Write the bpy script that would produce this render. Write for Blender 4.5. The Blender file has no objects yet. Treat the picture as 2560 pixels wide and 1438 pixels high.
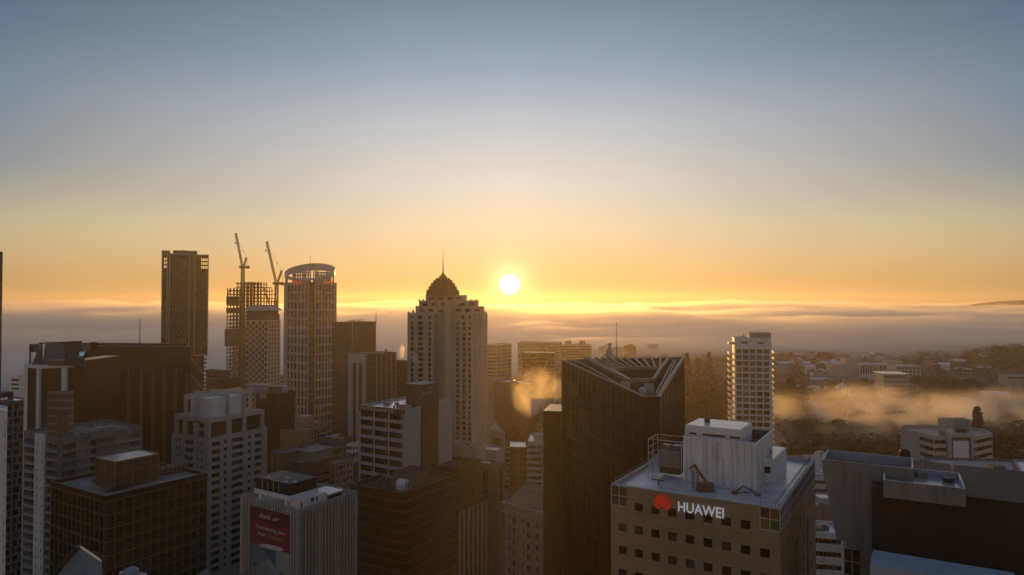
import bpy, math, random
from mathutils import Vector, noise
C=bpy.context; sc=C.scene; R=math.radians; PI=math.pi
random.seed(7)
# ---------------------------------------------------------------- camera
F=1720.0; CZ=150.0; PITCH=math.atan(36/F)          # focal length in 2560-wide pixels; horizon on row 755
cam=bpy.data.cameras.new('camera'); co=bpy.data.objects.new('camera',cam); sc.collection.objects.link(co)
cam.lens=F/2560*36; cam.sensor_width=36; cam.clip_start=1; cam.clip_end=80000
co.location=(0,0,CZ); co.rotation_euler=(PI/2+PITCH,0,0); sc.camera=co
def ray(px,py):
    x=(px-1280)/F; y=(719-py)/F; s,c=math.sin(PITCH),math.cos(PITCH)
    return Vector((x, c-y*s, s+y*c))
SD=ray(1274,711).normalized(); SUN_EL=math.asin(SD.z); SUN_AZ=math.atan2(SD.x,SD.y)
# ---------------------------------------------------------------- sky
w=bpy.data.worlds.new('World'); sc.world=w; w.use_nodes=True
nt=w.node_tree; N=nt.nodes; L=nt.links; N.clear()
def nn(t,**k):
    n=N.new(t)
    for a,b in k.items(): setattr(n,a,b)
    return n
out=nn('ShaderNodeOutputWorld'); bg=nn('ShaderNodeBackground'); bg.inputs[1].default_value=1.0
tc=nn('ShaderNodeTexCoord'); nrm=nn('ShaderNodeVectorMath',operation='NORMALIZE'); L.new(tc.outputs['Generated'],nrm.inputs[0])
sx=nn('ShaderNodeSeparateXYZ'); L.new(nrm.outputs[0],sx.inputs[0])
def mth(op,a,b=None,clamp=False):
    n=nn('ShaderNodeMath',operation=op,use_clamp=clamp)
    for i,v in enumerate((a,b)):
        if v is None: continue
        if isinstance(v,(int,float)): n.inputs[i].default_value=v
        else: L.new(v,n.inputs[i])
    return n.outputs[0]
def ramp(fac,stops):
    n=nn('ShaderNodeValToRGB'); cr=n.color_ramp
    while len(cr.elements)<len(stops): cr.elements.new(0.5)
    for e,(p,c) in zip(cr.elements,stops): e.position=p; e.color=(*c,1)
    L.new(fac,n.inputs[0]); return n.outputs[0]
def mix(kind,a,b,f=1.0):
    n=nn('ShaderNodeMix',data_type='RGBA',blend_type=kind); n.inputs[0].default_value=f
    for i,v in ((6,a),(7,b)):
        if isinstance(v,tuple): n.inputs[i].default_value=v
        else: L.new(v,n.inputs[i])
    return n.outputs[2]
el=mth('MULTIPLY',mth('ARCSINE',sx.outputs[2]),2/PI,True)
az=mth('DIVIDE',mth('ABSOLUTE',mth('ARCTAN2',sx.outputs[0],sx.outputs[1])),PI,True)
e=lambda d:d/90
a=lambda d:d/180
col=ramp(el,[(0,(.78,.44,.17)),(e(1.5),(.79,.48,.19)),(e(3.2),(.80,.57,.28)),(e(6),(.78,.66,.43)),(e(9.7),(.68,.66,.60)),(e(14.3),(.50,.56,.60)),(e(19),(.29,.38,.48)),(e(24),(.17,.245,.335)),(e(40),(.19,.26,.37)),(1,(.21,.29,.41))])
g_high=ramp(az,[(0,(1,1,1)),(a(10),(.93,.93,.93)),(a(20),(.74,.75,.77)),(a(31.6),(.50,.53,.57)),(a(37),(.36,.43,.52)),(a(60),(.30,.36,.43)),(a(100),(.34,.37,.42)),(1,(.42,.42,.44))])
g_low=ramp(az,[(0,(.93,.93,.97)),(a(10),(.93,.93,.96)),(a(20),(.86,.86,.88)),(a(31.6),(.78,.78,.76)),(a(37),(.68,.70,.72)),(a(60),(.42,.42,.45)),(a(100),(.34,.37,.42)),(1,(.42,.42,.44))])
nm=nn('ShaderNodeMapRange',interpolation_type='SMOOTHSTEP'); nm.inputs['From Min'].default_value=e(3.5); nm.inputs['From Max'].default_value=e(10.5); L.new(el,nm.inputs['Value'])
gm=nn('ShaderNodeMix',data_type='RGBA'); L.new(nm.outputs[0],gm.inputs[0]); L.new(g_low,gm.inputs[6]); L.new(g_high,gm.inputs[7])
skyc=mix('MULTIPLY',col,gm.outputs[2])
dt=nn('ShaderNodeVectorMath',operation='DOT_PRODUCT'); L.new(nrm.outputs[0],dt.inputs[0]); dt.inputs[1].default_value=SD
th=mth('MULTIPLY',mth('ARCCOSINE',mth('MINIMUM',dt.outputs['Value'],0.9999999)),180/PI)
aur=mth('ADD',mth('MULTIPLY',mth('EXPONENT',mth('MULTIPLY',th,-1/0.7)),3.2),mth('MULTIPLY',mth('EXPONENT',mth('MULTIPLY',th,-1/4.5)),.12))
skyc=mix('ADD',skyc,mix('MULTIPLY',(1,.68,.32,1),aur))
skyc=mix('ADD',skyc,mth('MULTIPLY',mth('LESS_THAN',th,0.8),10.0))
nish=nn('ShaderNodeTexSky',sky_type='NISHITA',sun_disc=False,sun_elevation=SUN_EL,sun_rotation=SUN_AZ,dust_density=3)
skyc=mix('ADD',skyc,nish.outputs[0],.008)
L.new(skyc,bg.inputs[0]); L.new(bg.outputs[0],out.inputs[0])
# ---------------------------------------------------------------- sun, exposure
sl=bpy.data.lights.new('sun','SUN'); so=bpy.data.objects.new('sun',sl); sc.collection.objects.link(so)
sl.energy=4.0; sl.angle=R(.5); sl.color=(1,.47,.09); so.rotation_euler=(-SD).to_track_quat('-Z','Y').to_euler(); so.location=(0,0,400)
vs=sc.view_settings; vs.view_transform='Standard'; vs.look='None'; vs.exposure=0; vs.gamma=1
sc.cycles.volume_bounces=4; sc.cycles.transparent_max_bounces=24; sc.cycles.max_bounces=5
# ---------------------------------------------------------------- geometry helpers
def Zp(px,py,z):
    r=ray(px,py); t=(z-CZ)/r.z; return Vector((r.x*t,r.y*t))
def Yp(px,py,D):
    r=ray(px,py); t=D/r.y; return Vector((r.x*t,D))
def zat(py,D,px=1280):
    r=ray(px,py); return CZ+r.z/r.y*D
def dirv(deg): return Vector((math.cos(R(deg)),math.sin(R(deg))))
def along(P,u,px,py=1000):
    r=ray(px,py); k=r.x/r.y; return (k*P.y-P.x)/(u.x-k*u.y)
def corner(Fp,pxL,pxR,phi=-31,py=1000,lenR=None,lenL=None):
    """left, front, right, back corners of a block whose nearest vertical edge stands at Fp"""
    ul=-dirv(phi); ur=dirv(phi+90)
    tl=lenL if lenL else along(Fp,ul,pxL,py); tr=lenR if lenR else along(Fp,ur,pxR,py)
    Lp=Fp+ul*tl; Rp=Fp+ur*tr
    return [Lp,Fp,Rp,Lp+Rp-Fp]
def v3(p,z): return Vector((p.x,p.y,z))
class MB:
    def __init__(s): s.v=[]; s.f=[]; s.m=[]; s.uv=[]
    def quad(s,a,b,c,d,mi=0,uv=None):
        n=len(s.v); s.v+=[Vector(a),Vector(b),Vector(c),Vector(d)]; s.f.append((n,n+1,n+2,n+3)); s.m.append(mi); s.uv.append(uv or ((0,0),(1,0),(1,1),(0,1))); return s
    def poly(s,pts,mi=0):
        n=len(s.v); s.v+=[Vector(p) for p in pts]; s.f.append(tuple(range(n,n+len(pts)))); s.m.append(mi); s.uv.append(tuple((p[0],p[1]) for p in pts)); return s
    def hexa(s,c,mi=0):
        for q in ((0,3,2,1),(4,5,6,7),(0,1,5,4),(1,2,6,5),(2,3,7,6),(3,0,4,7)):
            p=[Vector(c[i]) for i in q]; w=(p[1]-p[0]).length; h=(p[3]-p[0]).length
            s.quad(*p,mi,((0,0),(w,0),(w,h),(0,h)))
        return s
    def box(s,a,b,mi=0):
        x0,y0,z0=a; x1,y1,z1=b
        return s.hexa([(x0,y0,z0),(x1,y0,z0),(x1,y1,z0),(x0,y1,z0),(x0,y0,z1),(x1,y0,z1),(x1,y1,z1),(x0,y1,z1)],mi)
    def prism(s,P,z0,z1,mi=0,cap=None,bot=True):
        n=len(P)
        for i in range(n):
            a,b=P[i],P[(i+1)%n]; l=(b-a).length
            s.quad(v3(a,z0),v3(b,z0),v3(b,z1),v3(a,z1),mi,((0,z0),(l,z0),(l,z1),(0,z1)))
        s.poly([v3(p,z1) for p in P],mi if cap is None else cap)
        if bot: s.poly([v3(p,z0) for p in reversed(P)],mi)
        return s
    def beam(s,p,q,w=.2,h=None,mi=0):
        p=Vector(p); q=Vector(q); h=h or w; d=(q-p)
        if d.length<1e-6: return s
        d.normalize(); up=Vector((0,0,1)) if abs(d.z)<.95 else Vector((1,0,0))
        x=d.cross(up).normalized()*w/2; y=x.cross(d).normalized()*h/2
        return s.hexa([p-x-y,p+x-y,q+x-y,q-x-y,p-x+y,p+x+y,q+x+y,q-x+y],mi)
    def cyl(s,p,q,r0,r1=None,n=10,mi=0,caps=True):
        p=Vector(p); q=Vector(q); r1=r0 if r1 is None else r1; d=(q-p).normalized()
        up=Vector((0,0,1)) if abs(d.z)<.95 else Vector((1,0,0)); x=d.cross(up).normalized(); y=d.cross(x)
        A=[];B=[]
        for i in range(n):
            t=2*PI*i/n; o=x*math.cos(t)+y*math.sin(t); A.append(p+o*r0); B.append(q+o*r1)
        for i in range(n):
            j=(i+1)%n; s.quad(A[j],A[i],B[i],B[j],mi)
        if caps: s.poly(A,mi); s.poly(list(reversed(B)),mi)
        return s
    def lattice(s,p,q,w,n,t=.12,mi=0):
        """square truss of four chords with zigzag lacing"""
        p=Vector(p); q=Vector(q); d=(q-p).normalized(); up=Vector((0,0,1)) if abs(d.z)<.95 else Vector((1,0,0))
        x=d.cross(up).normalized()*w/2; y=x.cross(d).normalized()*w/2; K=[x+y,x-y,-x-y,-x+y]
        for k in K: s.beam(p+k,q+k,t,t,mi)
        for i in range(n):
            a=p.lerp(q,i/n); b=p.lerp(q,(i+1)/n)
            for j in range(4):
                s.beam(a+K[j],b+K[(j+1)%4],t*.7,t*.7,mi); s.beam(a+K[j],a+K[(j+1)%4],t*.7,t*.7,mi)
        return s
    def dome(s,c,r,hz,n=12,m=4,mi=0):
        c=Vector(c); rings=[]
        for j in range(m+1):
            t=j/m*PI/2; rings.append([c+Vector((r*math.cos(t)*math.cos(2*PI*i/n),r*math.cos(t)*math.sin(2*PI*i/n),hz*math.sin(t))) for i in range(n)])
        for j in range(m):
            for i in range(n):
                k=(i+1)%n; s.quad(rings[j][i],rings[j][k],rings[j+1][k],rings[j+1][i],mi)
        return s
    def mesh(s,name,mats,org=Vector((0,0,0)),smooth=False,weld=False):
        me=bpy.data.meshes.new(name); me.from_pydata([tuple(p-org) for p in s.v],[],s.f)
        for m in mats: me.materials.append(m)
        me.polygons.foreach_set('material_index',s.m)
        ul=me.uv_layers.new(name='UVMap'); flat=[c for u in s.uv for q in u for c in q]; ul.data.foreach_set('uv',flat)
        if smooth:
            me.polygons.foreach_set('use_smooth',[True]*len(me.polygons))
        me.update(); return me
def link(o): sc.collection.objects.link(o); return o
def tag(o,label=None,cat=None,group=None,kind=None):
    if label: o['label']=label
    if cat: o['category']=cat
    if group: o['group']=group
    if kind: o['kind']=kind
    return o
def aslist(m): return m if isinstance(m,(list,tuple)) else [m]
# ---------------------------------------------------------------- materials
def mat(name,c,rough=.8,metal=0.0,var=.12,scale=.15,bump=0.0,spec=.5,streak=0.0,joints=None,jcol=.45,rnd=0.0,emit=None):
    m=bpy.data.materials.new(name); m.use_nodes=True; t=m.node_tree; b=t.nodes['Principled BSDF']
    b.inputs['Roughness'].default_value=rough; b.inputs['Metallic'].default_value=metal; b.inputs['Specular IOR Level'].default_value=spec
    K=t.links; new=t.nodes.new
    tcn=new('ShaderNodeTexCoord'); nz=new('ShaderNodeTexNoise'); nz.inputs['Scale'].default_value=scale; nz.inputs['Detail'].default_value=5; nz.inputs['Roughness'].default_value=.65
    K.new(tcn.outputs['Object'],nz.inputs['Vector'])
    mr=new('ShaderNodeMapRange'); mr.inputs['From Min'].default_value=.3; mr.inputs['From Max'].default_value=.7
    mr.inputs['To Min'].default_value=1-var; mr.inputs['To Max'].default_value=1+var; K.new(nz.outputs['Fac'],mr.inputs['Value'])
    fac=mr.outputs['Result']
    def mul(a,bv):
        n=new('ShaderNodeMath'); n.operation='MULTIPLY'; K.new(a,n.inputs[0])
        if isinstance(bv,float): n.inputs[1].default_value=bv
        else: K.new(bv,n.inputs[1])
        return n.outputs[0]
    if streak:
        mp=new('ShaderNodeMapping'); mp.inputs['Scale'].default_value=(1.6,1.6,.09); K.new(tcn.outputs['Object'],mp.inputs['Vector'])
        n2=new('ShaderNodeTexNoise'); n2.inputs['Scale'].default_value=.9; n2.inputs['Detail'].default_value=4; K.new(mp.outputs[0],n2.inputs['Vector'])
        r2=new('ShaderNodeMapRange'); r2.inputs['From Min'].default_value=.42; r2.inputs['From Max'].default_value=.68; r2.inputs['To Min'].default_value=1; r2.inputs['To Max'].default_value=1-streak
        K.new(n2.outputs['Fac'],r2.inputs['Value']); fac=mul(fac,r2.outputs['Result'])
    if joints:
        br=new('ShaderNodeTexBrick'); br.offset=0.0; br.inputs['Color1'].default_value=(1,1,1,1); br.inputs['Color2'].default_value=(.9,.9,.9,1); br.inputs['Mortar'].default_value=(jcol,)*3+(1,)
        br.inputs['Scale'].default_value=1; br.inputs['Mortar Size'].default_value=joints[2]; br.inputs['Brick Width'].default_value=joints[0]; br.inputs['Row Height'].default_value=joints[1]
        K.new(tcn.outputs['UV'],br.inputs['Vector']); fac=mul(fac,br.outputs['Color'])
    if rnd:
        oi=new('ShaderNodeObjectInfo'); r3=new('ShaderNodeMapRange'); r3.inputs['To Min'].default_value=1-rnd*.6; r3.inputs['To Max'].default_value=1+rnd
        pw=new('ShaderNodeMath'); pw.operation='POWER'; pw.inputs[1].default_value=3; K.new(oi.outputs['Random'],pw.inputs[0]); K.new(pw.outputs[0],r3.inputs['Value']); fac=mul(fac,r3.outputs['Result'])
    vm=new('ShaderNodeVectorMath'); vm.operation='SCALE'; vm.inputs[0].default_value=c; K.new(fac,vm.inputs['Scale']); K.new(vm.outputs[0],b.inputs['Base Color'])
    if bump:
        bp=new('ShaderNodeBump'); bp.inputs['Strength'].default_value=bump; bp.inputs['Distance'].default_value=.1
        n4=new('ShaderNodeTexNoise'); n4.inputs['Scale'].default_value=scale*8; n4.inputs['Detail'].default_value=4; K.new(tcn.outputs['Object'],n4.inputs['Vector']); K.new(n4.outputs['Fac'],bp.inputs['Height']); K.new(bp.outputs[0],b.inputs['Normal'])
    if emit: b.inputs['Emission Color'].default_value=(*emit[0],1); b.inputs['Emission Strength'].default_value=emit[1]
    return m
M={}
def MM(n,*a,**k):
    M[n]=mat(n,*a,**k); return M[n]
MM('white_paint',(.78,.77,.77),.6,var=.08,scale=.3,streak=.12)
MM('stained_white',(.78,.76,.76),.7,var=.15,scale=.35,streak=.42)
MM('pale_concrete',(.46,.45,.43),.85,var=.10,scale=.3,streak=.15)
MM('cream_stone',(.40,.37,.32),.85,var=.10,scale=.4,streak=.12)
MM('grey_concrete',(.21,.21,.205),.9,var=.14,scale=.35,streak=.25)
MM('dark_concrete',(.12,.115,.11),.85,var=.2,scale=.3,streak=.2)
MM('beige_tile',(.30,.225,.145),.7,var=.07,scale=.25,joints=(2.7,1.2,.03),jcol=.55)
MM('metropolis_stone',(.46,.40,.34),.85,var=.06,scale=.2)
MM('brown_facade',(.045,.032,.022),.35,var=.25,scale=.3,spec=.4)
MM('bronze_strip',(.13,.085,.055),.5,var=.15,scale=.3)
MM('gold_frame',(.10,.085,.04),.4,metal=.3,var=.2,scale=.6)
MM('gold_line',(.26,.21,.12),.4,var=.2,scale=.6)
MM('black_cladding',(.012,.012,.013),.6,var=.2,scale=.5,spec=.2)
MM('dark_metal',(.05,.048,.045),.5,metal=.4,var=.2,scale=1)
MM('steel',(.16,.15,.14),.45,metal=.5,var=.2,scale=1)
MM('rust_steel',(.10,.05,.03),.7,metal=.2,var=.3,scale=1)
MM('crane_paint',(.16,.12,.08),.6,var=.2,scale=1)
MM('light_steel',(.45,.46,.47),.45,metal=.3,var=.15,scale=.8)
MM('roof_wet',(.26,.27,.30),.16,var=.35,scale=.25,spec=.6,bump=.15)
MM('roof_white',(.50,.51,.55),.22,var=.25,scale=.35,spec=.6,bump=.1)
MM('roof_dark',(.05,.048,.045),.6,var=.4,scale=.25,spec=.3,bump=.2)
MM('roof_grey',(.20,.20,.20),.5,var=.35,scale=.25,bump=.2)
MM('roof_blue',(.20,.27,.34),.6,var=.12,scale=.5,streak=.12)
MM('roof_tile',(.20,.14,.12),.7,var=.2,scale=.6,joints=(6,.6,.05),jcol=.7)
MM('parapet_blue',(.30,.34,.42),.5,var=.15,scale=.5)
MM('striped_brown',(.17,.115,.075),.7,var=.12,scale=.5)
MM('stone_band',(.28,.27,.25),.8,var=.12,scale=.5)
MM('glass_dark',(.018,.017,.016),.12,var=.35,scale=.2,spec=.45,rnd=3.5)
MM('glass_black',(.008,.008,.008),.12,var=.3,scale=.2,spec=.35,rnd=1.5)
MM('glass_brown',(.028,.018,.011),.15,var=.35,scale=.2,spec=.4,rnd=3)
MM('glass_green',(.03,.042,.036),.12,var=.4,scale=.3,spec=.5,rnd=1.5)
MM('glass_grey',(.06,.065,.07),.15,var=.3,scale=.2,spec=.5,rnd=1.2)
MM('glass_blind',(.16,.15,.13),.35,var=.4,scale=.4,spec=.4,rnd=1.0)
MM('frame_dark',(.03,.028,.026),.5)
MM('frame_white',(.42,.42,.42),.6)
MM('frame_gold',(.20,.17,.09),.5,metal=.2)
MM('red_paint',(.42,.035,.015),.5,emit=((1,.05,.02),.12))
MM('vero_red',(.75,.05,.03),.5,emit=((1,.06,.03),.35))
MM('sign_white',(.80,.82,.85),.5,emit=((.8,.85,1),.22))
MM('sign_grey',(.5,.5,.5),.5)
MM('sign_blue',(.05,.20,.32),.4,emit=((.1,.4,.6),.15))
MM('billboard_maroon',(.10,.008,.018),.5,var=.1)
MM('billboard_magenta',(.22,.010,.045),.5,var=.08)
MM('billboard_sky',(.10,.16,.22),.5,var=.45,scale=.25)
MM('billboard_sky_dark',(.04,.09,.15),.5,var=.4,scale=.3)
MM('billboard_pale',(.28,.28,.30),.5,var=.08)
MM('print_dark',(.03,.032,.034),.6)
MM('print_yellow',(.45,.22,.02),.5)
MM('print_white',(.62,.60,.60),.5)
MM('amber_panel',(.17,.085,.02),.4,var=.4,scale=.8); MM('red_panel',(.09,.025,.012),.4,var=.4,scale=.8); MM('lime_panel',(.06,.085,.025),.4,var=.6,scale=1.2)
MM('bark',(.07,.055,.045),.9,var=.3,scale=2)
MM('tent_white',(.75,.76,.78),.6)
MM('mesh_screen',(.04,.045,.06),.6,var=.3,scale=2)
MM('blue_mesh',(.03,.06,.16),.6,var=.3,scale=2)
MM('balcony_sun_tint',(.55,.46,.30),.5,var=.1)  # amber base colour puts golden sunlight into the balcony rails
for i,c in enumerate([(.035,.045,.02),(.05,.05,.022),(.028,.038,.02),(.05,.055,.03)]):
    MM('foliage_%d'%i,c,.75,var=.35,scale=.25,rnd=.4)
M['brown_curtain']=mat('brown_curtain',(.014,.009,.006),.3,var=.5,scale=.06,spec=.35,joints=(1.6,3.7,.05),jcol=.88)
MM('bronze_light',(.22,.17,.14),.5,var=.15,scale=.5); MM('bronze_grid',(.045,.03,.018),.35,var=.2,scale=.3,joints=(1.6,1.8,.08),jcol=.4)
MM('gold_wall',(.020,.017,.010),.35,var=.3,scale=.4,spec=.4); MM('bronze_panel',(.075,.055,.032),.35,var=.2,scale=.4,spec=.4)
MM('black_brown',(.018,.014,.011),.5,var=.25,scale=.4,spec=.3)
M['brown_banded']=mat('brown_banded',(.030,.020,.012),.3,var=.3,scale=.1,spec=.4,joints=(1.5,3.7,.05),jcol=.7)
MM('bronze_light2',(.16,.12,.095),.6,var=.2,scale=.3)
MM('core_brown',(.12,.075,.05),.7,var=.1,scale=.15)
MM('dome_brown',(.16,.085,.03),.6,var=.15,scale=.4)
MM('ring_grey',(.33,.33,.34),.7,var=.08,scale=.1); MM('ring_metal',(.34,.38,.45),.45,metal=.2,var=.08,scale=.3)
MM('tower_dark',(.028,.026,.026),.25,var=.3,scale=.06,spec=.5)
MM('glass_tint',(.03,.031,.03),.3,var=.3,scale=.2,rnd=1.2); MM('glass_sky_glow',(.4,.3,.12),.3,emit=((1,.68,.2),.75))  # golden emission stands in for sky light caught by the panes
MM('wrap_dark',(.05,.05,.045),.8,var=.4,scale=.3); MM('wrap_grey',(.13,.125,.115),.8,var=.2,scale=.2,joints=(2,3.7,.2),jcol=.75); MM('wrap_brown',(.07,.045,.02),.7,var=.3,scale=.2)
MM('crane_dark',(.05,.04,.03),.6)
MM('metropolis_grey',(.42,.40,.37),.8,var=.06,scale=.2); MM('glass_hex',(.05,.035,.02),.3,var=.3,scale=.3); MM('canopy_white',(.40,.40,.42),.7,var=.12,scale=.3)
MM('curtain_brown',(.075,.055,.038),.35,var=.2,scale=.05,spec=.4,joints=(1.8,3.9,.22),jcol=1.7)
MM('dark_brown_glass',(.022,.013,.007),.28,var=.35,scale=.05,spec=.4,joints=(1.5,3.9,.06),jcol=.75)
MM('curtain_floors',(.055,.038,.022),.35,var=.25,scale=.05,spec=.4,joints=(60,3.7,.22),jcol=2.6)
MM('stone_pink',(.30,.23,.19),.8,var=.08)
MM('roof_lilac',(.20,.185,.19),.4,var=.3,scale=.25); MM('stone_lilac',(.24,.21,.205),.8,var=.1,scale=.3); MM('cream_yellow',(.26,.215,.12),.8); MM('stone_pinkdark',(.15,.10,.075),.8,var=.15,scale=.2)
MM('pattern_brown',(.08,.06,.04),.7,var=.1,scale=.5,joints=(.5,.4,.08),jcol=2.2)
MM('crown_dark',(.03,.028,.024),.3,var=.3,scale=.3,joints=(1.5,1.5,.08),jcol=2.5); MM('crown_grey',(.10,.105,.10),.35,var=.15,scale=.3,joints=(1.2,3,.08),jcol=.6)
MM('cream_white',(.50,.47,.44),.8,var=.08)
MM('heritage_pink',(.34,.27,.26),.8,var=.08,scale=.4)
MM('roof_sky',(.36,.45,.60),.5,var=.1)
MM('roof_slate',(.17,.18,.19),.7,var=.15,scale=.5,joints=(.7,20,.06),jcol=.6)
MM('needles',(.022,.034,.018),.8,var=.3,scale=.3)
MM('fronds',(.035,.045,.02),.7,var=.3,scale=.5)
# window styles: glass, frame, mullions, transoms, bar thickness
ST={'dark':('glass_dark','frame_dark',0,0,.07),'brown':('glass_brown','frame_dark',0,0,.07),'plain':('glass_dark',None,0,0,0),
 'brownplain':('glass_brown',None,0,0,0),'ribbon':('glass_brown','frame_dark',6,0,.08),'ribbon2':('glass_dark','frame_dark',4,1,.07),
 'green':('glass_green','frame_white',3,1,.07),'blind':('glass_blind','frame_white',3,1,.07),'grey':('glass_grey','frame_dark',2,0,.06),'white':('glass_dark','frame_white',1,1,.07),
 'gold':('glass_black','frame_gold',0,0,.08),'dark2':('glass_black','frame_dark',0,0,.07),'apt':('glass_blind','frame_white',4,0,.06),'aptdark':('glass_brown','frame_dark',3,0,.06)}
ST['grey0']=('glass_tint',None,0,0,0); ST['lit']=('glass_sky_glow',None,0,0,0)
WMESH={}
def winbox(mb,w,h,style,T=lambda p:p):
    gm,fm,nm,nt_,b=ST[style]
    def bx(a,c,mi):
        x0,y0,z0=a;x1,y1,z1=c
        mb.hexa([T(Vector(q)) for q in [(x0,y0,z0),(x1,y0,z0),(x1,y1,z0),(x0,y1,z0),(x0,y0,z1),(x1,y0,z1),(x1,y1,z1),(x0,y1,z1)]],mi)
    bx((0,0,0),(w,.05,h),0)
    if fm:
        d=-.09
        bx((0,d,0),(w,-.003,b),1); bx((0,d,h-b),(w,-.003,h),1); bx((0,d,b),(b,-.003,h-b),1); bx((w-b,d,b),(w,-.003,h-b),1)
        for i in range(nm):
            x=w*(i+1)/(nm+1); bx((x-b/2,d+.02,b),(x+b/2,-.003,h-b),1)
        for i in range(nt_):
            z=h*(i+1)/(nt_+1)*.7; bx((b,d+.03,z-b/2),(w-b,-.003,z+b/2),1)
def winmesh(w,h,style):
    k=(round(w,2),round(h,2),style)
    if k not in WMESH:
        mb=MB(); winbox(mb,k[0],k[1],style); gm,fm=ST[style][:2]
        WMESH[k]=mb.mesh('window',[M[gm]]+([M[fm]] if fm else []))
    return WMESH[k]
# ---------------------------------------------------------------- things
class Thing:
    def __init__(s,name,label,cat,org,group=None):
        s.org=Vector(org); s.root=link(bpy.data.objects.new(name,None)); s.root.location=s.org; tag(s.root,label,cat,group); s.wins=[]
    def part(s,name,mb,mats,label=None,smooth=False,parent=None,kind=None):
        o=link(bpy.data.objects.new(name,mb.mesh(name,[M[m] for m in aslist(mats)],s.org,smooth))); o.parent=parent or s.root
        return tag(o,label,kind=kind)
    def finish(s,minpx=2.0):
        if not s.wins: return s
        W=[]
        for (p,ang,w,h,st,nm) in s.wins:
            D=max(20,p.y); px=(w*h)**.5*F/D*.4
            X=1280+F*p.x/D; Y=755-(p.z-CZ)*F/D
            vis=-60<X<2620 and Y<1470
            W.append((-(px+(1000 if vis else 0)),p,ang,w,h,st,nm))
        W.sort(key=lambda q:q[0])
        ind=W[:100]; rest=W[100:]
        for (_,p,ang,w,h,st,nm) in ind:
            o=link(bpy.data.objects.new(nm,winmesh(w,h,st))); o.parent=s.root; o.location=p-s.org; o.rotation_euler=(0,0,ang)
        by={}
        for q in rest: by.setdefault('window',[]).append(q)
        for nm,qs in by.items():
            mb=MB(); mats=[]; 
            for (_,p,ang,w,h,st,_n) in qs:
                gm,fm=ST[st][:2]
                tmp=MB(); ca,sa=math.cos(ang),math.sin(ang)
                winbox(tmp,w,h,st if len(qs)<1500 else ('plain' if 'brown' not in st else 'brownplain'),lambda v:Vector((p.x+v.x*ca-v.y*sa,p.y+v.x*sa+v.y*ca,p.z+v.z)))
                idx=[]
                for m in (gm,fm or gm):
                    if m not in mats: mats.append(m)
                    idx.append(mats.index(m))
                n=len(mb.v); mb.v+=tmp.v; mb.f+=[tuple(i+n for i in f) for f in tmp.f]; mb.m+=[idx[i] for i in tmp.m]; mb.uv+=tmp.uv
            o=s.part(nm,mb,mats,kind='stuff')
        return s
def rows(ztop,first,fh,n): return [ztop-first-fh*i for i in range(n)]     # window heads
def gridw(W,ncol,heads,ww,wh,ml=0.,mr=0.,style='dark'):
    res=[]; cw=(W-ml-mr)/ncol
    for hd in heads:
        for i in range(ncol):
            cx=ml+cw*(i+.5); res.append((cx-ww/2,cx+ww/2,hd-wh,hd,style))
    return res
def facade(T,mb,P0,P1,z0,z1,wins,depth=.35,mi=0,name='window'):
    u=(P1-P0); W=u.length; u=u/W; n=Vector((u.y,-u.x)); ang=math.atan2(u.y,u.x)
    wins=[(max(.05,a),min(W-.05,b),max(z0+.05,c),min(z1-.05,d),s) for a,b,c,d,s in wins if min(W-.05,b)-max(.05,a)>.1 and min(z1-.05,d)-max(z0+.05,c)>.1]
    us=sorted(set([0,W]+[round(x,3) for q in wins for x in q[:2]])); zs=sorted(set([z0,z1]+[round(x,3) for q in wins for x in q[2:4]]))
    def pt(a,z,d=0): p=P0+u*a-n*d; return Vector((p.x,p.y,z))
    for j in range(len(zs)-1):
        zm=(zs[j]+zs[j+1])/2; row=[q for q in wins if q[2]<zm<q[3]]
        if not row: 
            mb.quad(pt(0,zs[j]),pt(W,zs[j]),pt(W,zs[j+1]),pt(0,zs[j+1]),mi,((0,zs[j]),(W,zs[j]),(W,zs[j+1]),(0,zs[j+1]))); continue
        row.sort(); x=0
        for q in row+[(W,W,0,0,'')]:
            if q[0]-x>.004: mb.quad(pt(x,zs[j]),pt(q[0],zs[j]),pt(q[0],zs[j+1]),pt(x,zs[j+1]),mi,((x,zs[j]),(q[0],zs[j]),(q[0],zs[j+1]),(x,zs[j+1])))
            x=max(x,q[1])
    for (a,b,c,d,s) in wins:
        mb.quad(pt(a,c),pt(b,c),pt(b,c,depth+.06),pt(a,c,depth+.06),mi); mb.quad(pt(a,d,depth+.06),pt(b,d,depth+.06),pt(b,d),pt(a,d),mi)
        mb.quad(pt(a,c),pt(a,c,depth+.06),pt(a,d,depth+.06),pt(a,d),mi); mb.quad(pt(b,c,depth+.06),pt(b,c),pt(b,d),pt(b,d,depth+.06),mi)
        T.wins.append((pt(a,c,depth),ang,b-a,d-c,s,name))
def inset(P,d):
    n=len(P); res=[]
    for i in range(n):
        a,b,c=P[i-1],P[i],P[(i+1)%n]; u=(b-a).normalized(); v=(c-b).normalized()
        n1=Vector((-u.y,u.x)); n2=Vector((-v.y,v.x)); k=1+n1.dot(n2); res.append(b+(n1+n2)*(d/k))
    return res
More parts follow.
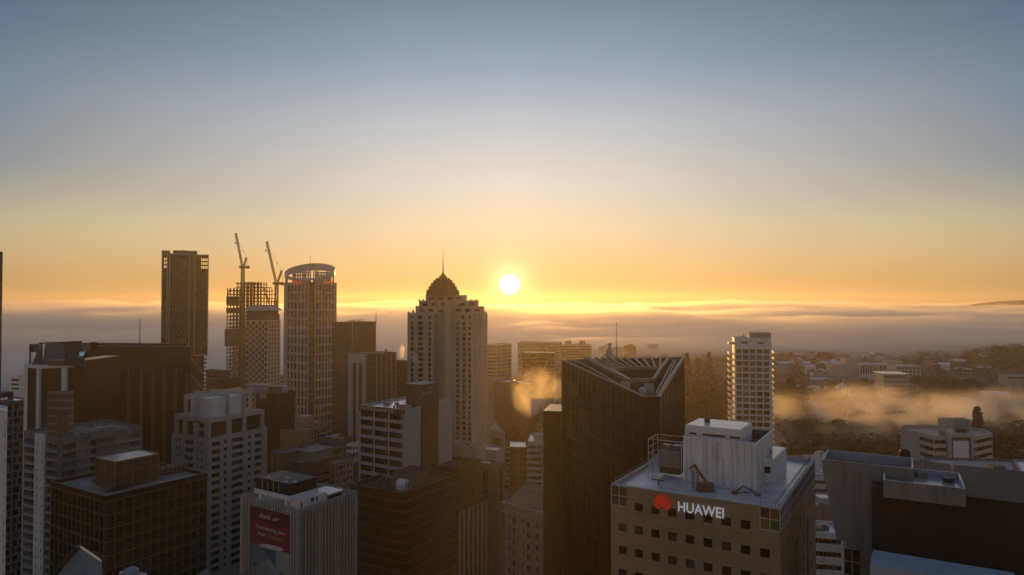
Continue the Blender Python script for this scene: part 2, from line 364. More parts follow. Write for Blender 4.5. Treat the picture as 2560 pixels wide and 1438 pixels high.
def shell(T,P,z0,zt,faces={},wall='pale_concrete',roof='roof_grey',par=1.0,pt=.35,depth=.35,wname='wall',rname='roof',wlabel=None,cap=None,winname='window'):
    mb=MB(); n=len(P)
    for i in range(n):
        a,b=P[i],P[(i+1)%n]
        facade(T,mb,a,b,z0,zt,faces.get(i,[]),depth,0,winname)
    I=inset(P,pt); zr=zt-par
    for i in range(n):
        j=(i+1)%n
        mb.quad(v3(P[i],zt),v3(P[j],zt),v3(I[j],zt),v3(I[i],zt),1 if cap else 0)
        if par>0: mb.quad(v3(I[j],zr),v3(I[i],zr),v3(I[i],zt),v3(I[j],zt),0)
    o=T.part(wname,mb,[wall,cap] if cap else wall,wlabel)
    r=MB(); J=inset(P,pt-.02) ; r.prism(J,zr-.3,zr,0); T.part(rname,r,roof)
    return o
def L2(P,i): return (P[(i+1)%len(P)]-P[i]).length
def bldg(name,label,P,z0,zt,group=None,cat='building',**k):
    c=sum(P,Vector((0,0)))/len(P); T=Thing(name,label,cat,(c.x,c.y,z0),group); shell(T,P,z0,zt,**k); return T
def fr(P,i):
    """point on face i of plan P: u metres along, d metres out, height z"""
    a,b=P[i],P[(i+1)%len(P)]; u=(b-a).normalized(); n=Vector((u.y,-u.x))
    return lambda s,z,d=0.: Vector((a.x+u.x*s+n.x*d,a.y+u.y*s+n.y*d,z))
def onface(P,i,px,py):
    """where the sight line through a pixel meets face i: (u, z)"""
    a,b=P[i],P[(i+1)%len(P)]; u=(b-a).normalized(); t=along(a,u,px,py); q=a+u*t; return t, zat(py,q.y)
def text(T,body,size,P,i,s,z,mat_,d=.12,ext=.06,shear=0,wid=None,name='sign_lettering',off=0.0,label=None,spacing=1.0,rot=0.0):
    """lettering on face i of P, turned from a font curve into a mesh; wid = wanted width in metres"""
    cu=bpy.data.curves.new(name,'FONT'); cu.body=body; cu.size=size; cu.extrude=ext; cu.shear=shear; cu.offset=off; cu.space_character=spacing; cu.resolution_u=3
    tmp=bpy.data.objects.new(name,cu); sc.collection.objects.link(tmp); C.view_layer.update()
    me=bpy.data.meshes.new_from_object(tmp); bpy.data.objects.remove(tmp)
    xs=[v.co.x for v in me.vertices]; k=(wid/(max(xs)-min(xs))) if wid else 1
    for v in me.vertices:
        x,y=v.co.x*k,v.co.y; v.co.x=x*math.cos(rot)-y*math.sin(rot); v.co.y=x*math.sin(rot)+y*math.cos(rot)
    me.materials.clear(); me.materials.append(M[mat_]); me.name=name
    f=fr(P,i); a,b=P[i],P[(i+1)%len(P)]; u=b-a
    o=link(bpy.data.objects.new(name,me)); o.parent=T.root; o.location=f(s,z,d+ext)-T.org; o.rotation_euler=(PI/2,0,math.atan2(u.y,u.x)); tag(o,label); return o
def clutter(T,P,z,n,seed,scale=1.0,keep=None):
    """small roof plant scattered on a flat roof, each its own part"""
    r=random.Random(seed); a,b,c,d=P[0],P[1],P[2],P[3]; u=(b-a).normalized(); v=(d-a).normalized()
    for k in range(n):
        for _ in range(8):
            s_,t_=r.uniform(.12,.88),r.uniform(.12,.88); p=a+(b-a)*s_+(d-a)*t_
            if keep is None or keep(s_,t_): break
        m=MB(); kind=r.choice('bbvpdb'); w_=r.uniform(.5,1.3)*scale; l_=r.uniform(.6,2.2)*scale; h=r.uniform(.5,1.5)*scale
        def g(x,y,zz): q=p+u*x+v*y; return (q.x,q.y,z+zz)
        if kind=='b': m.hexa([g(-l_,-w_,.15),g(l_,-w_,.15),g(l_,w_,.15),g(-l_,w_,.15),g(-l_,-w_,h),g(l_,-w_,h),g(l_,w_,h),g(-l_,w_,h)]); m.hexa([g(-l_*.7,-w_*.7,h+.002),g(l_*.7,-w_*.7,h+.002),g(l_*.7,w_*.7,h+.002),g(-l_*.7,w_*.7,h+.002),g(-l_*.7,-w_*.7,h+.2),g(l_*.7,-w_*.7,h+.2),g(l_*.7,w_*.7,h+.2),g(-l_*.7,w_*.7,h+.2)]); T.part('air_conditioner',m,r.choice(['light_steel','grey_concrete','steel']))
        elif kind=='v': m.cyl(g(0,0,0),g(0,0,h),.3*scale,.3*scale,10); m.cyl(g(0,0,h),g(0,0,h+.25),.5*scale,.35*scale,10); T.part('vent',m,r.choice(['light_steel','dark_metal']))
        elif kind=='p': m.beam(g(-l_*2.5,0,.35),g(l_*2.5,0,.35),.22); m.beam(g(-l_*2.5,0,0),g(-l_*2.5,0,.35),.2); m.beam(g(l_*2.5,0,.35),g(l_*2.5,w_*2,.35),.22); T.part('pipe',m,'light_steel')
        else: m.beam(g(0,0,0),g(0,0,h*2.2),.08); m.beam(g(-.4,0,h*1.9),g(.4,0,h*1.9),.06); T.part('antenna',m,'dark_metal')
# ---------------------------------------------------------------- terrain
def sm(t): t=max(0,min(1,t)); return t*t*(3-2*t)
def terrain(x,y):
    h=60*sm((y-305)/115)*sm((x+70)/150)*(1-sm((y-1900)/1200))
    h+=8*sm((y-650)/200)*sm((x-50)/200)*(1-sm((y-1900)/1200))
    h+=9*sm((x-560)/180)*sm((y-760)/160)*(1-sm((y-1500)/600))
    if 330<y<2500: h+=2.2*noise.noise(Vector((x/90,y/90,3)))*sm((y-330)/100)
    return h
def axis(b):
    r=[];
    for a,c,n in b: r+=[a+(c-a)*i/n for i in range(n)]
    return r+[b[-1][1]]
XS=axis([(-6000,-1200,8),(-1200,-200,16),(-200,1100,60),(1100,6000,10)]); YS=axis([(-300,280,6),(280,1500,52),(1500,5600,16)])
V=[(x,y,terrain(x,y)) for y in YS for x in XS]; nx=len(XS)
me=bpy.data.meshes.new('ground'); me.from_pydata(V,[],[(j*nx+i,j*nx+i+1,(j+1)*nx+i+1,(j+1)*nx+i) for j in range(len(YS)-1) for i in range(nx-1)])
me.materials.append(mat('ground_mixed',(.055,.05,.042),.9,var=.5,scale=.02)); me.polygons.foreach_set('use_smooth',[True]*len(me.polygons))
gr=link(bpy.data.objects.new('ground',me)); tag(gr,'dark ground with streets and park slopes',None,kind='structure')
# ================================================================ FOREGROUND
# ---- beige office with the flower-logo sign
def build_signed_office():
    z=120.6; Fp=Zp(1951,1273,z); P=corner(Fp,1527,2038,-31,1210)
    # body slightly wider, glazed bays set in at the upper corners
    W0=L2(P,0); W1=L2(P,1)
    T=Thing('office_building','beige tiled office tower with red petal logo and a wet white roof','building',(Fp.x,Fp.y,0))
    tl,_=onface(P,0,1568,1240); tr,_=onface(P,0,1899,1270)
    wins=[]; cols=[1556,1597,1638,1681,1725,1769,1815,1863,1912]; hd0=onface(P,0,1638,1265)[1]
    us=[onface(P,0,c,1350)[0] for c in cols]; du=(us[-1]-us[0])/8; us=[us[0]+du*i for i in range(9)]
    heads=[hd0-3.62*i for i in range(9)]
    for r,h in enumerate(heads):
        for i,uu in enumerate(us):
            if r==0 and i in(0,8): continue
            if r in(3,4) and 3<=i<=5: continue
            wins.append((uu-.68,uu+.68,h-1.32,h,'aptdark' if (i+r)%5==0 else 'dark'))
    a0,a1=us[3]-.7,us[5]+.7
    wins.append((a0,a1,heads[4]-1.6,heads[3]+.1,'grey'))
    side=[]; n=9; sp=W1/n
    for r,h in enumerate(heads[1:]):
        for i in range(n):
            if i in(3,6): continue
            cx=sp*(i+.5); side.append((cx-.6,cx+.6,h-1.32,h,'dark'))
    for i in(3,6):
        cx=sp*(i+.5); side.append((cx-.9,cx+.9,95,heads[1]-2,'ribbon2'))
    # top storey is cut back at both corners for the glazed bays
    zb=z-3.3; zc=z-4.3; mb=MB()
    facade(T,mb,P[0],P[1],0,zc,[q for q in wins if q[3]<=zc],.3)
    facade(T,mb,P[1],P[2],0,zb,side,.3)
    for i in(2,3): facade(T,mb,P[i],P[(i+1)%4],0,z,[],.3)
    u=(P[1]-P[0]).normalized(); A=P[0]+u*tl; B=P[0]+u*tr
    facade(T,mb,A,B,zc,z,[(q[0]-tl,q[1]-tl,q[2],q[3],q[4]) for q in wins if q[3]>zc],.3)
    facade(T,mb,P[0],A,zc,zb,[]); facade(T,mb,B,P[1],zc,zb,[])
    for q in (A,B): mb.quad(v3(q,zb),v3(q+(P[3]-P[0]).normalized()*.3,zb),v3(q+(P[3]-P[0]).normalized()*.3,z),v3(q,z),0)
    T.part('wall',mb,'beige_tile')
    # glazed corner bays
    f0=fr(P,0); f1=fr(P,1)
    g=MB(); fm=MB()
    def bay(s0,s1,n,f,zlo,zhi,mats,name='glazed_bay',nz=2):
        mb=MB(); 
        for i in range(n):
            for j in range(nz):
                x0=s0+(s1-s0)*i/n; x1=s0+(s1-s0)*(i+1)/n; y0=zlo+(zhi-zlo)*j/nz; y1=zlo+(zhi-zlo)*(j+1)/nz
                mb.quad(f(x0,y0,-.12),f(x1,y0,-.12),f(x1,y1,-.12),f(x0,y1,-.12),1+(i+j*2)%max(1,len(mats)-1))
        for i in range(n+1):
            x=s0+(s1-s0)*i/n; mb.beam(f(x,zlo,-.06),f(x,zhi,-.06),.12,.12,0)
        for j in range(nz+1):
            y=zlo+(zhi-zlo)*j/nz; mb.beam(f(s0,y,-.05),f(s1,y,-.05),.13,.13,0)
        T.part(name,mb,mats)
    bay(.06,tl-.02,2,f0,zb+.05,z-.06,['frame_white','glass_brown','glass_dark'])
    bay(tr+.02,W0-.08,2,f0,zb+.05,z-.06,['frame_white','amber_panel','lime_panel','red_panel'])
    bay(.1,W1-.1,22,f1,zb+.05,z-.06,['frame_white','glass_brown','glass_dark','glass_grey'])
    # roof, kerb, railing
    I=inset(P,.5); r=MB(); r.prism(I,z-.9,z-.5,0); T.part('roof',r,'roof_white')
    k=MB()
    for i in range(4):
        j=(i+1)%4; O=inset(P,.02)
        k.hexa([v3(O[i],z-.04),v3(O[j],z-.04),v3(I[j],z-.04),v3(I[i],z-.04),v3(O[i],z+.1),v3(O[j],z+.1),v3(I[j],z+.1),v3(I[i],z+.1)],0)
        k.quad(v3(I[j],z-.6),v3(I[i],z-.6),v3(I[i],z-.04),v3(I[j],z-.04),0)
    T.part('parapet',k,'pale_concrete')
    rl=MB()
    for (f,s0,s1) in ((f1,.3,W1-.3),(f0,tr,W0-.3)):
        n=int((s1-s0)/1.3)
        for i in range(n+1):
            s=s0+(s1-s0)*i/n; rl.beam(f(s,z,-.7),f(s,z+.95,-.7),.06)
        for h in(.5,.95): rl.beam(f(s0,z+h,-.7),f(s1,z+h,-.7),.05)
    f3=fr([P[0],P[3]],0)
    for i in range(20):
        s=W1*i/20; rl.beam(f3(s,z,.6),f3(s,z+.9,.6),.06)
    rl.beam(f3(0,z+.9,.6),f3(W1-.5,z+.9,.6),.06)
    T.part('railing',rl,'steel')
    # penthouse
    zr=z-.5; zp=127.5; c=Zp(1894,1108,zp); Q=corner(c,1708.5,1931,-31,1090)
    mb=MB(); W=L2(Q,0)
    for i in range(4): facade(T,mb,Q[i],Q[(i+1)%4],zr,zp-.0,[],.2)
    f=fr(Q,0); slots=[(.09,.19,.62),(.30,.44,.60),(.50,.60,.60),(.72,.79,.62)]
    for s in [.02,.20,.245,.455,.48,.60,.80,.90,.97]: mb.hexa([f(W*s-.25,zr,0),f(W*s+.25,zr,0),f(W*s+.25,zr,.22),f(W*s-.25,zr,.22),f(W*s-.25,zp-.5,0),f(W*s+.25,zp-.5,0),f(W*s+.25,zp-.5,.22),f(W*s-.25,zp-.5,.22)])
    for (s0,s1,hh) in slots: mb.hexa([f(W*s0,zr+(zp-zr)*hh,0),f(W*s1,zr+(zp-zr)*hh,0),f(W*s1,zr+(zp-zr)*hh,.3),f(W*s0,zr+(zp-zr)*hh,.3),f(W*s0,zp-.3,0),f(W*s1,zp-.3,0),f(W*s1,zp-.3,.3),f(W*s0,zp-.3,.3)])
    ph=T.part('penthouse',mb,'stained_white','stained white concrete plant room')
    I=inset(Q,.3); mb=MB(); mb.poly([v3(p,zp-1.6) for p in I],0)
    for i in range(4):
        j=(i+1)%4; mb.quad(v3(Q[i],zp),v3(Q[j],zp),v3(I[j],zp),v3(I[i],zp),1); mb.quad(v3(I[j],zp-1.6),v3(I[i],zp-1.6),v3(I[i],zp),v3(I[j],zp),0)
    T.part('roof',mb,['roof_dark','white_paint'],parent=ph)
    zu=129.0; c=Zp(1853,1076,zu); U=corner(c,1713,1885,-31,1060,lenR=8.2); mb=MB(); mb.prism(U,zp-1.5,zu,0)
    up=T.part('penthouse',mb,'white_paint'); I=inset(U,.25); mb=MB(); mb.prism(I,zu+.002,zu+.05,0); T.part('roof',mb,'roof_white',parent=up)
    f=fr(U,0); mb=MB(); Wu=L2(U,0)
    for (s0,s1) in ((.08,.2),(.32,.72),(.8,.98)): mb.hexa([f(Wu*s0,zp+.05,.0),f(Wu*s1,zp+.05,.0),f(Wu*s1,zp+.05,.03),f(Wu*s0,zp+.05,.03),f(Wu*s0,zp+.4,0),f(Wu*s1,zp+.4,0),f(Wu*s1,zp+.4,.03),f(Wu*s0,zp+.4,.03)])
    T.part('vent',mb,'rust_steel',parent=up)
    mb=MB(); q=Zp(1768,1056,zu); mb.cyl((q.x,q.y,zu),(q.x,q.y,zu+.5),.5,.5,12); mb.dome((q.x,q.y,zu+.5),.55,.35,12,3); T.part('vent',mb,'bronze_strip','round rusty roof ventilator',parent=up)
    # annex
    za=124.0; c=Zp(1937,1149,za); A_=corner(c,1896,1966,-31,1130); mb=MB(); mb.prism(A_,zr,za,0); an=T.part('annex',mb,'white_paint')
    I=inset(A_,.2); mb=MB(); mb.prism(I,za+.002,za+.04,0); T.part('roof',mb,'roof_wet',parent=an)
    f=fr(A_,0); mb=MB(); mb.hexa([f(.9,za-2.4,0),f(1.9,za-2.4,0),f(1.9,za-2.4,.05),f(.9,za-2.4,.05),f(.9,za-1.3,0),f(1.9,za-1.3,0),f(1.9,za-1.3,.05),f(.9,za-1.3,.05)]); T.part('window',mb,'glass_dark',parent=an)
    mb=MB(); q=(A_[1]+A_[3])/2; mb.box((q.x-1.2,q.y+.6,za+.05),(q.x-.2,q.y+1.8,za+1.5)); mb.box((q.x-1.6,q.y-1,za+.05),(q.x-.7,q.y-.2,za+.8)); T.part('vent',mb,'steel',parent=an)
    clutter(T,P,z-.5,9,13,.45,lambda s_,t_: t_<.16 or s_>.86)
    # letters and logo
    s0,zl=onface(P,0,1694,1277); s1,_=onface(P,0,1808,1290); Wt=s1-s0
    text(T,'HUAWEI',2.15,P,0,s0,zl,'sign_white',.1,.07,wid=Wt,off=.012)
    sc_,zc=onface(P,0,1657,1268); f=fr(P,0); pet=MB()
    def petal(ang,l,wd,r0):
        pts=[]; n=9
        for k in range(n):
            t=k/(n-1); wv=wd*math.sin(PI*t**.72)**.8*.5; pts.append((r0+l*t,wv))
        pts+= [(x,-y) for x,y in reversed(pts[1:-1])]
        ca,sa=math.cos(ang),math.sin(ang); fr_=[]; bk=[]
        for x,y in pts:
            X=x*ca-y*sa; Y=x*sa+y*ca; fr_.append(f(sc_+X,zc+Y,.28)); bk.append(f(sc_+X,zc+Y,.1))
        pet.poly(fr_,0)
        for k in range(len(pts)):
            j=(k+1)%len(pts); pet.quad(bk[k],bk[j],fr_[j],fr_[k],0)
    for k,(ag,l) in enumerate([(8,1.15),(34,1.65),(58,1.9),(80,1.95),(100,1.95),(122,1.9),(146,1.65),(172,1.15)]): petal(R(ag),l,.78,.22)
    T.part('logo',pet,'red_paint','red flower logo of eight petals')
    T.finish(); return P,z,zr
HP,HZT,HZR=build_signed_office()
def build_roof_gear():
    P,z,zr=HP,HZT,HZR
    def at(px,py,zz=zr): q=Zp(px,py,zz); return Vector((q.x,q.y,zz))
    # window-cleaning crane
    b=at(1765,1228); T=Thing('maintenance_crane','rusty window-cleaning crane with raised boom on the petal-logo office roof','crane',b)
    m=MB(); m.box(b+Vector((-1.3,-.6,0.15)),b+Vector((1.1,.8,1.25))); m.box(b+Vector((-1.5,-.7,0)),b+Vector((1.3,.9,.15))); T.part('base',m,'bronze_strip')
    m=MB(); tip=b+Vector((-1.7,.6,4.0)); m.beam(b+Vector((.2,.1,1.2)),tip,.42,.42); m.beam(tip,tip+Vector((-.7,.1,-.7)),.25); T.part('boom',m,'bronze_strip')
    m=MB(); 
    for dx in(-1.9,-1.1): 
        for dy in(.2,1.0): m.beam(b+Vector((dx,dy,0)),b+Vector((dx,dy,2.9)),.1)
    for h in(.6,1.2,1.8,2.4,2.9): m.beam(b+Vector((-1.9,.2,h)),b+Vector((-1.1,.2,h)),.08); m.beam(b+Vector((-1.9,.2,h)),b+Vector((-1.9,1.0,h)),.08)
    T.part('ladder_frame',m,'crane_paint')
    # small davit arm
    b=at(1858,1236); T=Thing('roof_davit','small black bent-arm davit on two drum bases on the wet white roof','davit',b)
    m=MB(); e1=b+Vector((-1.2,.3,.25)); e2=b+Vector((2.0,-.6,.25)); tp=b+Vector((.2,.4,1.2)); m.beam(e1,tp,.16); m.beam(tp,e2,.16); m.beam(e1,e2+Vector((-.3,0,.2)),.12); T.part('arm',m,'dark_metal')
    for q in(e1,e2): m=MB(); m.cyl(q-Vector((0,0,.25)),q+Vector((0,0,.15)),.5,.5,12); T.part('base',m,'bronze_strip')
    # cooling plant in its frame
    b=at(1668,1192); T=Thing('cooling_plant','grey cooling tower inside a steel pipe frame beside the stained plant room','cooling tower',b)
    u=dirv(-31); v=dirv(59)
    def q(s,t,h): w_=Vector((b.x,b.y))+u*s+v*t; return Vector((w_.x,w_.y,zr+h))
    m=MB(); m.hexa([q(-1.5,0,1.6),q(2.2,0,1.6),q(2.2,3,1.6),q(-1.5,3,1.6),q(-1.5,0,4.4),q(2.2,0,4.4),q(2.2,3,4.4),q(-1.5,3,4.4)]); T.part('casing',m,'grey_concrete')
    m=MB(); m.hexa([q(-1.4,.1,.5),q(2.1,.1,.5),q(2.1,2.9,.5),q(-1.4,2.9,.5),q(-1.4,.1,1.6),q(2.1,.1,1.6),q(2.1,2.9,1.6),q(-1.4,2.9,1.6)]); T.part('louvre',m,'rust_steel')
    for s in(-.5,1.2): m=MB(); m.cyl(q(s,1.5,4.4),q(s,1.5,5.2),.75,.75,14); T.part('fan',m,'steel')
    m=MB()
    for s in(-3.2,2.6):
        for t in(-.4,2.,4.5): m.beam(q(s,t,0),q(s,t,6.2),.12)
    for h in(1.2,2.4,3.6,4.8,6.2):
        m.beam(q(-3.2,-.4,h),q(-3.2,4.5,h),.08)
        if h>5: m.beam(q(-3.2,-.4,h),q(2.6,-.4,h),.1); m.beam(q(2.6,-.4,h),q(2.6,4.5,h),.1); m.beam(q(-3.2,4.5,h),q(2.6,4.5,h),.1)
    for k in range(6): m.cyl(q(-2.9+.25*k,.2,.3),q(-2.9+.25*k,.2,3.6-.3*k),.06,.06,6); m.cyl(q(-2.9+.25*k,.2,3.6-.3*k),q(-1.4,.3+.3*k,3.6-.3*k),.06,.06,6)
    T.part('frame',m,'light_steel')
    for (px,py,l,nm) in ((1631,1200,1.8,'low dark steel bracket lying on the roof beside the cooling frame'),):
        b=at(px,py); m=MB(); m.beam(b+Vector((0,0,.12)),b+Vector((l,-.9,.12)),.14); m.beam(b+Vector((0,0,0)),b+Vector((0,0,.5)),.1); o=link(bpy.data.objects.new('roof_bracket',m.mesh('roof_bracket',[M['dark_metal']],b))); o.location=b; tag(o,nm,'bracket')
build_roof_gear()
# ---- wedge-topped concrete tower and black-clad building
def build_wedge():
    z=127.0; Fp=Zp(2283,1172,z); P=corner(Fp,2056,2281.7,-30,1150,lenR=7.6); W=L2(P,0); u=(P[1]-P[0]).normalized()
    T=Thing('concrete_tower','grey concrete lift tower flaring outwards to an open parapet box','tower',(Fp.x,Fp.y,0))
    # flaring shaft: narrower lower down on its left side
    zb=zat(1344,P[0].y,2091); f=fr(P,0); fb=fr([P[0],P[3]],0); n=L2(P,1)
    a=onface(P,0,2092,1344)[0]
    def pt(s,t,zz): p=P[0]+u*s+(P[3]-P[0]).normalized()*t; return Vector((p.x,p.y,zz))
    mb=MB(); s1=onface(P,0,2177,1300)[0]
    mb.hexa([pt(a,.0,zb),pt(W,0,zb),pt(W,n,zb),pt(a,n,zb),pt(0,0,z-1.6),pt(W,0,z-1.6),pt(W,n,z-1.6),pt(0,n,z-1.6)],0)
    mb.hexa([pt(a+1.2,.3,0),pt(W-.3,.3,0),pt(W-.3,n-.3,0),pt(a+1.2,n-.3,0),pt(a+1.2,.3,zb-.01),pt(W-.3,.3,zb-.01),pt(W-.3,n-.3,zb-.01),pt(a+1.2,n-.3,zb-.01)],0)
    T.part('wall',mb,'grey_concrete')
    # parapet box
    mb=MB(); I=inset(P,.18)
    for i in range(4):
        j=(i+1)%4; mb.quad(v3(P[i],z-1.6),v3(P[j],z-1.6),v3(P[j],z),v3(P[i],z),2,((0,0),(L2(P,i),0),(L2(P,i),1.6),(0,1.6))); mb.quad(v3(P[i],z),v3(P[j],z),v3(I[j],z),v3(I[i],z),1); mb.quad(v3(I[j],z-1.4),v3(I[i],z-1.4),v3(I[i],z),v3(I[j],z),0)
    T.part('parapet',mb,['parapet_blue','light_steel','grey_concrete']); mb=MB(); mb.prism(I,z-1.58,z-1.4,0); T.part('roof',mb,'roof_dark')
    q=Zp(2262,1152,z-1.2); mb=MB(); mb.cyl((q.x,q.y,z-1.4),(q.x,q.y,z+.2),.75,.75,14); mb.dome((q.x,q.y,z+.2),.75,.4,14,3); T.part('water_tank',mb,'black_cladding')
    # stair window at the foot
    s0=onface(P,0,2112,1400)[0]; s2=onface(P,0,2149,1400)[0]; zt=zat(1360,P[0].y); mb=MB(); 
    for k in range(9):
        z1=zt-k*1.9; mb.hexa([f(s0,z1-1.85,-.28),f(s2,z1-1.85,-.28),f(s2,z1-1.85,.04),f(s0,z1-1.85,.04),f(s0,z1,-.28),f(s2,z1,-.28),f(s2,z1,.04),f(s0,z1,.04)],0)
        mb.beam(f(s0,z1-1.87,.06),f(s2,z1-1.87,.06),.09,.09,1)
    mb.beam(f((s0+s2)/2,zt,.08),f((s0+s2)/2,zt-17,.08),.08,.08,1); mb.beam(f(s0,zt,.07),f(s2,zt,.07),.1,.1,1)
    T.part('window',mb,['glass_dark','frame_white'],'tall black stair window with white bars')
    mb=MB(); s3=onface(P,0,2160,1380)[0]; s4=onface(P,0,2168,1380)[0]
    for s in(s3,s4): mb.beam(f(s,zt-.2,.2),f(s,zt-12,.2),.06)
    for k in range(14): mb.beam(f(s3,zt-.8*k-.3,.2),f(s4,zt-.8*k-.3,.2),.05)
    T.part('ladder',mb,'steel')
    # black-clad block
    zk=124.7; Q0=Zp(2178,1213,zk); B0=Q0; B1=B0+dirv(-30)*34; Q=[B0,B1,B1+dirv(60)*20,B0+dirv(60)*20]
    # keep the black block in front of the shaft plane
    T2=Thing('office_building','windowless building clad in flat black panels beside the flared concrete tower','building',(B0.x,B0.y,0))
    mb=MB(); mb.prism(Q,0,zk,0); T2.part('wall',mb,'black_cladding')
    # lift box on top
    zl=126.0; c=Zp(2414,1222,zl); X=corner(c,2208,2399,-29,1200); d=Vector((0,0))
    T3=Thing('lift_housing','pale concrete rooftop box with bluish wet tray roof above black cladding','rooftop structure',(c.x,c.y,122))
    mb=MB(); I=inset(X,.2); zlo=zat(1268,c.y)
    for i in range(4):
        j=(i+1)%4; mb.quad(v3(X[i],zlo),v3(X[j],zlo),v3(X[j],zl),v3(X[i],zl),0,((0,0),(9,0),(9,3),(0,3))); mb.quad(v3(X[i],zl),v3(X[j],zl),v3(I[j],zl),v3(I[i],zl),1); mb.quad(v3(I[j],zl-.8),v3(I[i],zl-.8),v3(I[i],zl),v3(I[j],zl),2)
    mb.poly([v3(p,zlo) for p in reversed(X)],0)
    T3.part('wall',mb,['grey_concrete','white_paint','parapet_blue']); mb=MB(); mb.prism(I,zl-1.0,zl-.8,0); T3.part('roof',mb,'roof_wet')
    m=MB(); q=Zp(2306,1190,zl-.7); m.cyl((q.x,q.y,zl-.8),(q.x,q.y,zl+2.2),.05,.05,6); T3.part('pole',m,'light_steel')
    m=MB(); q=Zp(2297,1192,zl-.8); m.box((q.x-.5,q.y-.6,zl-.8),(q.x+.9,q.y+.6,zl-.1)); T3.part('vent',m,'grey_concrete')
    m=MB(); q=Zp(2372,1205,zl-.8); m.box((q.x-.7,q.y-.5,zl-.8),(q.x+.5,q.y+.3,zl-.2)); T3.part('vent',m,'dark_metal')
    m=MB()
    for px in(2284,2384):
        q=Zp(px,1196,zl-.7)
        for k in range(3): m.beam((q.x+.15*k,q.y+.5*k,zl-.8),(q.x+.15*k,q.y+.5*k,zl+1.0),.05)
        m.beam((q.x,q.y,zl+1),(q.x+.3,q.y+1,zl+1),.05)
    T3.part('railing',m,'light_steel')
    # low pale-blue parapet in front
    zq=zat(1411,80,2175); A0=Zp(2175,1411,zq); A1=A0+dirv(-31)*14; T4=Thing('low_building','light blue metal parapet of a lower roof in front of the black wall','building',(A0.x,A0.y,0))
    mb=MB(); mb.prism([A0,A1,A1+dirv(59)*5.5,A0+dirv(59)*5.5],0,zq,0,1); T4.part('wall',mb,['parapet_blue','roof_blue'])
build_wedge()
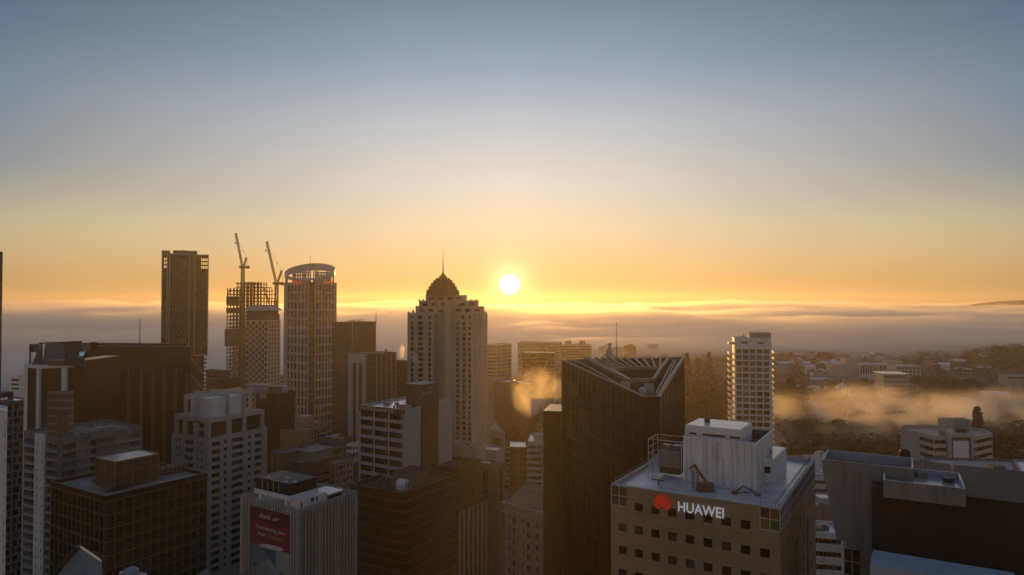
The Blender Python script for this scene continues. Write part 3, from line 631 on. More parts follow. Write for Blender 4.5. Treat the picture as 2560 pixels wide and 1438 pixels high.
# ---- dark triangular tower with pergola crown
def build_triangle():
    zb=132.5; zf=129.0
    A=Zp(1404,901,zb); Bk=Zp(1712,893,zb); c1=Zp(1607,993,zf); c2=Zp(1650,992,zf)
    P=[A,c1,c2,Bk]; T=Thing('triangular_tower','dark brown glass triangular tower with open beam crown and roof mast','skyscraper',((A.x+Bk.x)/2,A.y-20,0))
    Zs=[zb,zf,zf,zb]; mb=MB(); dz=9.5
    for i in range(4):
        j=(i+1)%4; l=(P[j]-P[i]).length
        mb.quad(v3(P[i],0),v3(P[j],0),v3(P[j],Zs[j]),v3(P[i],Zs[i]),0,((0,0),(l,0),(l,Zs[j]),(0,Zs[i])))
    I=inset(P,.9)
    for i in range(4):
        j=(i+1)%4; mb.quad(v3(P[i],Zs[i]),v3(P[j],Zs[j]),v3(I[j],Zs[j]),v3(I[i],Zs[i]),0); mb.quad(v3(I[j],Zs[j]-dz),v3(I[i],Zs[i]-dz),v3(I[i],Zs[i]),v3(I[j],Zs[j]),1)
    T.part('wall',mb,['brown_curtain','dark_concrete'])
    mb=MB(); mb.poly([v3(I[i],Zs[i]-dz) for i in range(4)],0); T.part('roof',mb,'roof_dark')
    # coping strip
    mb=MB()
    for i in range(4): j=(i+1)%4; a=(P[i]+I[i])/2; b=(P[j]+I[j])/2; mb.beam(v3(a,Zs[i]+.1),v3(b,Zs[j]+.1),.5,.16)
    T.part('parapet',mb,'bronze_light')
    # faint glazing grid: vertical and horizontal ribs on the two long faces
    mb=MB()
    for i in(0,2):
        a,b=P[i],P[i+1]; u=(b-a).normalized(); n=Vector((u.y,-u.x)); l=(b-a).length; k=int(l/3.2)
        for q in range(1,k):
            p=a+u*(l*q/k)+n*.06; zt=Zs[i]+(Zs[i+1]-Zs[i])*q/k; mb.beam(v3(p,40),v3(p,zt-.4),.12,.12)
        for q in range(22):
            h=zf-3-3.7*q; p=a+n*.05; r_=b+n*.05; mb.beam(v3(p,h),v3(r_,h),.12,.12)
    T.part('mullions',mb,'brown_curtain')
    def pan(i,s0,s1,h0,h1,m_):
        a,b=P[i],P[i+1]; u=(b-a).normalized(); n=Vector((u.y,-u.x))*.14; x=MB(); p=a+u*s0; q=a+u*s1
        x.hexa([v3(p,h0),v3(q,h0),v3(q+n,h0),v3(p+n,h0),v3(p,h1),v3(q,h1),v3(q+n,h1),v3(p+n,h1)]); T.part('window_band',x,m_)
    pan(0,7,15.5,zb-9,zb-5.5,'bronze_grid'); pan(0,4,12,zb-22,zb-18.5,'bronze_grid'); pan(0,26,33,zb-14,zb-7,'bronze_grid'); pan(0,15,24,zb-17,zb-12,'bronze_grid')  # lighter brown gridded panels set on the left face
    # inner triangular ring beam and radiating pergola beams
    def at(px,py,zz): q=Zp(px,py,zz); return Vector((q.x,q.y,zz))
    def plane(px,py):   # point on the sloping crown plane
        r=ray(px,py); a=v3(P[0],Zs[0]); n=(v3(P[3],Zs[3])-a).cross(v3(P[1],Zs[1])-a); o=Vector((0,0,CZ)); t=(a-o).dot(n)/r.dot(n); return o+r*t
    crown=[((1463,897),(1575,952)),((1575,952),(1530,926)),((1527,926),(1560,922)),((1560,922),(1610,920)),((1610,920),(1652,923)),((1652,923),(1634,950)),((1575,952),(1634,950)),((1673,895),(1652,923))]
    mb=MB()
    for p,q in crown: mb.beam(plane(*p),plane(*q),.75,.9)
    T.part('ring_beam',mb,'bronze_light')
    outs=[(1473,896),(1488,895),(1504,894),(1520,894),(1540,893.5),(1561,893),(1583,893),(1605,893),(1629,893.5),(1651,893.5)]
    ins=[(1536,925),(1547,923.5),(1558,922.5),(1569,921.8),(1584,921),(1597,920.5),(1610,920),(1625,920.5),(1639,921.5),(1650,923)]
    for p,q in zip(outs,ins):
        mb=MB(); mb.beam(plane(*p),plane(*q),.5,.6); T.part('roof_beam',mb,'bronze_light')
    for (p,q) in (((1673,894),(1683,902)),((1683,902),(1640,985)),((1690,900),(1648,988)),((1432,899),(1475,920)),((1475,920),(1560,968)),((1412,900),(1440,906))):
        mb=MB(); mb.beam(plane(*p),plane(*q),.35,.35); T.part('roof_beam',mb,'bronze_light')
    # screens under the ring
    mb=MB(); 
    for x0,x1 in((1560,1600),(1600,1634)):
        a=plane(x0,945); b=plane(x1,947); mb.beam(a,b-Vector((0,0,3)),.15); mb.beam(b,a-Vector((0,0,3)),.15); mb.beam(a,a-Vector((0,0,5)),.2); mb.beam(b,b-Vector((0,0,5)),.2)
    T.part('bracing',mb,'bronze_strip')
    for (x0,y0,x1,y1) in((1552,953,1576,970),(1610,958,1635,975)):
        a=plane(x0,y0); b=plane(x1,y0+2); mb=MB(); h=Vector((0,0,2.6)); n=Vector((0,.3,0)); mb.hexa([a-h,b-h,b-h+n,a-h+n,a,b,b+n,a+n]); T.part('screen',mb,'light_steel')
    a=plane(1606,975)-Vector((0,0,2.2)); mb=MB(); mb.cyl(a,a+Vector((0,0,2.2)),.9,.9,14); mb.dome(a+Vector((0,0,2.2)),.9,.7,14,4); T.part('water_tank',mb,'light_steel')
    # window-cleaning machine and mast at the back
    b=plane(1521,893); m=MB(); m.box(b+Vector((-.8,-.8,-.4)),b+Vector((.9,.8,2.4))); m.beam(b+Vector((0,0,2.2)),b+Vector((.6,0,4.4)),.9,.9); m.beam(b+Vector((.4,0,4.2)),b+Vector((-1.9,0,3.1)),.3); m.beam(b+Vector((-1.8,0,3.1)),b+Vector((-1.8,0,.6)),.14); m.beam(b+Vector((-2.4,0,-.3)),b+Vector((-.5,0,1.4)),.5); m.beam(b+Vector((2.3,0,-.3)),b+Vector((.5,0,1.4)),.5)
    o=link(bpy.data.objects.new('maintenance_crane',m.mesh('maintenance_crane',[M['light_steel']],b))); o.location=b; tag(o,'grey window-cleaning machine on the back edge of the triangular tower','crane')
    b=plane(1542,893); m=MB(); m.cyl(b-Vector((0,0,2)),b+Vector((0,0,5)),.16,.12,6); m.cyl(b+Vector((0,0,5)),b+Vector((0,0,10.6)),.1,.05,6); m.cyl(b+Vector((0,0,10.4)),b+Vector((0,0,10.7)),.16,.16,6); T.part('mast',m,'dark_metal')
    # lower attached block on the left
    q=A+Vector((-5.4,3)); Q=[q,q+dirv(-15)*5.5,q+dirv(-15)*5.5+Vector((3,14)),q+Vector((3,14))]; zz=zat(1027,q.y); mb=MB(); mb.prism(Q,0,zz,0); T.part('side_wing',mb,'brown_curtain')
    T.finish()
build_triangle()
# ================================================================ LEFT FOREGROUND
# ---- gold-gridded dark office
def build_gold():
    z=96.7; Fp=Zp(262.8,1240.5,z); P=corner(Fp,126.6,518,-32,1210); W0,W1=L2(P,0),L2(P,1)
    hs=rows(z,2.1,3.75,14)
    f0=gridw(W0,12,hs,W0/12-.5,2.9,.4,.4,'dark2'); f1=gridw(W1,12,hs,1.75,2.45,.3,.3,'gold')
    T=bldg('office_building','dark office with a fine gold window grid, wet roof and a glazed plant room',P,0,z,faces={0:f0,1:f1},wall='gold_wall',roof='roof_wet',par=1.1,pt=.3,cap='gold_line')
    mb=MB()
    for i,n in((0,12),(1,12)):
        f=fr(P,i); W=L2(P,i)
        for h in hs: mb.beam(f(0,h+.45,.05),f(W,h+.45,.05),.11,.11)
        for k in range(n+1): s=.3+(W-.6)*k/n; mb.beam(f(s,z-55,.05),f(s,z-1.7,.05),.09,.09)
    T.part('mullions',mb,'gold_line')
    zr=z-1.1; zp=103.8; c=Zp(289,1154,zp); Q=corner(c,239,397.4,-32,1150); mb=MB(); mb.prism(Q,zr,zp-.35,0); mb.prism(inset(Q,.12),zp-.35,zp-.3,0)
    ph=T.part('penthouse',mb,'bronze_panel','bronze panelled plant room with pale joints')
    k=MB(); I=inset(Q,.25)
    for i in range(4): j=(i+1)%4; k.hexa([v3(Q[i],zp-.345),v3(Q[j],zp-.345),v3(I[j],zp-.345),v3(I[i],zp-.345),v3(Q[i],zp),v3(Q[j],zp),v3(I[j],zp),v3(I[i],zp)])
    T.part('parapet',k,'gold_line',parent=ph); mb=MB(); mb.prism(I,zp-.29,zp-.2,0); T.part('roof',mb,'roof_wet',parent=ph)
    k=MB()
    for i,n in((0,4),(1,5)):
        f=fr(Q,i); W=L2(Q,i)
        for q in range(n+1): k.beam(f(W*q/n,zr,.04),f(W*q/n,zp-.4,.04),.09,.09)
        k.beam(f(0,(zr+zp)/2+.6,.05),f(W,(zr+zp)/2+.6,.05),.09,.09)
    T.part('mullions',k,'gold_line',parent=ph)
    # chiller banks: V-shaped coils in two rows
    def unit(px,py,nv,lab):
        q=Zp(px,py,zr); u=dirv(58); n=dirv(-32); L=nv*1.55; X=Thing('chiller',lab,'chiller',(q.x,q.y,zr))
        def g(s,t,h): p=Vector((q.x,q.y))+u*s+n*t; return v3(p,zr+h)
        m=MB(); m.hexa([g(0,-1,.15),g(L,-1,.15),g(L,1,.15),g(0,1,.15),g(0,-1,.5),g(L,-1,.5),g(L,1,.5),g(0,1,.5)]); X.part('base',m,'dark_metal')
        m=MB()
        for k in range(nv):
            a=1.55*k
            for t in(-.95,.95): m.poly([g(a+.05,t,2.1),g(a+.78,t,.55),g(a+1.5,t,2.1)][::(1 if t>0 else -1)])
            m.quad(g(a+.05,-.95,2.1),g(a+.78,-.95,.55),g(a+.78,.95,.55),g(a+.05,.95,2.1)); m.quad(g(a+1.5,.95,2.1),g(a+.78,.95,.55),g(a+.78,-.95,.55),g(a+1.5,-.95,2.1))
        m.hexa([g(0,-1,2.1),g(L,-1,2.1),g(L,1,2.1),g(0,1,2.1),g(0,-1,2.3),g(L,-1,2.3),g(L,1,2.3),g(0,1,2.3)]); X.part('coil',m,'bronze_strip')
        m=MB()
        for k in range(nv): m.cyl(g(1.55*k+.78,0,2.3),g(1.55*k+.78,0,2.5),.55,.55,12)
        X.part('fan',m,'dark_metal')
    unit(262,1232,5,'long brown chiller with V-shaped coils at the near corner of the gold-gridded roof'); unit(396,1190,6,'brown chiller with V-shaped coils at the far end of the gold-gridded roof')
    clutter(T,P,zr,7,5,.8,lambda s_,t_: s_<.3)
    q=Zp(362,1205,zr); X=Thing('water_tank','pale horizontal tank with pipes between two chillers on the gold-gridded roof','tank',(q.x,q.y,zr)); u=dirv(58); m=MB(); a=v3(q,zr+1.1); b=v3(q+u*2.6,zr+1.1); m.cyl(a,b,.62,.62,14); X.part('vessel',m,'light_steel')
    m=MB(); c=(a+b)/2; m.cyl(c,c+Vector((0,0,1.3)),.18,.18,8); m.cyl(c+Vector((0,0,1.3)),c+Vector((1.,.6,1.3)),.18,.18,8); m.cyl(a+Vector((0,0,-1.1)),a,.15,.15,6); X.part('pipe',m,'light_steel')
    T.finish()
build_gold()
# ---- balcony apartments with striped chimney
def build_balcony():
    z=103.5; Fp=Zp(150,1095.5,z); P=corner(Fp,60,354.7,-32,1080); W0,W1=L2(P,0),L2(P,1); hs=rows(z,2.5,3.05,22)
    a=onface(P,0,90.5,1085)[0]; b=onface(P,0,115.7,1090)[0]; f0=[]
    for h in hs:
        f0+= [(.6,a-.5,h-2.1,h,'green'),(a+(b-a)*.28-.22,a+(b-a)*.28+.22,h-1.3,h-.4,'dark'),(a+(b-a)*.78-.22,a+(b-a)*.78+.22,h-1.3,h-.4,'dark'),(b+.4,W0-1.6,h-2.1,h,'green')]
    s1=onface(P,1,223,1084)[0]; s2=onface(P,1,288,1074)[0]; f1=[]
    for h in hs[:17]:
        f1+= [(.9,s1*.55,h-2.0,h,'green'),(s1*.58,s1-.4,h-2.0,h,'blind'),(s1+.5,s1+(s2-s1)*.3,h-2.1,h,'ribbon2'),(s1+(s2-s1)*.36,s2-.5,h-2.0,h,'blind'),(s2+.4,s2+(W1-s2)*.5,h-2,h,'blind'),(s2+(W1-s2)*.55,W1-.8,h-2,h,'green')]
    T=bldg('apartment_building','grey green-glazed apartment block with balconies and a brown striped chimney',P,0,z,faces={0:f0,1:f1},wall='grey_concrete',roof='roof_grey',par=1.2,pt=.3,depth=.5)
    f=fr(P,0); mb=MB(); mb.hexa([f(a,0,.01),f(b,0,.01),f(b,0,.5),f(a,0,.5),f(a,z+.1,.01),f(b,z+.1,.01),f(b,z+.1,.5),f(a,z+.1,.5)]); T.part('stair_wall',mb,'white_paint')
    # the pale wall's own slit windows stand proud with it
    for h in hs:
        for s in(.28,.78):
            q=a+(b-a)*s; T.wins.append((f(q-.25,h-1.3,.52),math.atan2((P[1]-P[0]).y,(P[1]-P[0]).x),.5,.9,'plain','window'))
    g=fr(P,1)
    for h in hs[:20]:
        for (ff,s0,s1_,dp) in ((f,.2,a-.2,1.3),(f,b+.1,W0-1.5,1.3),(g,s1*.56,s1+1.,.9),(g,s2-.5,W1-.2,.9)):
            mb=MB(); n=7; zb=h-2.5; pts=[]
            for k in range(n+1): t=k/n; pts.append((s0+(s1_-s0)*t,dp*math.sin(PI*(.15+.7*t))))
            lo=[ff(s0,zb,0)]+[ff(x,zb,d) for x,d in pts]+[ff(s1_,zb,0)]; hi=[p+Vector((0,0,.2)) for p in lo]
            for k in range(len(lo)-1): mb.quad(lo[k],lo[k+1],hi[k+1],hi[k],0)
            mb.poly(hi,0); mb.poly(lo[::-1],0)
            for k in range(1,len(lo)-1): mb.beam(hi[k],hi[k]+Vector((0,0,.9)),.05,.05,1)
            for k in range(1,len(lo)-2): mb.beam(hi[k]+Vector((0,0,.9)),hi[k+1]+Vector((0,0,.9)),.06,.06,1)
            T.part('balcony',mb,['pale_concrete','frame_white'])
    # projecting centre bay on the long face
    mb=MB(); mb.hexa([g(s1,0,.0),g(s2,0,.0),g(s2,0,.25),g(s1,0,.25),g(s1,z-.0,0),g(s2,z-.0,0),g(s2,z,.25),g(s1,z,.25)][0:0] or [g(s1,z-1.9,.01),g(s2,z-1.9,.01),g(s2,z-1.9,.7),g(s1,z-1.9,.7),g(s1,z+.6,.01),g(s2,z+.6,.01),g(s2,z+.6,.7),g(s1,z+.6,.7)]); T.part('parapet',mb,'grey_concrete')
    clutter(T,P,z-1.2,14,8,.8)
    # chimney: rectangular stack with stripes and a rounded lower companion
    zr=z-1.2; c=Zp(167,1095,zr); 
    Q=[P[0]+(P[1]-P[0])*.60+(P[3]-P[0]).normalized()*2.4]; 
    base=Zp(117,1094,zr); zt=zat(979,base.y); u=dirv(-8); lw=along(base,u,171,980); Q=[base,base+u*lw,base+u*lw+dirv(82)*2.6,base+dirv(82)*2.6]
    X=Thing('chimney','tall rooftop stack striped in brown tile and pale stone on the apartment block','chimney',(base.x,base.y,zr))
    mb=MB(); H=zt-zr; n=6
    for i in range(4):
        j=(i+1)%4
        for k in range(n):
            z0=zr+H*k/n; z1=zr+H*(k+1)/n; zm=z0+(z1-z0)*.72
            mb.quad(v3(Q[i],z0),v3(Q[j],z0),v3(Q[j],zm),v3(Q[i],zm),0); mb.quad(v3(Q[i],zm),v3(Q[j],zm),v3(Q[j],z1),v3(Q[i],z1),1)
    I=inset(Q,.25)
    for i in range(4): j=(i+1)%4; mb.quad(v3(Q[i],zt),v3(Q[j],zt),v3(I[j],zt),v3(I[i],zt),1); mb.quad(v3(I[j],zt-1.5),v3(I[i],zt-1.5),v3(I[i],zt),v3(I[j],zt),0)
    X.part('stack',mb,['striped_brown','stone_band'])
    mb=MB(); cc=base+u*(lw-1.5)-dirv(82)*.9; r=1.75; zc=zat(1024,cc.y); H=zc-zr
    for k in range(5):
        z0=zr+H*k/5; z1=zr+H*(k+1)/5; zm=z0+(z1-z0)*.74
        mb.cyl((cc.x,cc.y,z0),(cc.x,cc.y,zm),r,r,18,0,False); mb.cyl((cc.x,cc.y,zm),(cc.x,cc.y,z1),r,r,18,1,False)
    mb.poly([(cc.x+r*math.cos(2*PI*i/18),cc.y+r*math.sin(2*PI*i/18),zc) for i in range(18)],1); X.part('stack',mb,['striped_brown','steel'],'round lower stack with metal bands',smooth=False)
    q=Zp(270,1070,zr); m=MB()
    for k in range(8):
        a0=R(20*k+10); a1=R(20*k+30); rr=6; o=Vector((q.x+3,q.y-4,zr+.35)); m.cyl(o+Vector((-rr*math.cos(a0),rr*math.sin(a0)*.8,0)),o+Vector((-rr*math.cos(a1),rr*math.sin(a1)*.8,0)),.35,.35,8)
    o=link(bpy.data.objects.new('duct',m.mesh('duct',[M['light_steel']],Vector((q.x,q.y,zr))))); o.location=(q.x,q.y,zr); tag(o,'curved silver duct lying on the green-glazed apartment roof','duct')
    T.finish()
build_balcony()
# ---- pale stone tower with open crown frames
def build_pale():
    z=90.0; Fp=Zp(520,1099.5,z); P=corner(Fp,428.7,667.8,-31,1080); W0,W1=L2(P,0),L2(P,1)
    zf=zat(1047,Fp.y+.6); Q=inset(P,.9); w0,w1=L2(Q,0),L2(Q,1)
    hs=rows(z,1.5,3.42,17); g=lambda i,px: onface(P,i,px,1100)[0]
    f1=[];f0=[]
    C1=[(530,551,'ribbon'),(561,568,'dark'),(580,609,'ribbon'),(620,628,'dark'),(636,654,'ribbon')]
    C0=[(437.5,442.5,'dark'),(447,451.5,'dark'),(461,482.5,'ribbon'),(491.5,496.5,'dark'),(501.5,506.5,'dark')]
    for h in hs:
        for x0,x1,s in C1: f1.append((g(1,x0),g(1,x1),h-(1.95 if s!='dark' else 1.55),h,s))
        for x0,x1,s in C0: f0.append((g(0,x0),g(0,x1),h-(1.95 if s=='ribbon' else 1.55),h,s))
    T=bldg('office_tower','pale stone office tower crowned by open white frames around a plain plant box',P,0,z,faces={0:f0,1:f1},wall='pale_concrete',roof='roof_grey',par=.7,pt=.35,depth=.45)
    # crown storeys: deep dark openings framed by piers
    g=lambda i,px: onface(Q,i,px,1060)[0]
    q1=[(g(1,527),g(1,568),z+.3,zf-2.2,'ribbon'),(g(1,579),g(1,608),z+.3,zf-2.0,'ribbon'),(g(1,616),g(1,654),z+.3,zf-1.9,'ribbon')]
    zm=(z+zf-2)/2
    q0=[(g(0,441),g(0,457),z+.3,zf-2.3,'ribbon2'),(g(0,464),g(0,483),z+.3,zf-2.3,'ribbon2'),(g(0,493),g(0,511),zm+.5,zf-2.4,'ribbon2'),(g(0,493),g(0,511),z+.3,zm-.5,'ribbon2')]
    mb=MB()
    for i,ww in((0,q0),(1,q1),(2,[]),(3,[])): facade(T,mb,Q[i],Q[(i+1)%4],z-.69,zf,ww,1.2)
    I=inset(Q,.4)
    for i in range(4): j=(i+1)%4; mb.quad(v3(Q[i],zf),v3(Q[j],zf),v3(I[j],zf),v3(I[i],zf)); mb.quad(v3(I[j],zf-1.5),v3(I[i],zf-1.5),v3(I[i],zf),v3(I[j],zf))
    mb.poly([v3(p,zf-1.5) for p in I]); up=T.part('upper_storeys',mb,'pale_concrete')
    # crossing crown frames: portals standing on the upper block
    fl,fb=fr(Q,0),fr(Q,1); zc=zat(991,Q[1].y+2)
    u=(Q[1]-Q[0]).normalized(); v=(Q[2]-Q[1]).normalized()
    def portal(p,d,L,z0,z1,w=1.5,beamh=3.4,dip=True):
        mb=MB(); a=p; b=p+d*L; n=Vector((-d.y,d.x))*.35
        def bx(s0,s1,za,zb): 
            c=[a+d*s0-n,a+d*s1-n,a+d*s1+n,a+d*s0+n]; mb.hexa([v3(x,za) for x in c]+[v3(x,zb) for x in c])
        bx(0,w,z0,z1); bx(L-w,L,z0,z1); bx(w,L-w,z1-beamh,z1-.003); T.part('crown_frame',mb,'pale_concrete')
    sA=onface(Q,0,461,1000)[0]; sB=onface(Q,0,490,1000)[0]; tA=onface(Q,1,572,1000)[0]; tB=onface(Q,1,612,1000)[0]
    for s in(sA,sB): portal(Q[0]+u*s-v*.05,v,w1+.1,zf-2,zc,1.6,2.6)
    for t in(tA,tB): portal(Q[0]+v*t-u*.05,u,w0+.1,zf-2,zc+.02,1.6,2.6)
    B0=Q[0]+u*(sA+1.)+v*2.4; bu=w0-sA-2.6; bv=tA+2.0; BX=[B0,B0+u*bu,B0+u*bu+v*(bv+4),B0+v*(bv+4)]; mb=MB(); mb.prism(BX,zf-1.5,zc-1.2,0); T.part('penthouse',mb,'white_paint')
    text(T,'CoreLaws',1.75,Q,0,onface(Q,0,487.5,1050)[0],zf-2.55,'frame_dark',.12,.1,wid=4.8,off=.03)
    rl=MB()
    for i in(0,1):
        f=fr(P,i); W=L2(P,i); n=int(W/1.4)
        for k in range(n+1): rl.beam(f(W*k/n,z,-.15),f(W*k/n,z+.8,-.15),.05)
        rl.beam(f(0,z+.8,-.15),f(W,z+.8,-.15),.06)
    T.part('railing',rl,'steel')
    # lower wing on the left
    a=P[0]+v*3; Wg=[a-u*3.6,a-u*.01,a+v*12-u*.01,a+v*12-u*3.6]; mb=MB(); mb.prism(Wg,0,z-5.5,0); T.part('side_wing',mb,'pale_concrete')
    a=P[2]-v*3; mb=MB(); mb.prism([a,a+v*2.4+u*0,a+v*2.4-u*6,a-u*6],z-.69,z+1.3,0); T.part('parapet',mb,'pale_concrete')
    T.finish()
build_pale()
# ---- ribbed office with advertising hoarding
def build_ribbed():
    z=99.0; Fp=Zp(745,1272,z); P=corner(Fp,608,887,-33,1240); W0,W1=L2(P,0),L2(P,1); zr=z-1.4
    T=Thing('office_building','pale ribbed concrete office carrying a tall maroon airline hoarding','building',(Fp.x,Fp.y,0))
    mb=MB(); mb.prism(P,0,zr,0); T.part('wall',mb,'brown_facade'); mb=MB(); mb.prism(inset(P,.3),zr+.002,zr+.12,0); T.part('roof',mb,'roof_grey')
    s0=onface(P,0,633,1262)[0]; s1=onface(P,0,729,1285)[0]
    for i,W in((0,W0),(1,W1),(2,W0),(3,W1)):
        f=fr(P,i); n=int(W/1.02); mb=MB()
        for k in range(n+1):
            s=W*k/n; lo=0
            if i==0 and s0-.1<s<s1+.1: lo=z-2.2
            wd=.21 if k%6 else .45
            mb.hexa([f(s-wd,lo,.0),f(s+wd,lo,.0),f(s+wd,lo,.55),f(s-wd,lo,.55),f(s-wd,z,.0),f(s+wd,z,.0),f(s+wd,z,.55),f(s-wd,z,.55)])
        if i<2 or 1: T.part('rib_screen',mb,'cream_stone')
    f=fr(P,0)
    # hoarding: printed sheet in colour fields
    def pl(x0,x1,z0,z1,m_,d=.62,nm='print_panel',t=.05):
        mb=MB(); mb.hexa([f(x0,z0,d-t),f(x1,z0,d-t),f(x1,z0,d),f(x0,z0,d),f(x0,z1,d-t),f(x1,z1,d-t),f(x1,z1,d),f(x0,z1,d)]); return mb
    Hb=Thing('billboard','tall maroon and blue airline hoarding hung on the ribbed office','billboard',f(s0,z-24,.6)); zt=z-1.9; Wd=s1-s0
    def hp(nm,mb,m_,l=None): return Hb.part(nm,mb,m_,l)
    hp('print_panel',pl(s0,s1,zt-3.3,zt,''),'billboard_maroon'); hp('print_panel',pl(s0,s1,zt-9.4,zt-3.3,''),'billboard_magenta')
    hp('print_panel',pl(s0,s0+Wd*.66,zt-24,zt-9.4,''),'billboard_sky'); hp('print_panel',pl(s0+Wd*.66,s1,zt-24,zt-9.4,''),'billboard_pale')
    mb=MB(); mb.poly([f(s0+Wd*.3,zt-9.4,.64),f(s0+Wd*.66,zt-14,.64),f(s0+Wd*.66,zt-9.4,.64)]); hp('print_shape',mb,'billboard_sky_dark')
    mb=MB(); mb.poly([f(s0+Wd*.66,zt-9.4,.65),f(s1,zt-9.4,.65),f(s1,zt-8.6,.65)]); hp('print_shape',mb,'billboard_magenta')
    def ht(body,size,sx_,zz,m_,wid,sh=0,l=None):
        class _T: pass
        q=_T(); q.root=Hb.root; q.org=Hb.org; return text(q,body,size,P,0,sx_,zz,m_,.64,.012,shear=sh,wid=wid,name='hoarding_lettering',label=l)
    ht('Batik',1.75,s0+Wd*.22,zt-2.35,'print_white',Wd*.30,.35); ht('air',1.75,s0+Wd*.56,zt-2.35,'print_white',Wd*.17,.35)
    ht('Connecting you',1.35,s0+Wd*.13,zt-5.2,'print_white',Wd*.74); ht('from',1.35,s0+Wd*.19,zt-6.9,'print_white',Wd*.20); ht('Auckland',1.35,s0+Wd*.42,zt-6.9,'print_yellow',Wd*.45)
    # printed aeroplane
    def body(cx,cz,pts,m_,nm): mb=MB(); mb.poly([f(s0+Wd*(cx+x),zt+cz+y,.66) for x,y in pts]); hp(nm,mb,m_)
    hull=[(-.33,-.75),(-.30,-.15),(-.12,.25),(.10,.45),(.20,.42),(.27,.20),(.30,-.05),(.26,-.35),(.14,-.55),(-.05,-.75),(-.2,-.9)]
    body(.56,-8.9,hull[::-1],'print_white','print_shape'); body(.56,-8.9,[(-.22,-.75),(-.16,-.3),(-.14,-.3),(-.18,-.8)],'print_dark','print_shape'); body(.56,-8.9,[(-.30,-.6),(-.28,-.15),(-.22,-.15),(-.25,-.7)],'print_dark','print_shape')
    ht('Batik',.55,s0+Wd*.60,zt-9.05,'print_dark',Wd*.12,.3)
    for cx,w_,h in((.12,.035,3.0),(.19,.035,3.4)): body(cx,-16.5,[(-w_,0),(w_,0),(w_*.8,h*.5),(0,h),(-w_*.8,h*.5)],'print_dark','print_shape')
    for cx,h in((.80,3.6),(.86,3.1),(.92,2.6)): body(cx,-17.5,[(-.06,0),(.06,0),(.04,h*.5),(.02,h*.7),(0,h),(-.02,h*.7),(-.04,h*.5)],'print_dark','print_shape')
    body(.5,-17.4,[(-.2,0),(.16,0),(.15,1.5),(.05,2.6),(-.08,2.7),(-.16,1.6)],'print_dark','print_shape')
    # upper dark box on a white tray, stilts, white-walled annex
    u=(P[1]-P[0]).normalized(); v=(P[2]-P[1]).normalized()
    zt2=zat(1211,Fp.y+2.0); c=Zp(724,1211,zt2); Q=corner(c,638.7,792,-33,1200); zlo=zat(1240,c.y)
    mb=MB(); mb.prism(Q,zlo,zt2,0,1); T.part('penthouse',mb,['black_brown','roof_dark'])
    for s in(.22,.38,.54,.70):
        ff=fr(Q,0); m=MB(); W=L2(Q,0); m.beam(ff(W*s,zlo+.3,.1),ff(W*s,zt2-.4,.1),.16,.16); T.part('fin',m,'pale_concrete')
    for px,py in((671,1195),(715,1206),(738,1206),(719,1196)):
        q=Zp(px,py,zt2); m=MB(); m.cyl((q.x,q.y,zt2),(q.x,q.y,zt2+.15),.55,.55,12); m.dome((q.x,q.y,zt2+.15),.55,.25,12,3); T.part('skylight',m,'roof_white')
    O=inset(Q,-.25); mb=MB(); mb.prism(O,zlo-1.15,zlo-.003,0); T.part('tray',mb,'white_paint')
    clutter(T,P,zr+.12,7,15,.6,lambda s_,t_: t_>.75 or s_>.9)
    for (s,t) in((.12,.05),(.88,.05),(.12,.9),(.88,.9)):
        p=Q[0]+(Q[1]-Q[0])*s+(Q[3]-Q[0])*t; m=MB(); m.beam(v3(p,zr+.12),v3(p,zlo-1.16),.6,.6); T.part('post',m,'white_paint')
    a=Zp(745,1272,z)+v*1.2-u*1.6; zan=zat(1226,a.y); A_=[a-u*5,a,a+v*9.5,a+v*9.5-u*5]; zan=zlo-1.2
    mb=MB(); tt=[]; facade(T,mb,A_[1],A_[2],zr+.12,zan,[(1.0,1.5,zr+.9,zr+2.1,'dark'),(4.2,5.3,zr+1.5,zr+2.5,'dark'),(5.9,6.4,zr+1.3,zr+2.5,'dark')],.15); 
    for i in(0,2,3): mb.quad(v3(A_[i],zr+.12),v3(A_[(i+1)%4],zr+.12),v3(A_[(i+1)%4],zan),v3(A_[i],zan))
    mb.poly([v3(p,zan) for p in A_]); T.part('annex',mb,'white_paint')
    b=A_[2]+u*.2; E=[b-u*6,b,b+v*5,b+v*5-u*6]; mb=MB(); mb.prism(E,zr+.12,zan-.9,0); T.part('annex',mb,'black_brown'); mb=MB(); mb.prism(inset(E,-.3),zan-.898,zan-.5,0); T.part('roof',mb,'roof_white')
    T.finish()
build_ribbed()
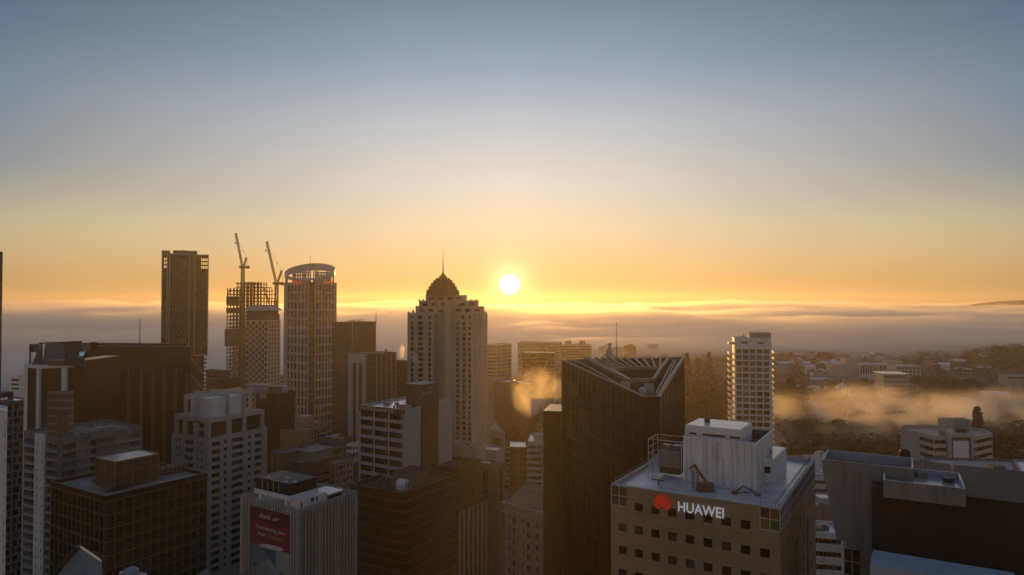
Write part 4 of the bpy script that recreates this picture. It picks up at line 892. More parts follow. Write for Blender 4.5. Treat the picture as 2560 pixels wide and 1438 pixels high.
# ---- brown glass office with open roof and its higher wing
def build_brown():
    z=80.0; Fp=Zp(1009.5,1234,z); P=corner(Fp,875,1142,-31,1200); W0,W1=L2(P,0),L2(P,1)
    T=bldg('office_building','dark brown glass office with sunken roof holding a barrel-shaped cooler',P,0,z,faces={},wall='brown_banded',roof='roof_dark',par=1.3,pt=.5,cap='bronze_light')
    mb=MB()
    for i in(0,1):
        f=fr(P,i); W=L2(P,i)
        for k in range(14):
            h=z-3.2-3.7*k; mb.beam(f(0,h,.05),f(W,h,.05),.12,.5)
    T.part('spandrels',mb,'bronze_strip')
    zr=z-1.3; u=(P[1]-P[0]).normalized(); v=(P[2]-P[1]).normalized()
    # plant room
    zp=zat(1157,272); c=Zp(1059,1158,zp); 
    B=P[1]+v*9.5-u*5.0; Q=[B-u*9,B,B+v*12,B+v*12-u*9]; mb=MB(); mb.prism(Q,zr,zp-2.5,0,1); T.part('penthouse',mb,['bronze_light2','roof_dark'])
    # higher wing behind
    Z2=zat(1162,288); w=P[2]+v*1.5-u*2.2; Wg=[w-u*(W0-5),w,w+v*15.5,w+v*15.5-u*(W0-5)]; I=inset(Wg,.4); mb=MB()
    for i in range(4):
        j=(i+1)%4; mb.quad(v3(Wg[i],0),v3(Wg[j],0),v3(Wg[j],Z2),v3(Wg[i],Z2),0,((0,0),(L2(Wg,i),0),(L2(Wg,i),Z2),(0,Z2))); mb.quad(v3(Wg[i],Z2),v3(Wg[j],Z2),v3(I[j],Z2),v3(I[i],Z2),1); mb.quad(v3(I[j],Z2-1.5),v3(I[i],Z2-1.5),v3(I[i],Z2),v3(I[j],Z2),0)
    mb.poly([v3(p,Z2-1.5) for p in I],2); T.part('rear_wing',mb,['brown_banded','bronze_light','roof_dark'])
    clutter(T,P,z-1.3,6,9,.7,lambda s_,t_: t_<.3); clutter(T,Wg,Z2-1.5,6,3,.7)
    # barrel cooler and louvre box
    q=Zp(1008,1222,zr); X=Thing('cooling_unit','pale barrel-topped cooling unit in the sunken roof of the brown glass office','cooling unit',(q.x,q.y,zr)); m=MB()
    def g(s,t,h): p=q+u*s+v*t; return v3(p,zr+h)
    n=10; r=1.9; prof=[(-r,0)]+[(-r*math.cos(PI*k/n),1.8+r*math.sin(PI*k/n)) for k in range(n+1)]+[(r,0)]
    for k in range(len(prof)-1): a,b=prof[k],prof[k+1]; m.quad(g(-2,a[0],a[1]),g(2,a[0],a[1]),g(2,b[0],b[1]),g(-2,b[0],b[1]),0)
    m.poly([g(2,a,h) for a,h in prof],0); m.poly([g(-2,a,h) for a,h in prof][::-1],0); X.part('casing',m,'white_paint')
    m=MB(); m.hexa([g(2.02,-.9,.6),g(2.1,-.9,.6),g(2.1,-.3,.6),g(2.02,-.3,.6),g(2.02,-.9,2.2),g(2.1,-.9,2.2),g(2.1,-.3,2.2),g(2.02,-.3,2.2)]); m.hexa([g(2.02,.3,.6),g(2.1,.3,.6),g(2.1,.9,.6),g(2.02,.9,.6),g(2.02,.3,2.2),g(2.1,.3,2.2),g(2.1,.9,2.2),g(2.02,.9,2.2)]); X.part('louvre',m,'frame_dark')
    q=Zp(992,1205,zr); X=Thing('air_handler','boxy grey air handler with ducts beside the barrel-topped cooling unit','air conditioner',(q.x,q.y,zr)); m=MB(); m.hexa([g(-1.5,-1,0),g(1.8,-1,0),g(1.8,1.2,0),g(-1.5,1.2,0),g(-1.5,-1,1.9),g(1.8,-1,1.9),g(1.8,1.2,1.9),g(-1.5,1.2,1.9)]); X.part('casing',m,'grey_concrete')
    m=MB(); m.cyl(g(.3,.5,1.9),g(.3,.5,2.6),.3,.3,8); m.cyl(g(.3,.5,2.6),g(2.4,1.5,2.6),.3,.3,8); m.cyl(g(-.8,.3,1.9),g(-.8,.3,2.9),.2,.2,8); X.part('duct',m,'light_steel')
    T.finish()
build_brown()
# ---- finned office behind it
def build_fins():
    z=66.5; Fp=Zp(1145,1266,z); u=dirv(59); l=along(Fp,u,1264.7,1220); P=[Fp-dirv(-31)*14,Fp,Fp+u*l,Fp+u*l-dirv(-31)*14]
    T=bldg('office_building','brown glass office screened by evenly spaced pale vertical fins',P,0,z,faces={},wall='brown_banded',roof='roof_wet',par=2.2,pt=.4,cap='bronze_light')
    f=fr(P,1); n=11
    for k in range(n+1):
        s=.4+(l-.8)*k/n; mb=MB(); mb.hexa([f(s-.38,0,0),f(s+.38,0,0),f(s+.38,0,.8),f(s-.38,0,.8),f(s-.38,z-2.6,0),f(s+.38,z-2.6,0),f(s+.38,z-2.6,.8),f(s-.38,z-2.6,.8)]); T.part('fin',mb,'cream_stone')
    mb=MB()
    for k in range(14): h=z-3.4-3.5*k; mb.beam(f(0,h,.05),f(l,h,.05),.25,.35)
    T.part('spandrels',mb,'bronze_strip')
    zr=z-2.2; u0=-dirv(-31)
    clutter(T,P,zr,6,2,.7,lambda s_,t_: s_>.5)
    a=P[1]+u*9+u0*2.2; zz=zat(1197,a.y+10); B=[a+u0*5,a,a+u*9,a+u*9+u0*5]; mb=MB(); mb.prism(B,zr,z+1.8,0,1); T.part('penthouse',mb,['bronze_light2','roof_white'])
    a=P[1]+u*2+u0*4; B=[a+u0*6,a,a+u*7,a+u*7+u0*6]; mb=MB(); mb.prism(B,zr,z+5.2,0,1); T.part('penthouse',mb,['bronze_light2','roof_dark'])
    T.finish()
build_fins()
# ================================================================ MIDDLE AND BACK CITY
def dbox(name,label,D,px,py,pxL,pxR,phi=-31,base=0,lenR=None,lenL=None,**k):
    """block whose nearest corner stands at depth D under pixel (px,py)"""
    Fp=Yp(px,py,D); z=zat(py,D,px); P=corner(Fp,pxL,pxR,phi,py,lenR,lenL); return bldg(name,label,P,base,z,**k),P,z
def bands(W,heads,wh,m=.6,style='ribbon'): return [(m,W-m,h-wh,h,style) for h in heads]
# ---- insurance office with two signs
def build_lettered():
    z=107.0; Fp=Zp(1013,1024,z); P=corner(Fp,897,1130,-31,1010); W0,W1=L2(P,0),L2(P,1); hs=rows(z,2.2,3.75,14)
    f0=[]; bw=(W0-1.6)/3
    for h in hs:
        for k in range(3): f0.append((.7+bw*k+.25,.7+bw*(k+1)-.45,h-2.35,h,'ribbon'))
    T=bldg('office_building','pale banded office with reddish windows, white end walls and lettered brown lift core',P,0,z,faces={0:f0},wall='pale_concrete',roof='roof_white',par=.9,pt=.3)
    f=fr(P,0); mb=MB(); mb.hexa([f(.1,z-2.1,.02),f(W0-.1,z-2.1,.02),f(W0-.1,z-2.1,.25),f(.1,z-2.1,.25),f(.1,z-.15,.02),f(W0-.1,z-.15,.02),f(W0-.1,z-.15,.25),f(.1,z-.15,.25)]); T.part('fascia',mb,'bronze_strip')
    text(T,'crombielockwood',2.5,P,0,1.3,z-1.75,'sign_grey',.26,.06,wid=17.5)
    mb=MB()
    for s in(.30,.60,.93): mb.beam(f(W0*s,z-48,.3),f(W0*s,z-2,.3),.12,.12)
    T.part('cable_rail',mb,'light_steel')
    clutter(T,P,z-.9,8,4,.8)
    # brown core
    u=(P[1]-P[0]).normalized(); v=(P[2]-P[1]).normalized()
    g=onface(P,1,1052,1000)[0]; g2=onface(P,1,1094,1000)[0]; a=P[1]+v*g+u*.6; b=P[1]+v*g2+u*.6; zc=zat(962,a.y); Q=[a-u*8.5,a,b,b-u*8.5]; mb=MB(); mb.prism(Q,0,zc-.4,0); 
    T.part('lift_core',mb,'core_brown'); I=inset(Q,-.12); mb=MB(); mb.prism(I,zc-.398,zc,0,1); T.part('roof',mb,['core_brown','roof_white'])
    text(T,'crombie',2.0,Q,1,2.1,zc-2.5,'sign_grey',.05,.05,wid=4.6); text(T,'lockwood',2.0,Q,1,1.9,zc-4.3,'sign_grey',.05,.05,wid=5.2)
    mb=MB(); ff=fr(Q,1); mb.poly([ff(.5,zc-4.2,.08),ff(1.2,zc-3.2,.08),ff(.5,zc-2,.08)]); mb.poly([ff(.5,zc-4.6,.08),ff(1.5,zc-4.5,.08),ff(1.0,zc-3.6,.08)]); T.part('logo',mb,'sign_grey')
    m=MB(); q=P[1]-u*4+v*3; m.box((q.x-1,q.y-1,z-.9),(q.x+1,q.y+1,z+1.2)); m.cyl((q.x-2,q.y,z-.9),(q.x-2,q.y,z+2.4),.5,.35,10); m.cyl((q.x-3.4,q.y+.5,z-.9),(q.x-3.4,q.y+.5,z+.8),.4,.4,10); T.part('roof_plant',m,'steel')
    m=MB(); q=P[0]+u*14+v*2
    for t in(-.6,0,.6): m.beam((q.x,q.y,z-.9),(q.x+t,q.y,z+.9),.08)
    m.beam((q.x-.9,q.y,z-.5),(q.x+.9,q.y,z-.5),.1); T.part('antenna',m,'steel')
    T.finish()
build_lettered()
# ---- stepped-dome residential tower
def build_metropolis():
    D=392.; phi=-12; st='brown'
    def blk(px0,px1,px2,D,pytop,cols,lab): pass
    u=dirv(phi); v=dirv(phi+90)
    A=Yp(1019.5,783,D); z=zat(783,D,1019); wA=along(A,u,1083,800); B=A+u*wA; wB=along(B,v,1112,800)
    # second block: front from 1128 to 1181, side to 1217
    A2=A+u*0; C0=Yp(1128,783,D-3.); wC=along(C0,u,1181,800); D0=C0+u*wC; wD=along(D0,v,1217,800)
    base=0; T=Thing('residential_tower','tall honey-stone tower with a stepped brown dome, pinnacles and needle spire','skyscraper',(C0.x,C0.y+10,base))
    hs=rows(z,4.6,2.95,33)
    def colw(W,spec): 
        r=[]
        for (c,w) in spec: 
            for h in hs: r.append((W*c-w/2,W*c+w/2,h-2.1,h,st))
        return r
    Pa=[A,B,B+v*wB,A+v*wB]; Pc=[C0,D0,D0+v*wD,C0+v*wD]
    fa=colw(wA,[(.17,1.9),(.50,3.1),(.86,1.9)]); fb=colw(wB,[(.2,1.8),(.52,1.8),(.84,1.8)])
    fc=colw(wC,[(.30,1.9),(.60,1.9),(.88,1.9)]); fd=colw(wD,[(.2,1.8),(.5,2.6),(.82,2.0)])
    for nm,Px,fx,fy in(('wall',Pa,fa,fb),('wall',Pc,fc,fd)):
        mb=MB()
        for i,ww in((0,fx),(1,fy),(2,[]),(3,[])): facade(T,mb,Px[i],Px[(i+1)%4],base,z,ww,.8)
        mb.poly([v3(p,z) for p in Px]); T.part(nm,mb,'metropolis_stone')
    # central pier, and unseen infill added to stop sun leaking through the gap
    a=B+v*(wB*.0)+u*.02; cc=C0; Q=[Yp(1112,783,D+wB*.55),Yp(1114,783,D-4.2),Yp(1127.5,783,D-4.6),C0+v*1.]
    Q=[Yp(1111.5,800,D+3),Yp(1112.5,800,D-3.8),Yp(1126.5,800,D-4.4),Yp(1128.5,800,D-2.0),C0+v*wD+u*.0,B+v*wB+u*2]
    zc=zat(757,D); mb=MB(); mb.prism([Q[1],Q[2],C0+v*9,B+v*9+u*3],base,zc,0); T.part('central_pier',mb,'metropolis_stone')
    mb=MB(); mb.prism([B+v*7-u*.5,C0+v*5+u*.5,C0+v*(wD-.5)+u*.5,B+v*(wB-.5)-u*.5],base,z-.5,0); T.part('core',mb,'metropolis_stone')  # core: added infill behind the pier, blocks sunlight between the two blocks
    # round windows under the cornice
    for Px,W,cs in((Pa,wA,(.17,.86)),(Pc,wC,(.3,.88))):
        f=fr(Px,0)
        for c in cs:
            mb=MB(); q=f(W*c,z-2.3,.03); n=Vector((u.y,-u.x,0)); mb.cyl(q-n*.3,q+n*.06,.95,.95,16); T.part('round_window',mb,'glass_brown')
        mb=MB(); q0=f(W*.5-1.2,z-3.3,.05); mb.hexa([f(W*.5-1.3,z-3.4,-.2),f(W*.5+1.3,z-3.4,-.2),f(W*.5+1.3,z-3.4,.06),f(W*.5-1.3,z-3.4,.06),f(W*.5-1.3,z-1.2,-.2),f(W*.5+1.3,z-1.2,-.2),f(W*.5+1.3,z-1.2,.06),f(W*.5-1.3,z-1.2,.06)]); T.part('window',mb,'glass_brown')
    # vertical ribs
    mb=MB()
    for Px,i,W,ss in((Pa,0,wA,(.0,.33,.67,1.)),(Pa,1,wB,(.35,.68)),(Pc,0,wC,(.15,.45,.74,1.)),(Pc,1,wD,(.33,.66,1.))):
        f=fr(Px,i)
        for s in ss: x=min(max(W*s,.35),W-.35); mb.hexa([f(x-.35,base,.01),f(x+.35,base,.01),f(x+.35,base,.45),f(x-.35,base,.45),f(x-.35,z-.5,.01),f(x+.35,z-.5,.01),f(x+.35,z-.5,.45),f(x-.35,z-.5,.45)])
    T.part('ribs',mb,'metropolis_stone')
    # terraces: stepped tiers
    def tier(x0,x1,y0,y1,dd,ww=True,mm='metropolis_stone',nm='upper_tier'):
        a=Yp(x0,y1,D+dd); b=Yp(x1,y1,D+dd); za=zat(y1,D+dd); zb=zat(y0,D+dd); dep=max(6,26-dd*1.6)
        P=[a,b,b+Vector((0,dep)),a+Vector((0,dep))]; mb=MB(); W=(b-a).length; n=max(2,int(W/5)); w_=[]
        if ww: w_=gridw(W,n,[zb-1.0],W/n*.55,(zb-za)-1.7,.8,.8,st)
        for i in range(4): facade(T,mb,P[i],P[(i+1)%4],za-.3,zb,w_ if i==0 else [],.5)
        mb.poly([v3(p,zb) for p in P]); mb2=mb; T.part(nm,mb,mm)
        c=MB(); O=inset(P,-.3); c.prism(O,zb+.002,zb+.35,0); T.part('cornice',c,mm); return P,zb
    t1,z1=tier(1040,1207,768,783,2.5); t2,z2=tier(1047,1193,753,768,4.5); t3,z3=tier(1064,1163,739.5,753,6.5)
    # wrought pinnacles with posts on the shoulders
    for px,y0,y1,dd in((1021,780,784,.6),(1041,765,783,2),(1048,749,754,4),(1058,749,753,4.4),(1177,749,753,4.4),(1191,749,754,4),(1205,765,783,2),(1214.5,779,783,.8),(1033,776,784,1.2)):
        a=Yp(px,y1,D+dd); za=zat(y1,D+dd); zb=zat(y0,D+dd); mb=MB(); mb.box((a.x-.42,a.y-.42,za),(a.x+.42,a.y+.42,zb-.5)); mb.box((a.x-.6,a.y-.6,zb-.499),(a.x+.6,a.y+.6,zb-.25)); mb.dome((a.x,a.y,zb-.25),.4,.7,8,3); T.part('pinnacle',mb,'metropolis_stone')
    for x0,x1,y,dd in((1041,1049,766,2),(1195,1206,766,2),(1177,1191,750.5,4),(1022,1040,780.5,.6),(1206,1215,780,1)):
        a=Yp(x0,y,D+dd); b=Yp(x1,y,D+dd); zz=zat(y,D+dd); mb=MB(); mb.beam(v3(a,zz),v3(b,zz),.18); n=5
        for k in range(n+1): p=a.lerp(b,k/n); mb.beam(v3(p,zz-1.2),v3(p,zz),.1)
        T.part('railing',mb,'metropolis_stone')
    # stepped dome: eight-sided tiers shrinking like a ziggurat
    steps=[(1067,1148,739,725),(1073,1143,725,716),(1078.5,1138,716,708),(1084,1132,708,701),(1090.5,1126,701,695.5),(1098,1117,695.5,690)]
    cx=(1067+1148)/2; dc=D+13; ctr=Yp(1107.5,720,dc); mb=MB()
    for (x0,x1,y0,y1) in steps:
        r0=(x1-x0)/2*dc/F; r1=r0*.965; za=zat(y0,dc); zb=zat(y1,dc); n=8
        A_=[];B_=[]
        for k in range(n):
            t=2*PI*(k+.5)/n; k_=1/math.cos(PI/8)
            A_.append((ctr.x+r0*k_*math.cos(t),ctr.y+r0*k_*math.sin(t),za)); B_.append((ctr.x+r1*k_*math.cos(t),ctr.y+r1*k_*math.sin(t),zb))
        for k in range(n): j=(k+1)%n; mb.quad(A_[k],A_[j],B_[j],B_[k])
        mb.poly(B_)
    T.part('dome',mb,'dome_brown')
    mb=MB(); z0=zat(690,dc); mb.cyl((ctr.x,ctr.y,z0),(ctr.x,ctr.y,zat(684,dc)),1.1,.45,8); mb.cyl((ctr.x,ctr.y,zat(684,dc)),(ctr.x,ctr.y,zat(656,dc)),.42,.22,8); mb.cyl((ctr.x,ctr.y,zat(656,dc)),(ctr.x,ctr.y,zat(625,dc)),.2,.07,6)
    for k in range(4): t=PI/2*k+.4; mb.beam((ctr.x+1.6*math.cos(t),ctr.y+1.6*math.sin(t),z0),(ctr.x,ctr.y,zat(681,dc)),.3)
    T.part('spire',mb,'dome_brown')
    T.finish()
build_metropolis()
# ---- tall gridded tower with tilted ring
def build_ring():
    D=552.; Fp=Yp(780,705,D); z=zat(705,D,780); phi=-31
    P=corner(Fp,710,842,phi,705); W0,W1=L2(P,0),L2(P,1); hs=[z-2.2-7.1*i for i in range(24)]
    g=lambda i,px: onface(P,i,px,705)[0]
    cL=[721.5,730.5,739,748,757,766]; cR=[793.5,801,809,817,825,832.5]; f0=[];f1=[]
    for h in hs[:20]:
        for c in cL: s=g(0,c); f0.append((s-1.15,s+1.15,h-5.3,h,'brownplain'))
        for c in cR: s=g(1,c); f1.append((s-1.1,s+1.1,h-5.3,h,'brownplain'))
    T=Thing('office_tower','tall grey-gridded office tower with tilted halo ring and two red signs','skyscraper',(Fp.x,Fp.y+10,0))
    a=P[0]+(P[1]-P[0])*((g(0,773))/W0); b=P[1]+(P[2]-P[1])*(g(1,787)/W1); u=(P[1]-P[0]).normalized(); v=(P[2]-P[1]).normalized()
    mb=MB(); s0=g(0,773); s1=g(1,787)
    facade(T,mb,P[0],a,0,z,[q for q in f0 if q[1]<s0],.5)
    facade(T,mb,b,P[2],0,z,[(q[0]-s1,q[1]-s1,q[2],q[3],q[4]) for q in f1 if q[0]>s1],.5)
    mb.quad(v3(P[2],0),v3(P[3],0),v3(P[3],z),v3(P[2],z)); mb.quad(v3(P[3],0),v3(P[0],0),v3(P[0],z),v3(P[3],z))
    mb.poly([v3(p,z) for p in (P[0],a,b,P[2],P[3])]); T.part('wall',mb,'ring_grey')
    mb=MB(); a2=a+v*1.5; b2=b-u*1.5; mb.quad(v3(a,0),v3(a2,0),v3(a2,z),v3(a,z)); mb.quad(v3(a2,0),v3(b2,0),v3(b2,z),v3(a2,z)); mb.quad(v3(b2,0),v3(b,0),v3(b,z),v3(b2,z))
    T.part('corner_glazing',mb,'brown_facade'); mb=MB()
    for k in range(26): h=z-7-5.2*k; mb.beam(v3(a2,h),v3(b2,h),.5,.9)
    T.part('spandrels',mb,'bronze_light2')
    # crown: pierced fin walls, columns, ring
    ztop=zat(678,D)
    for i,W,sa,sb in((0,W0,g(0,727),s0),(1,W1,s1,g(1,832))):
        f=fr(P,i); mb=MB(); n=7
        I=[f(sa,z,-1.5),f(sb,z,-1.5)]; pa=Vector((I[0].x,I[0].y)); pb=Vector((I[1].x,I[1].y)); w_=(pb-pa).length; cw=w_/n
        hole=[]
        for k in range(n):
            for (zo,zh) in((3.2,2.0),(6.0,1.6)): hole.append((cw*k+cw*.25,cw*k+cw*.75,z+zo,z+zo+zh))
        us=sorted(set([0,w_]+[q for h in hole for q in h[:2]])); zs=sorted(set([z,ztop]+[q for h in hole for q in h[2:]])); d=(pb-pa).normalized(); nn_=Vector((-d.y,d.x))*.6
        for x0,x1 in zip(us,us[1:]):
            for y0,y1 in zip(zs,zs[1:]):
                if any(h[0]<=x0+.01 and x1<=h[1]+.01 and h[2]<=y0+.01 and y1<=h[3]+.01 for h in hole): continue
                p=pa+d*x0; q=pa+d*x1; mb.hexa([v3(p,y0),v3(q,y0),v3(q+nn_,y0),v3(p+nn_,y0),v3(p,y1),v3(q,y1),v3(q+nn_,y1),v3(p+nn_,y1)])
        T.part('crown_wall',mb,'ring_grey')
        text(T,'vero',6.0,P,i,sa+(1.6 if i==0 else (sb-sa)*.46),z-1.3,'vero_red',.1,.15,wid=(sb-sa)*.52,label='red lettering on the crown')
    c=(P[1]+P[3])/2; mb=MB(); cr=MB()
    ctr=Vector((c.x-.3,c.y)); Dc=ctr.y; rx=(837.5-715.5)/2*Dc/F; n=48; ring=[]
    zm=zat(683,Dc); amp=(zat(666,Dc)-zat(703,Dc))/2
    for k in range(n):
        t=2*PI*k/n; ring.append((t,zm+amp*math.sin(t)))
    wd=2.0
    for k in range(n):
        (t0,z0),(t1,z1)=ring[k],ring[(k+1)%n]
        th=4.0+2.3*math.sin(t0)
        def q(t,zz,r,h): return Vector((ctr.x+r*math.cos(t),ctr.y+r*math.sin(t),zz+h))
        A=[q(t0,z0,rx-wd,-th/2),q(t1,z1,rx-wd,-th/2),q(t1,z1,rx,-th/2),q(t0,z0,rx,-th/2),q(t0,z0,rx-wd,th/2),q(t1,z1,rx-wd,th/2),q(t1,z1,rx,th/2),q(t0,z0,rx,th/2)]
        for f_ in((0,1,2,3),(4,7,6,5),(0,4,5,1),(3,2,6,7)): mb.quad(*[A[i] for i in f_])
    T.part('ring',mb,'ring_metal','tilted silver halo ring')
    for t in [R(x) for x in (180,0,215,325,150,120,90,60,30,200,340)]:
        zz=zm+amp*math.sin(t)-1.2; m=MB(); p=Vector((ctr.x+(rx-1.1)*math.cos(t),ctr.y+(rx-1.1)*math.sin(t),0)); m.cyl((p.x,p.y,z),(p.x,p.y,zz),.62,.62,8); T.part('column',m,'ring_metal')
    m=MB(); m.cyl((ctr.x,ctr.y,z),(ctr.x,ctr.y,zat(650,Dc)),.3,.16,6); m.cyl((ctr.x,ctr.y,zat(650,Dc)),(ctr.x,ctr.y,zat(641,Dc)),.16,.1,6); m.cyl((ctr.x,ctr.y,zat(643,Dc)),(ctr.x,ctr.y,zat(641.5,Dc)),.35,.35,6); T.part('mast',m,'steel')
    T.finish()
build_ring()
# ---- dark slab tower
def build_slab():
    D=600.; z=zat(627,D,432); zr=zat(635,D,500); zb=zat(892,D,500)
    u=dirv(24); A=Yp(404,640,D); wA=along(A,u,521,640); a=A; b=A+u*wA; dep=24; v=dirv(115.5)
    T=Thing('residential_tower','tall dark glass slab tower with thin pale vertical edges and sky-glow top corner windows','skyscraper',(A.x+wA/2,A.y,0))
    k=lambda px: along(A,u,px,700)
    segs=[(404,418,z,0,0.),(418,424,z,0,.9),(424,473,zat(634.5,D),0,-.6),(473,487,zat(636,D),0,1.3),(487,521,zr,zb,-.7)]
    for (x0,x1,zt,z0,o) in segs:
        p=A+u*k(x0)+v*o; q=A+u*k(x1)+v*o; mb=MB(); mb.prism([p,q,q+v*(dep-o),p+v*(dep-o)],z0,zt,0); T.part('wall',mb,'tower_dark')
    p=A+u*k(487)+v*1.5; q=A+u*k(512)+v*1.5; mb=MB(); mb.prism([p,q,q+v*18,p+v*18],0,zb-.01,0); T.part('wall',mb,'tower_dark')
    for px,y1 in((418,1000),(424,1000),(473,1000),(487,892),(404.6,1000),(520.4,892)):
        p=A+u*k(px)-v*.75; m=MB(); m.beam(v3(p,zat(y1,D) if y1<900 else 60),v3(p,zr if px>430 else z),.5,.5); T.part('edge_strip',m,'pale_concrete')
    m=MB(); m.beam(v3(A+u*k(487)-v*.8,zb+.3),v3(b-v*.8,zb+.3),.6,.9); m.beam(v3(A+u*k(424)-v*.9,zat(634,D)),v3(A+u*k(473)-v*.9,zat(634,D)),.6,.7); m.beam(v3(A+u*k(404)-v*.3,z),v3(A+u*k(424)-v*.3,z),.6,.7); m.beam(v3(A+u*k(487)-v*.8,zr),v3(b-v*.8,zr),.6,.6); T.part('edge_strip',m,'light_steel')
    p=A+u*k(432)+v*3; q=A+u*k(492.5)+v*3; m=MB(); m.prism([p,q,q+v*14,p+v*14],zr-1,zat(627,D)+.8,0); m.box((p.x+6,p.y+2,zat(627,D)+.8),(p.x+9,p.y+6,zat(624,D))); T.part('penthouse',m,'dark_concrete')
    # stepped balconies below the cut-away corner
    for i in range(9):
        h=zb-4-3.6*i; m=MB(); p=A+u*k(511)+v*2; q=p+u*2.2; m.prism([p,q,q+v*10,p+v*10],h,h+.7,0); T.part('balcony',m,'dark_concrete')
    # windows: top corner rows emit gold in place of sky light caught in glass
    Pf=[A-v*.72,b-v*.72,b+v*dep,A+v*dep]; ang=math.atan2(u.y,u.x)
    rr=random.Random(4)
    for j in range(30):
        h=z-6-3.4*j
        for (x0,x1,n) in((405,417,3),(426,471,10),(489,519,7)):
            for i in range(n):
                xa=k(x0)+(k(x1)-k(x0))*i/n+.25; xb=k(x0)+(k(x1)-k(x0))*(i+1)/n-.25
                sky_glow=(x0==489 and j<5 and i>=3) or (x0==405 and j<4)
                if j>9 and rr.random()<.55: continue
                pp=A+u*xa-v*(.78 if x0!=405 else .08); st='lit' if (sky_glow and j in(0,1,2) and (x0==489 or i>0)) else rr.choice(['plain','grey0','brownplain','grey0'])
                T.wins.append((v3(pp,h-2.2),ang,xb-xa,2.2,st,'window'))
    T.finish()
build_slab()
# ---- tower under construction: open steel frame
def build_frame():
    D=705.; u=dirv(3); v=dirv(93); A=Yp(568,740,D); k=lambda px: along(A,u,px,800)
    T=Thing('unfinished_tower','unfinished tower of open rust-brown steel floors with dark wrapped levels','skyscraper',(A.x+20,A.y,0)); fh=3.75; zg=0
    def zy(y): return zat(y,D)
    def deckx(h):  # extents per level, tapering to the right near the top
        y=755-(h-CZ)*F/D; x0=568 if y>722 else 588; x1=660 if y<722 else min(676,660+(y-722)*.42)
        if y<718: x0,x1=588,646
        return x0,x1
    z0=zy(975); lev=[]; h=z0
    while h<zy(704.5): lev.append(h); h+=fh
    cols=[568,576,585,594,603,612,621,630,646,660,672]
    for px in cols:
        for dd in(0,9,18,27):
            top=zy(704) if 588<=px<=646 else (zy(720) if px<588 else (zy(720) if px<=660 else zy(750))); p=A+u*k(px)+v*dd; m=MB(); m.beam(v3(p,zg if dd in(0,27) else z0-40),v3(p,top),.75,.75); T.part('column',m,'rust_steel')
    for h in lev:
        x0,x1=deckx(h); m=MB()
        for dd in(0,9,18,27): p=A+u*k(x0)+v*dd; q=A+u*k(x1)+v*dd; m.beam(v3(p,h),v3(q,h),.5,.9)
        for px in cols:
            if x0-1<=px<=x1+1: p=A+u*k(px); m.beam(v3(p,h),v3(p+v*27,h),.4,.7)
        if h<zy(725) : m.prism([A+u*k(x0+1)+v*2,A+u*k(min(x1,640))+v*2,A+u*k(min(x1,640))+v*24,A+u*k(x0+1)+v*24],h+.46,h+.7,0)
        T.part('floor_deck',m,'rust_steel')
    for (xa,ya,xb,yb) in((576,720,568,745),(661,720,674,758),(657,722,671,758),(621,720,646,706),(630,712,646,706)):
        m=MB(); m.beam(v3(A+u*k(xa)-v*.3,zy(ya)),v3(A+u*k(xb)-v*.3,zy(yb)),.8,.8); T.part('brace',m,'rust_steel')
    # wrapped / clad zones
    for (x0,x1,y0,y1,d,m_) in((566,596,741,762,1.0,'wrap_dark'),(566,593,770,781,1.0,'wrap_dark'),(563,615,823,866,1.2,'wrap_grey'),(596,615,866,985,.6,'wrap_brown')):
        p=A+u*k(x0)-v*d; q=A+u*k(x1)-v*d; m=MB(); m.prism([p,q,q+v*20,p+v*20],zy(y1),zy(y0),0); T.part('wrap_panel',m,m_)
    m=MB(); f0=A-v*.5
    for (xa,xb) in((569,581),(581,569),(581,596),(596,581),(569,596)):
        for y0,y1 in((868,905),(905,942),(942,980)): m.beam(v3(f0+u*k(xa),zy(y0)),v3(f0+u*k(xb),zy(y1)),.6,.6)
    T.part('brace',m,'pale_concrete')
    m=MB(); p=A+u*k(568)-v*.4; q=A+u*k(596)-v*.4
    m.beam(v3(p,zy(866)),v3(p,zy(985)),.8); m.beam(v3(q,zy(866)),v3(q,zy(985)),.8); T.part('column',m,'pale_concrete')
build_frame()
# ---- tower crane pair
def build_crane(lab,D,mast,basey,plat,tip,aft,hook,base0):
    b=Yp(mast,plat,D); T=Thing('tower_crane',lab,'crane',(b.x,b.y,base0),'luffing tower cranes'); Y=b.y
    def q(px,py): p=Yp(px,py,D); return Vector((p.x,Y,zat(py,D)))
    m=MB(); m.lattice(Vector((b.x,Y,zat(basey,D))),q(mast,plat+2),2.6,max(4,int((basey-plat)/3)),.42); m.beam(Vector((b.x,Y,base0)),Vector((b.x,Y,zat(basey,D))),2.0); T.part('mast',m,'crane_paint')
    m=MB(); c=q(mast,plat); m.box(c+Vector((-3.2,-1.6,-1.3)),c+Vector((6.2,1.6,.9))); m.box(c+Vector((3.6,-1.8,-1.9)),c+Vector((6.4,1.8,.4))); m.cyl(c+Vector((0,0,-2.2)),c+Vector((0,0,-1.3)),1.6,1.6,12); T.part('machinery_deck',m,'crane_dark')
    m=MB(); p0=q(mast-1,plat-5); t=q(*tip); m.lattice(c+Vector((-.6,0,.9)),t,1.5,16,.34); T.part('jib',m,'crane_paint')
    m=MB(); a=q(*aft); m.lattice(c+Vector((1.2,0,.9)),a,1.2,6,.34); m.beam(a,c+Vector((5.4,0,.9)),.25); T.part('back_mast',m,'crane_paint')
    m=MB(); h=q(*hook); m.beam(t,h,.16); m.box(h+Vector((-.45,-.4,-1.6)),h+Vector((.45,.4,0))); T.part('hook',m,'crane_dark')
    m=MB(); mid=a.lerp(t,.62)-Vector((0,0,1.5)); m.beam(a,mid,.12); m.beam(mid,t.lerp(c,.22),.12); m.box(a.lerp(mid,.45)-Vector((.4,.4,.5)),a.lerp(mid,.45)+Vector((.4,.4,.5))); T.part('stay_cable',m,'crane_dark')
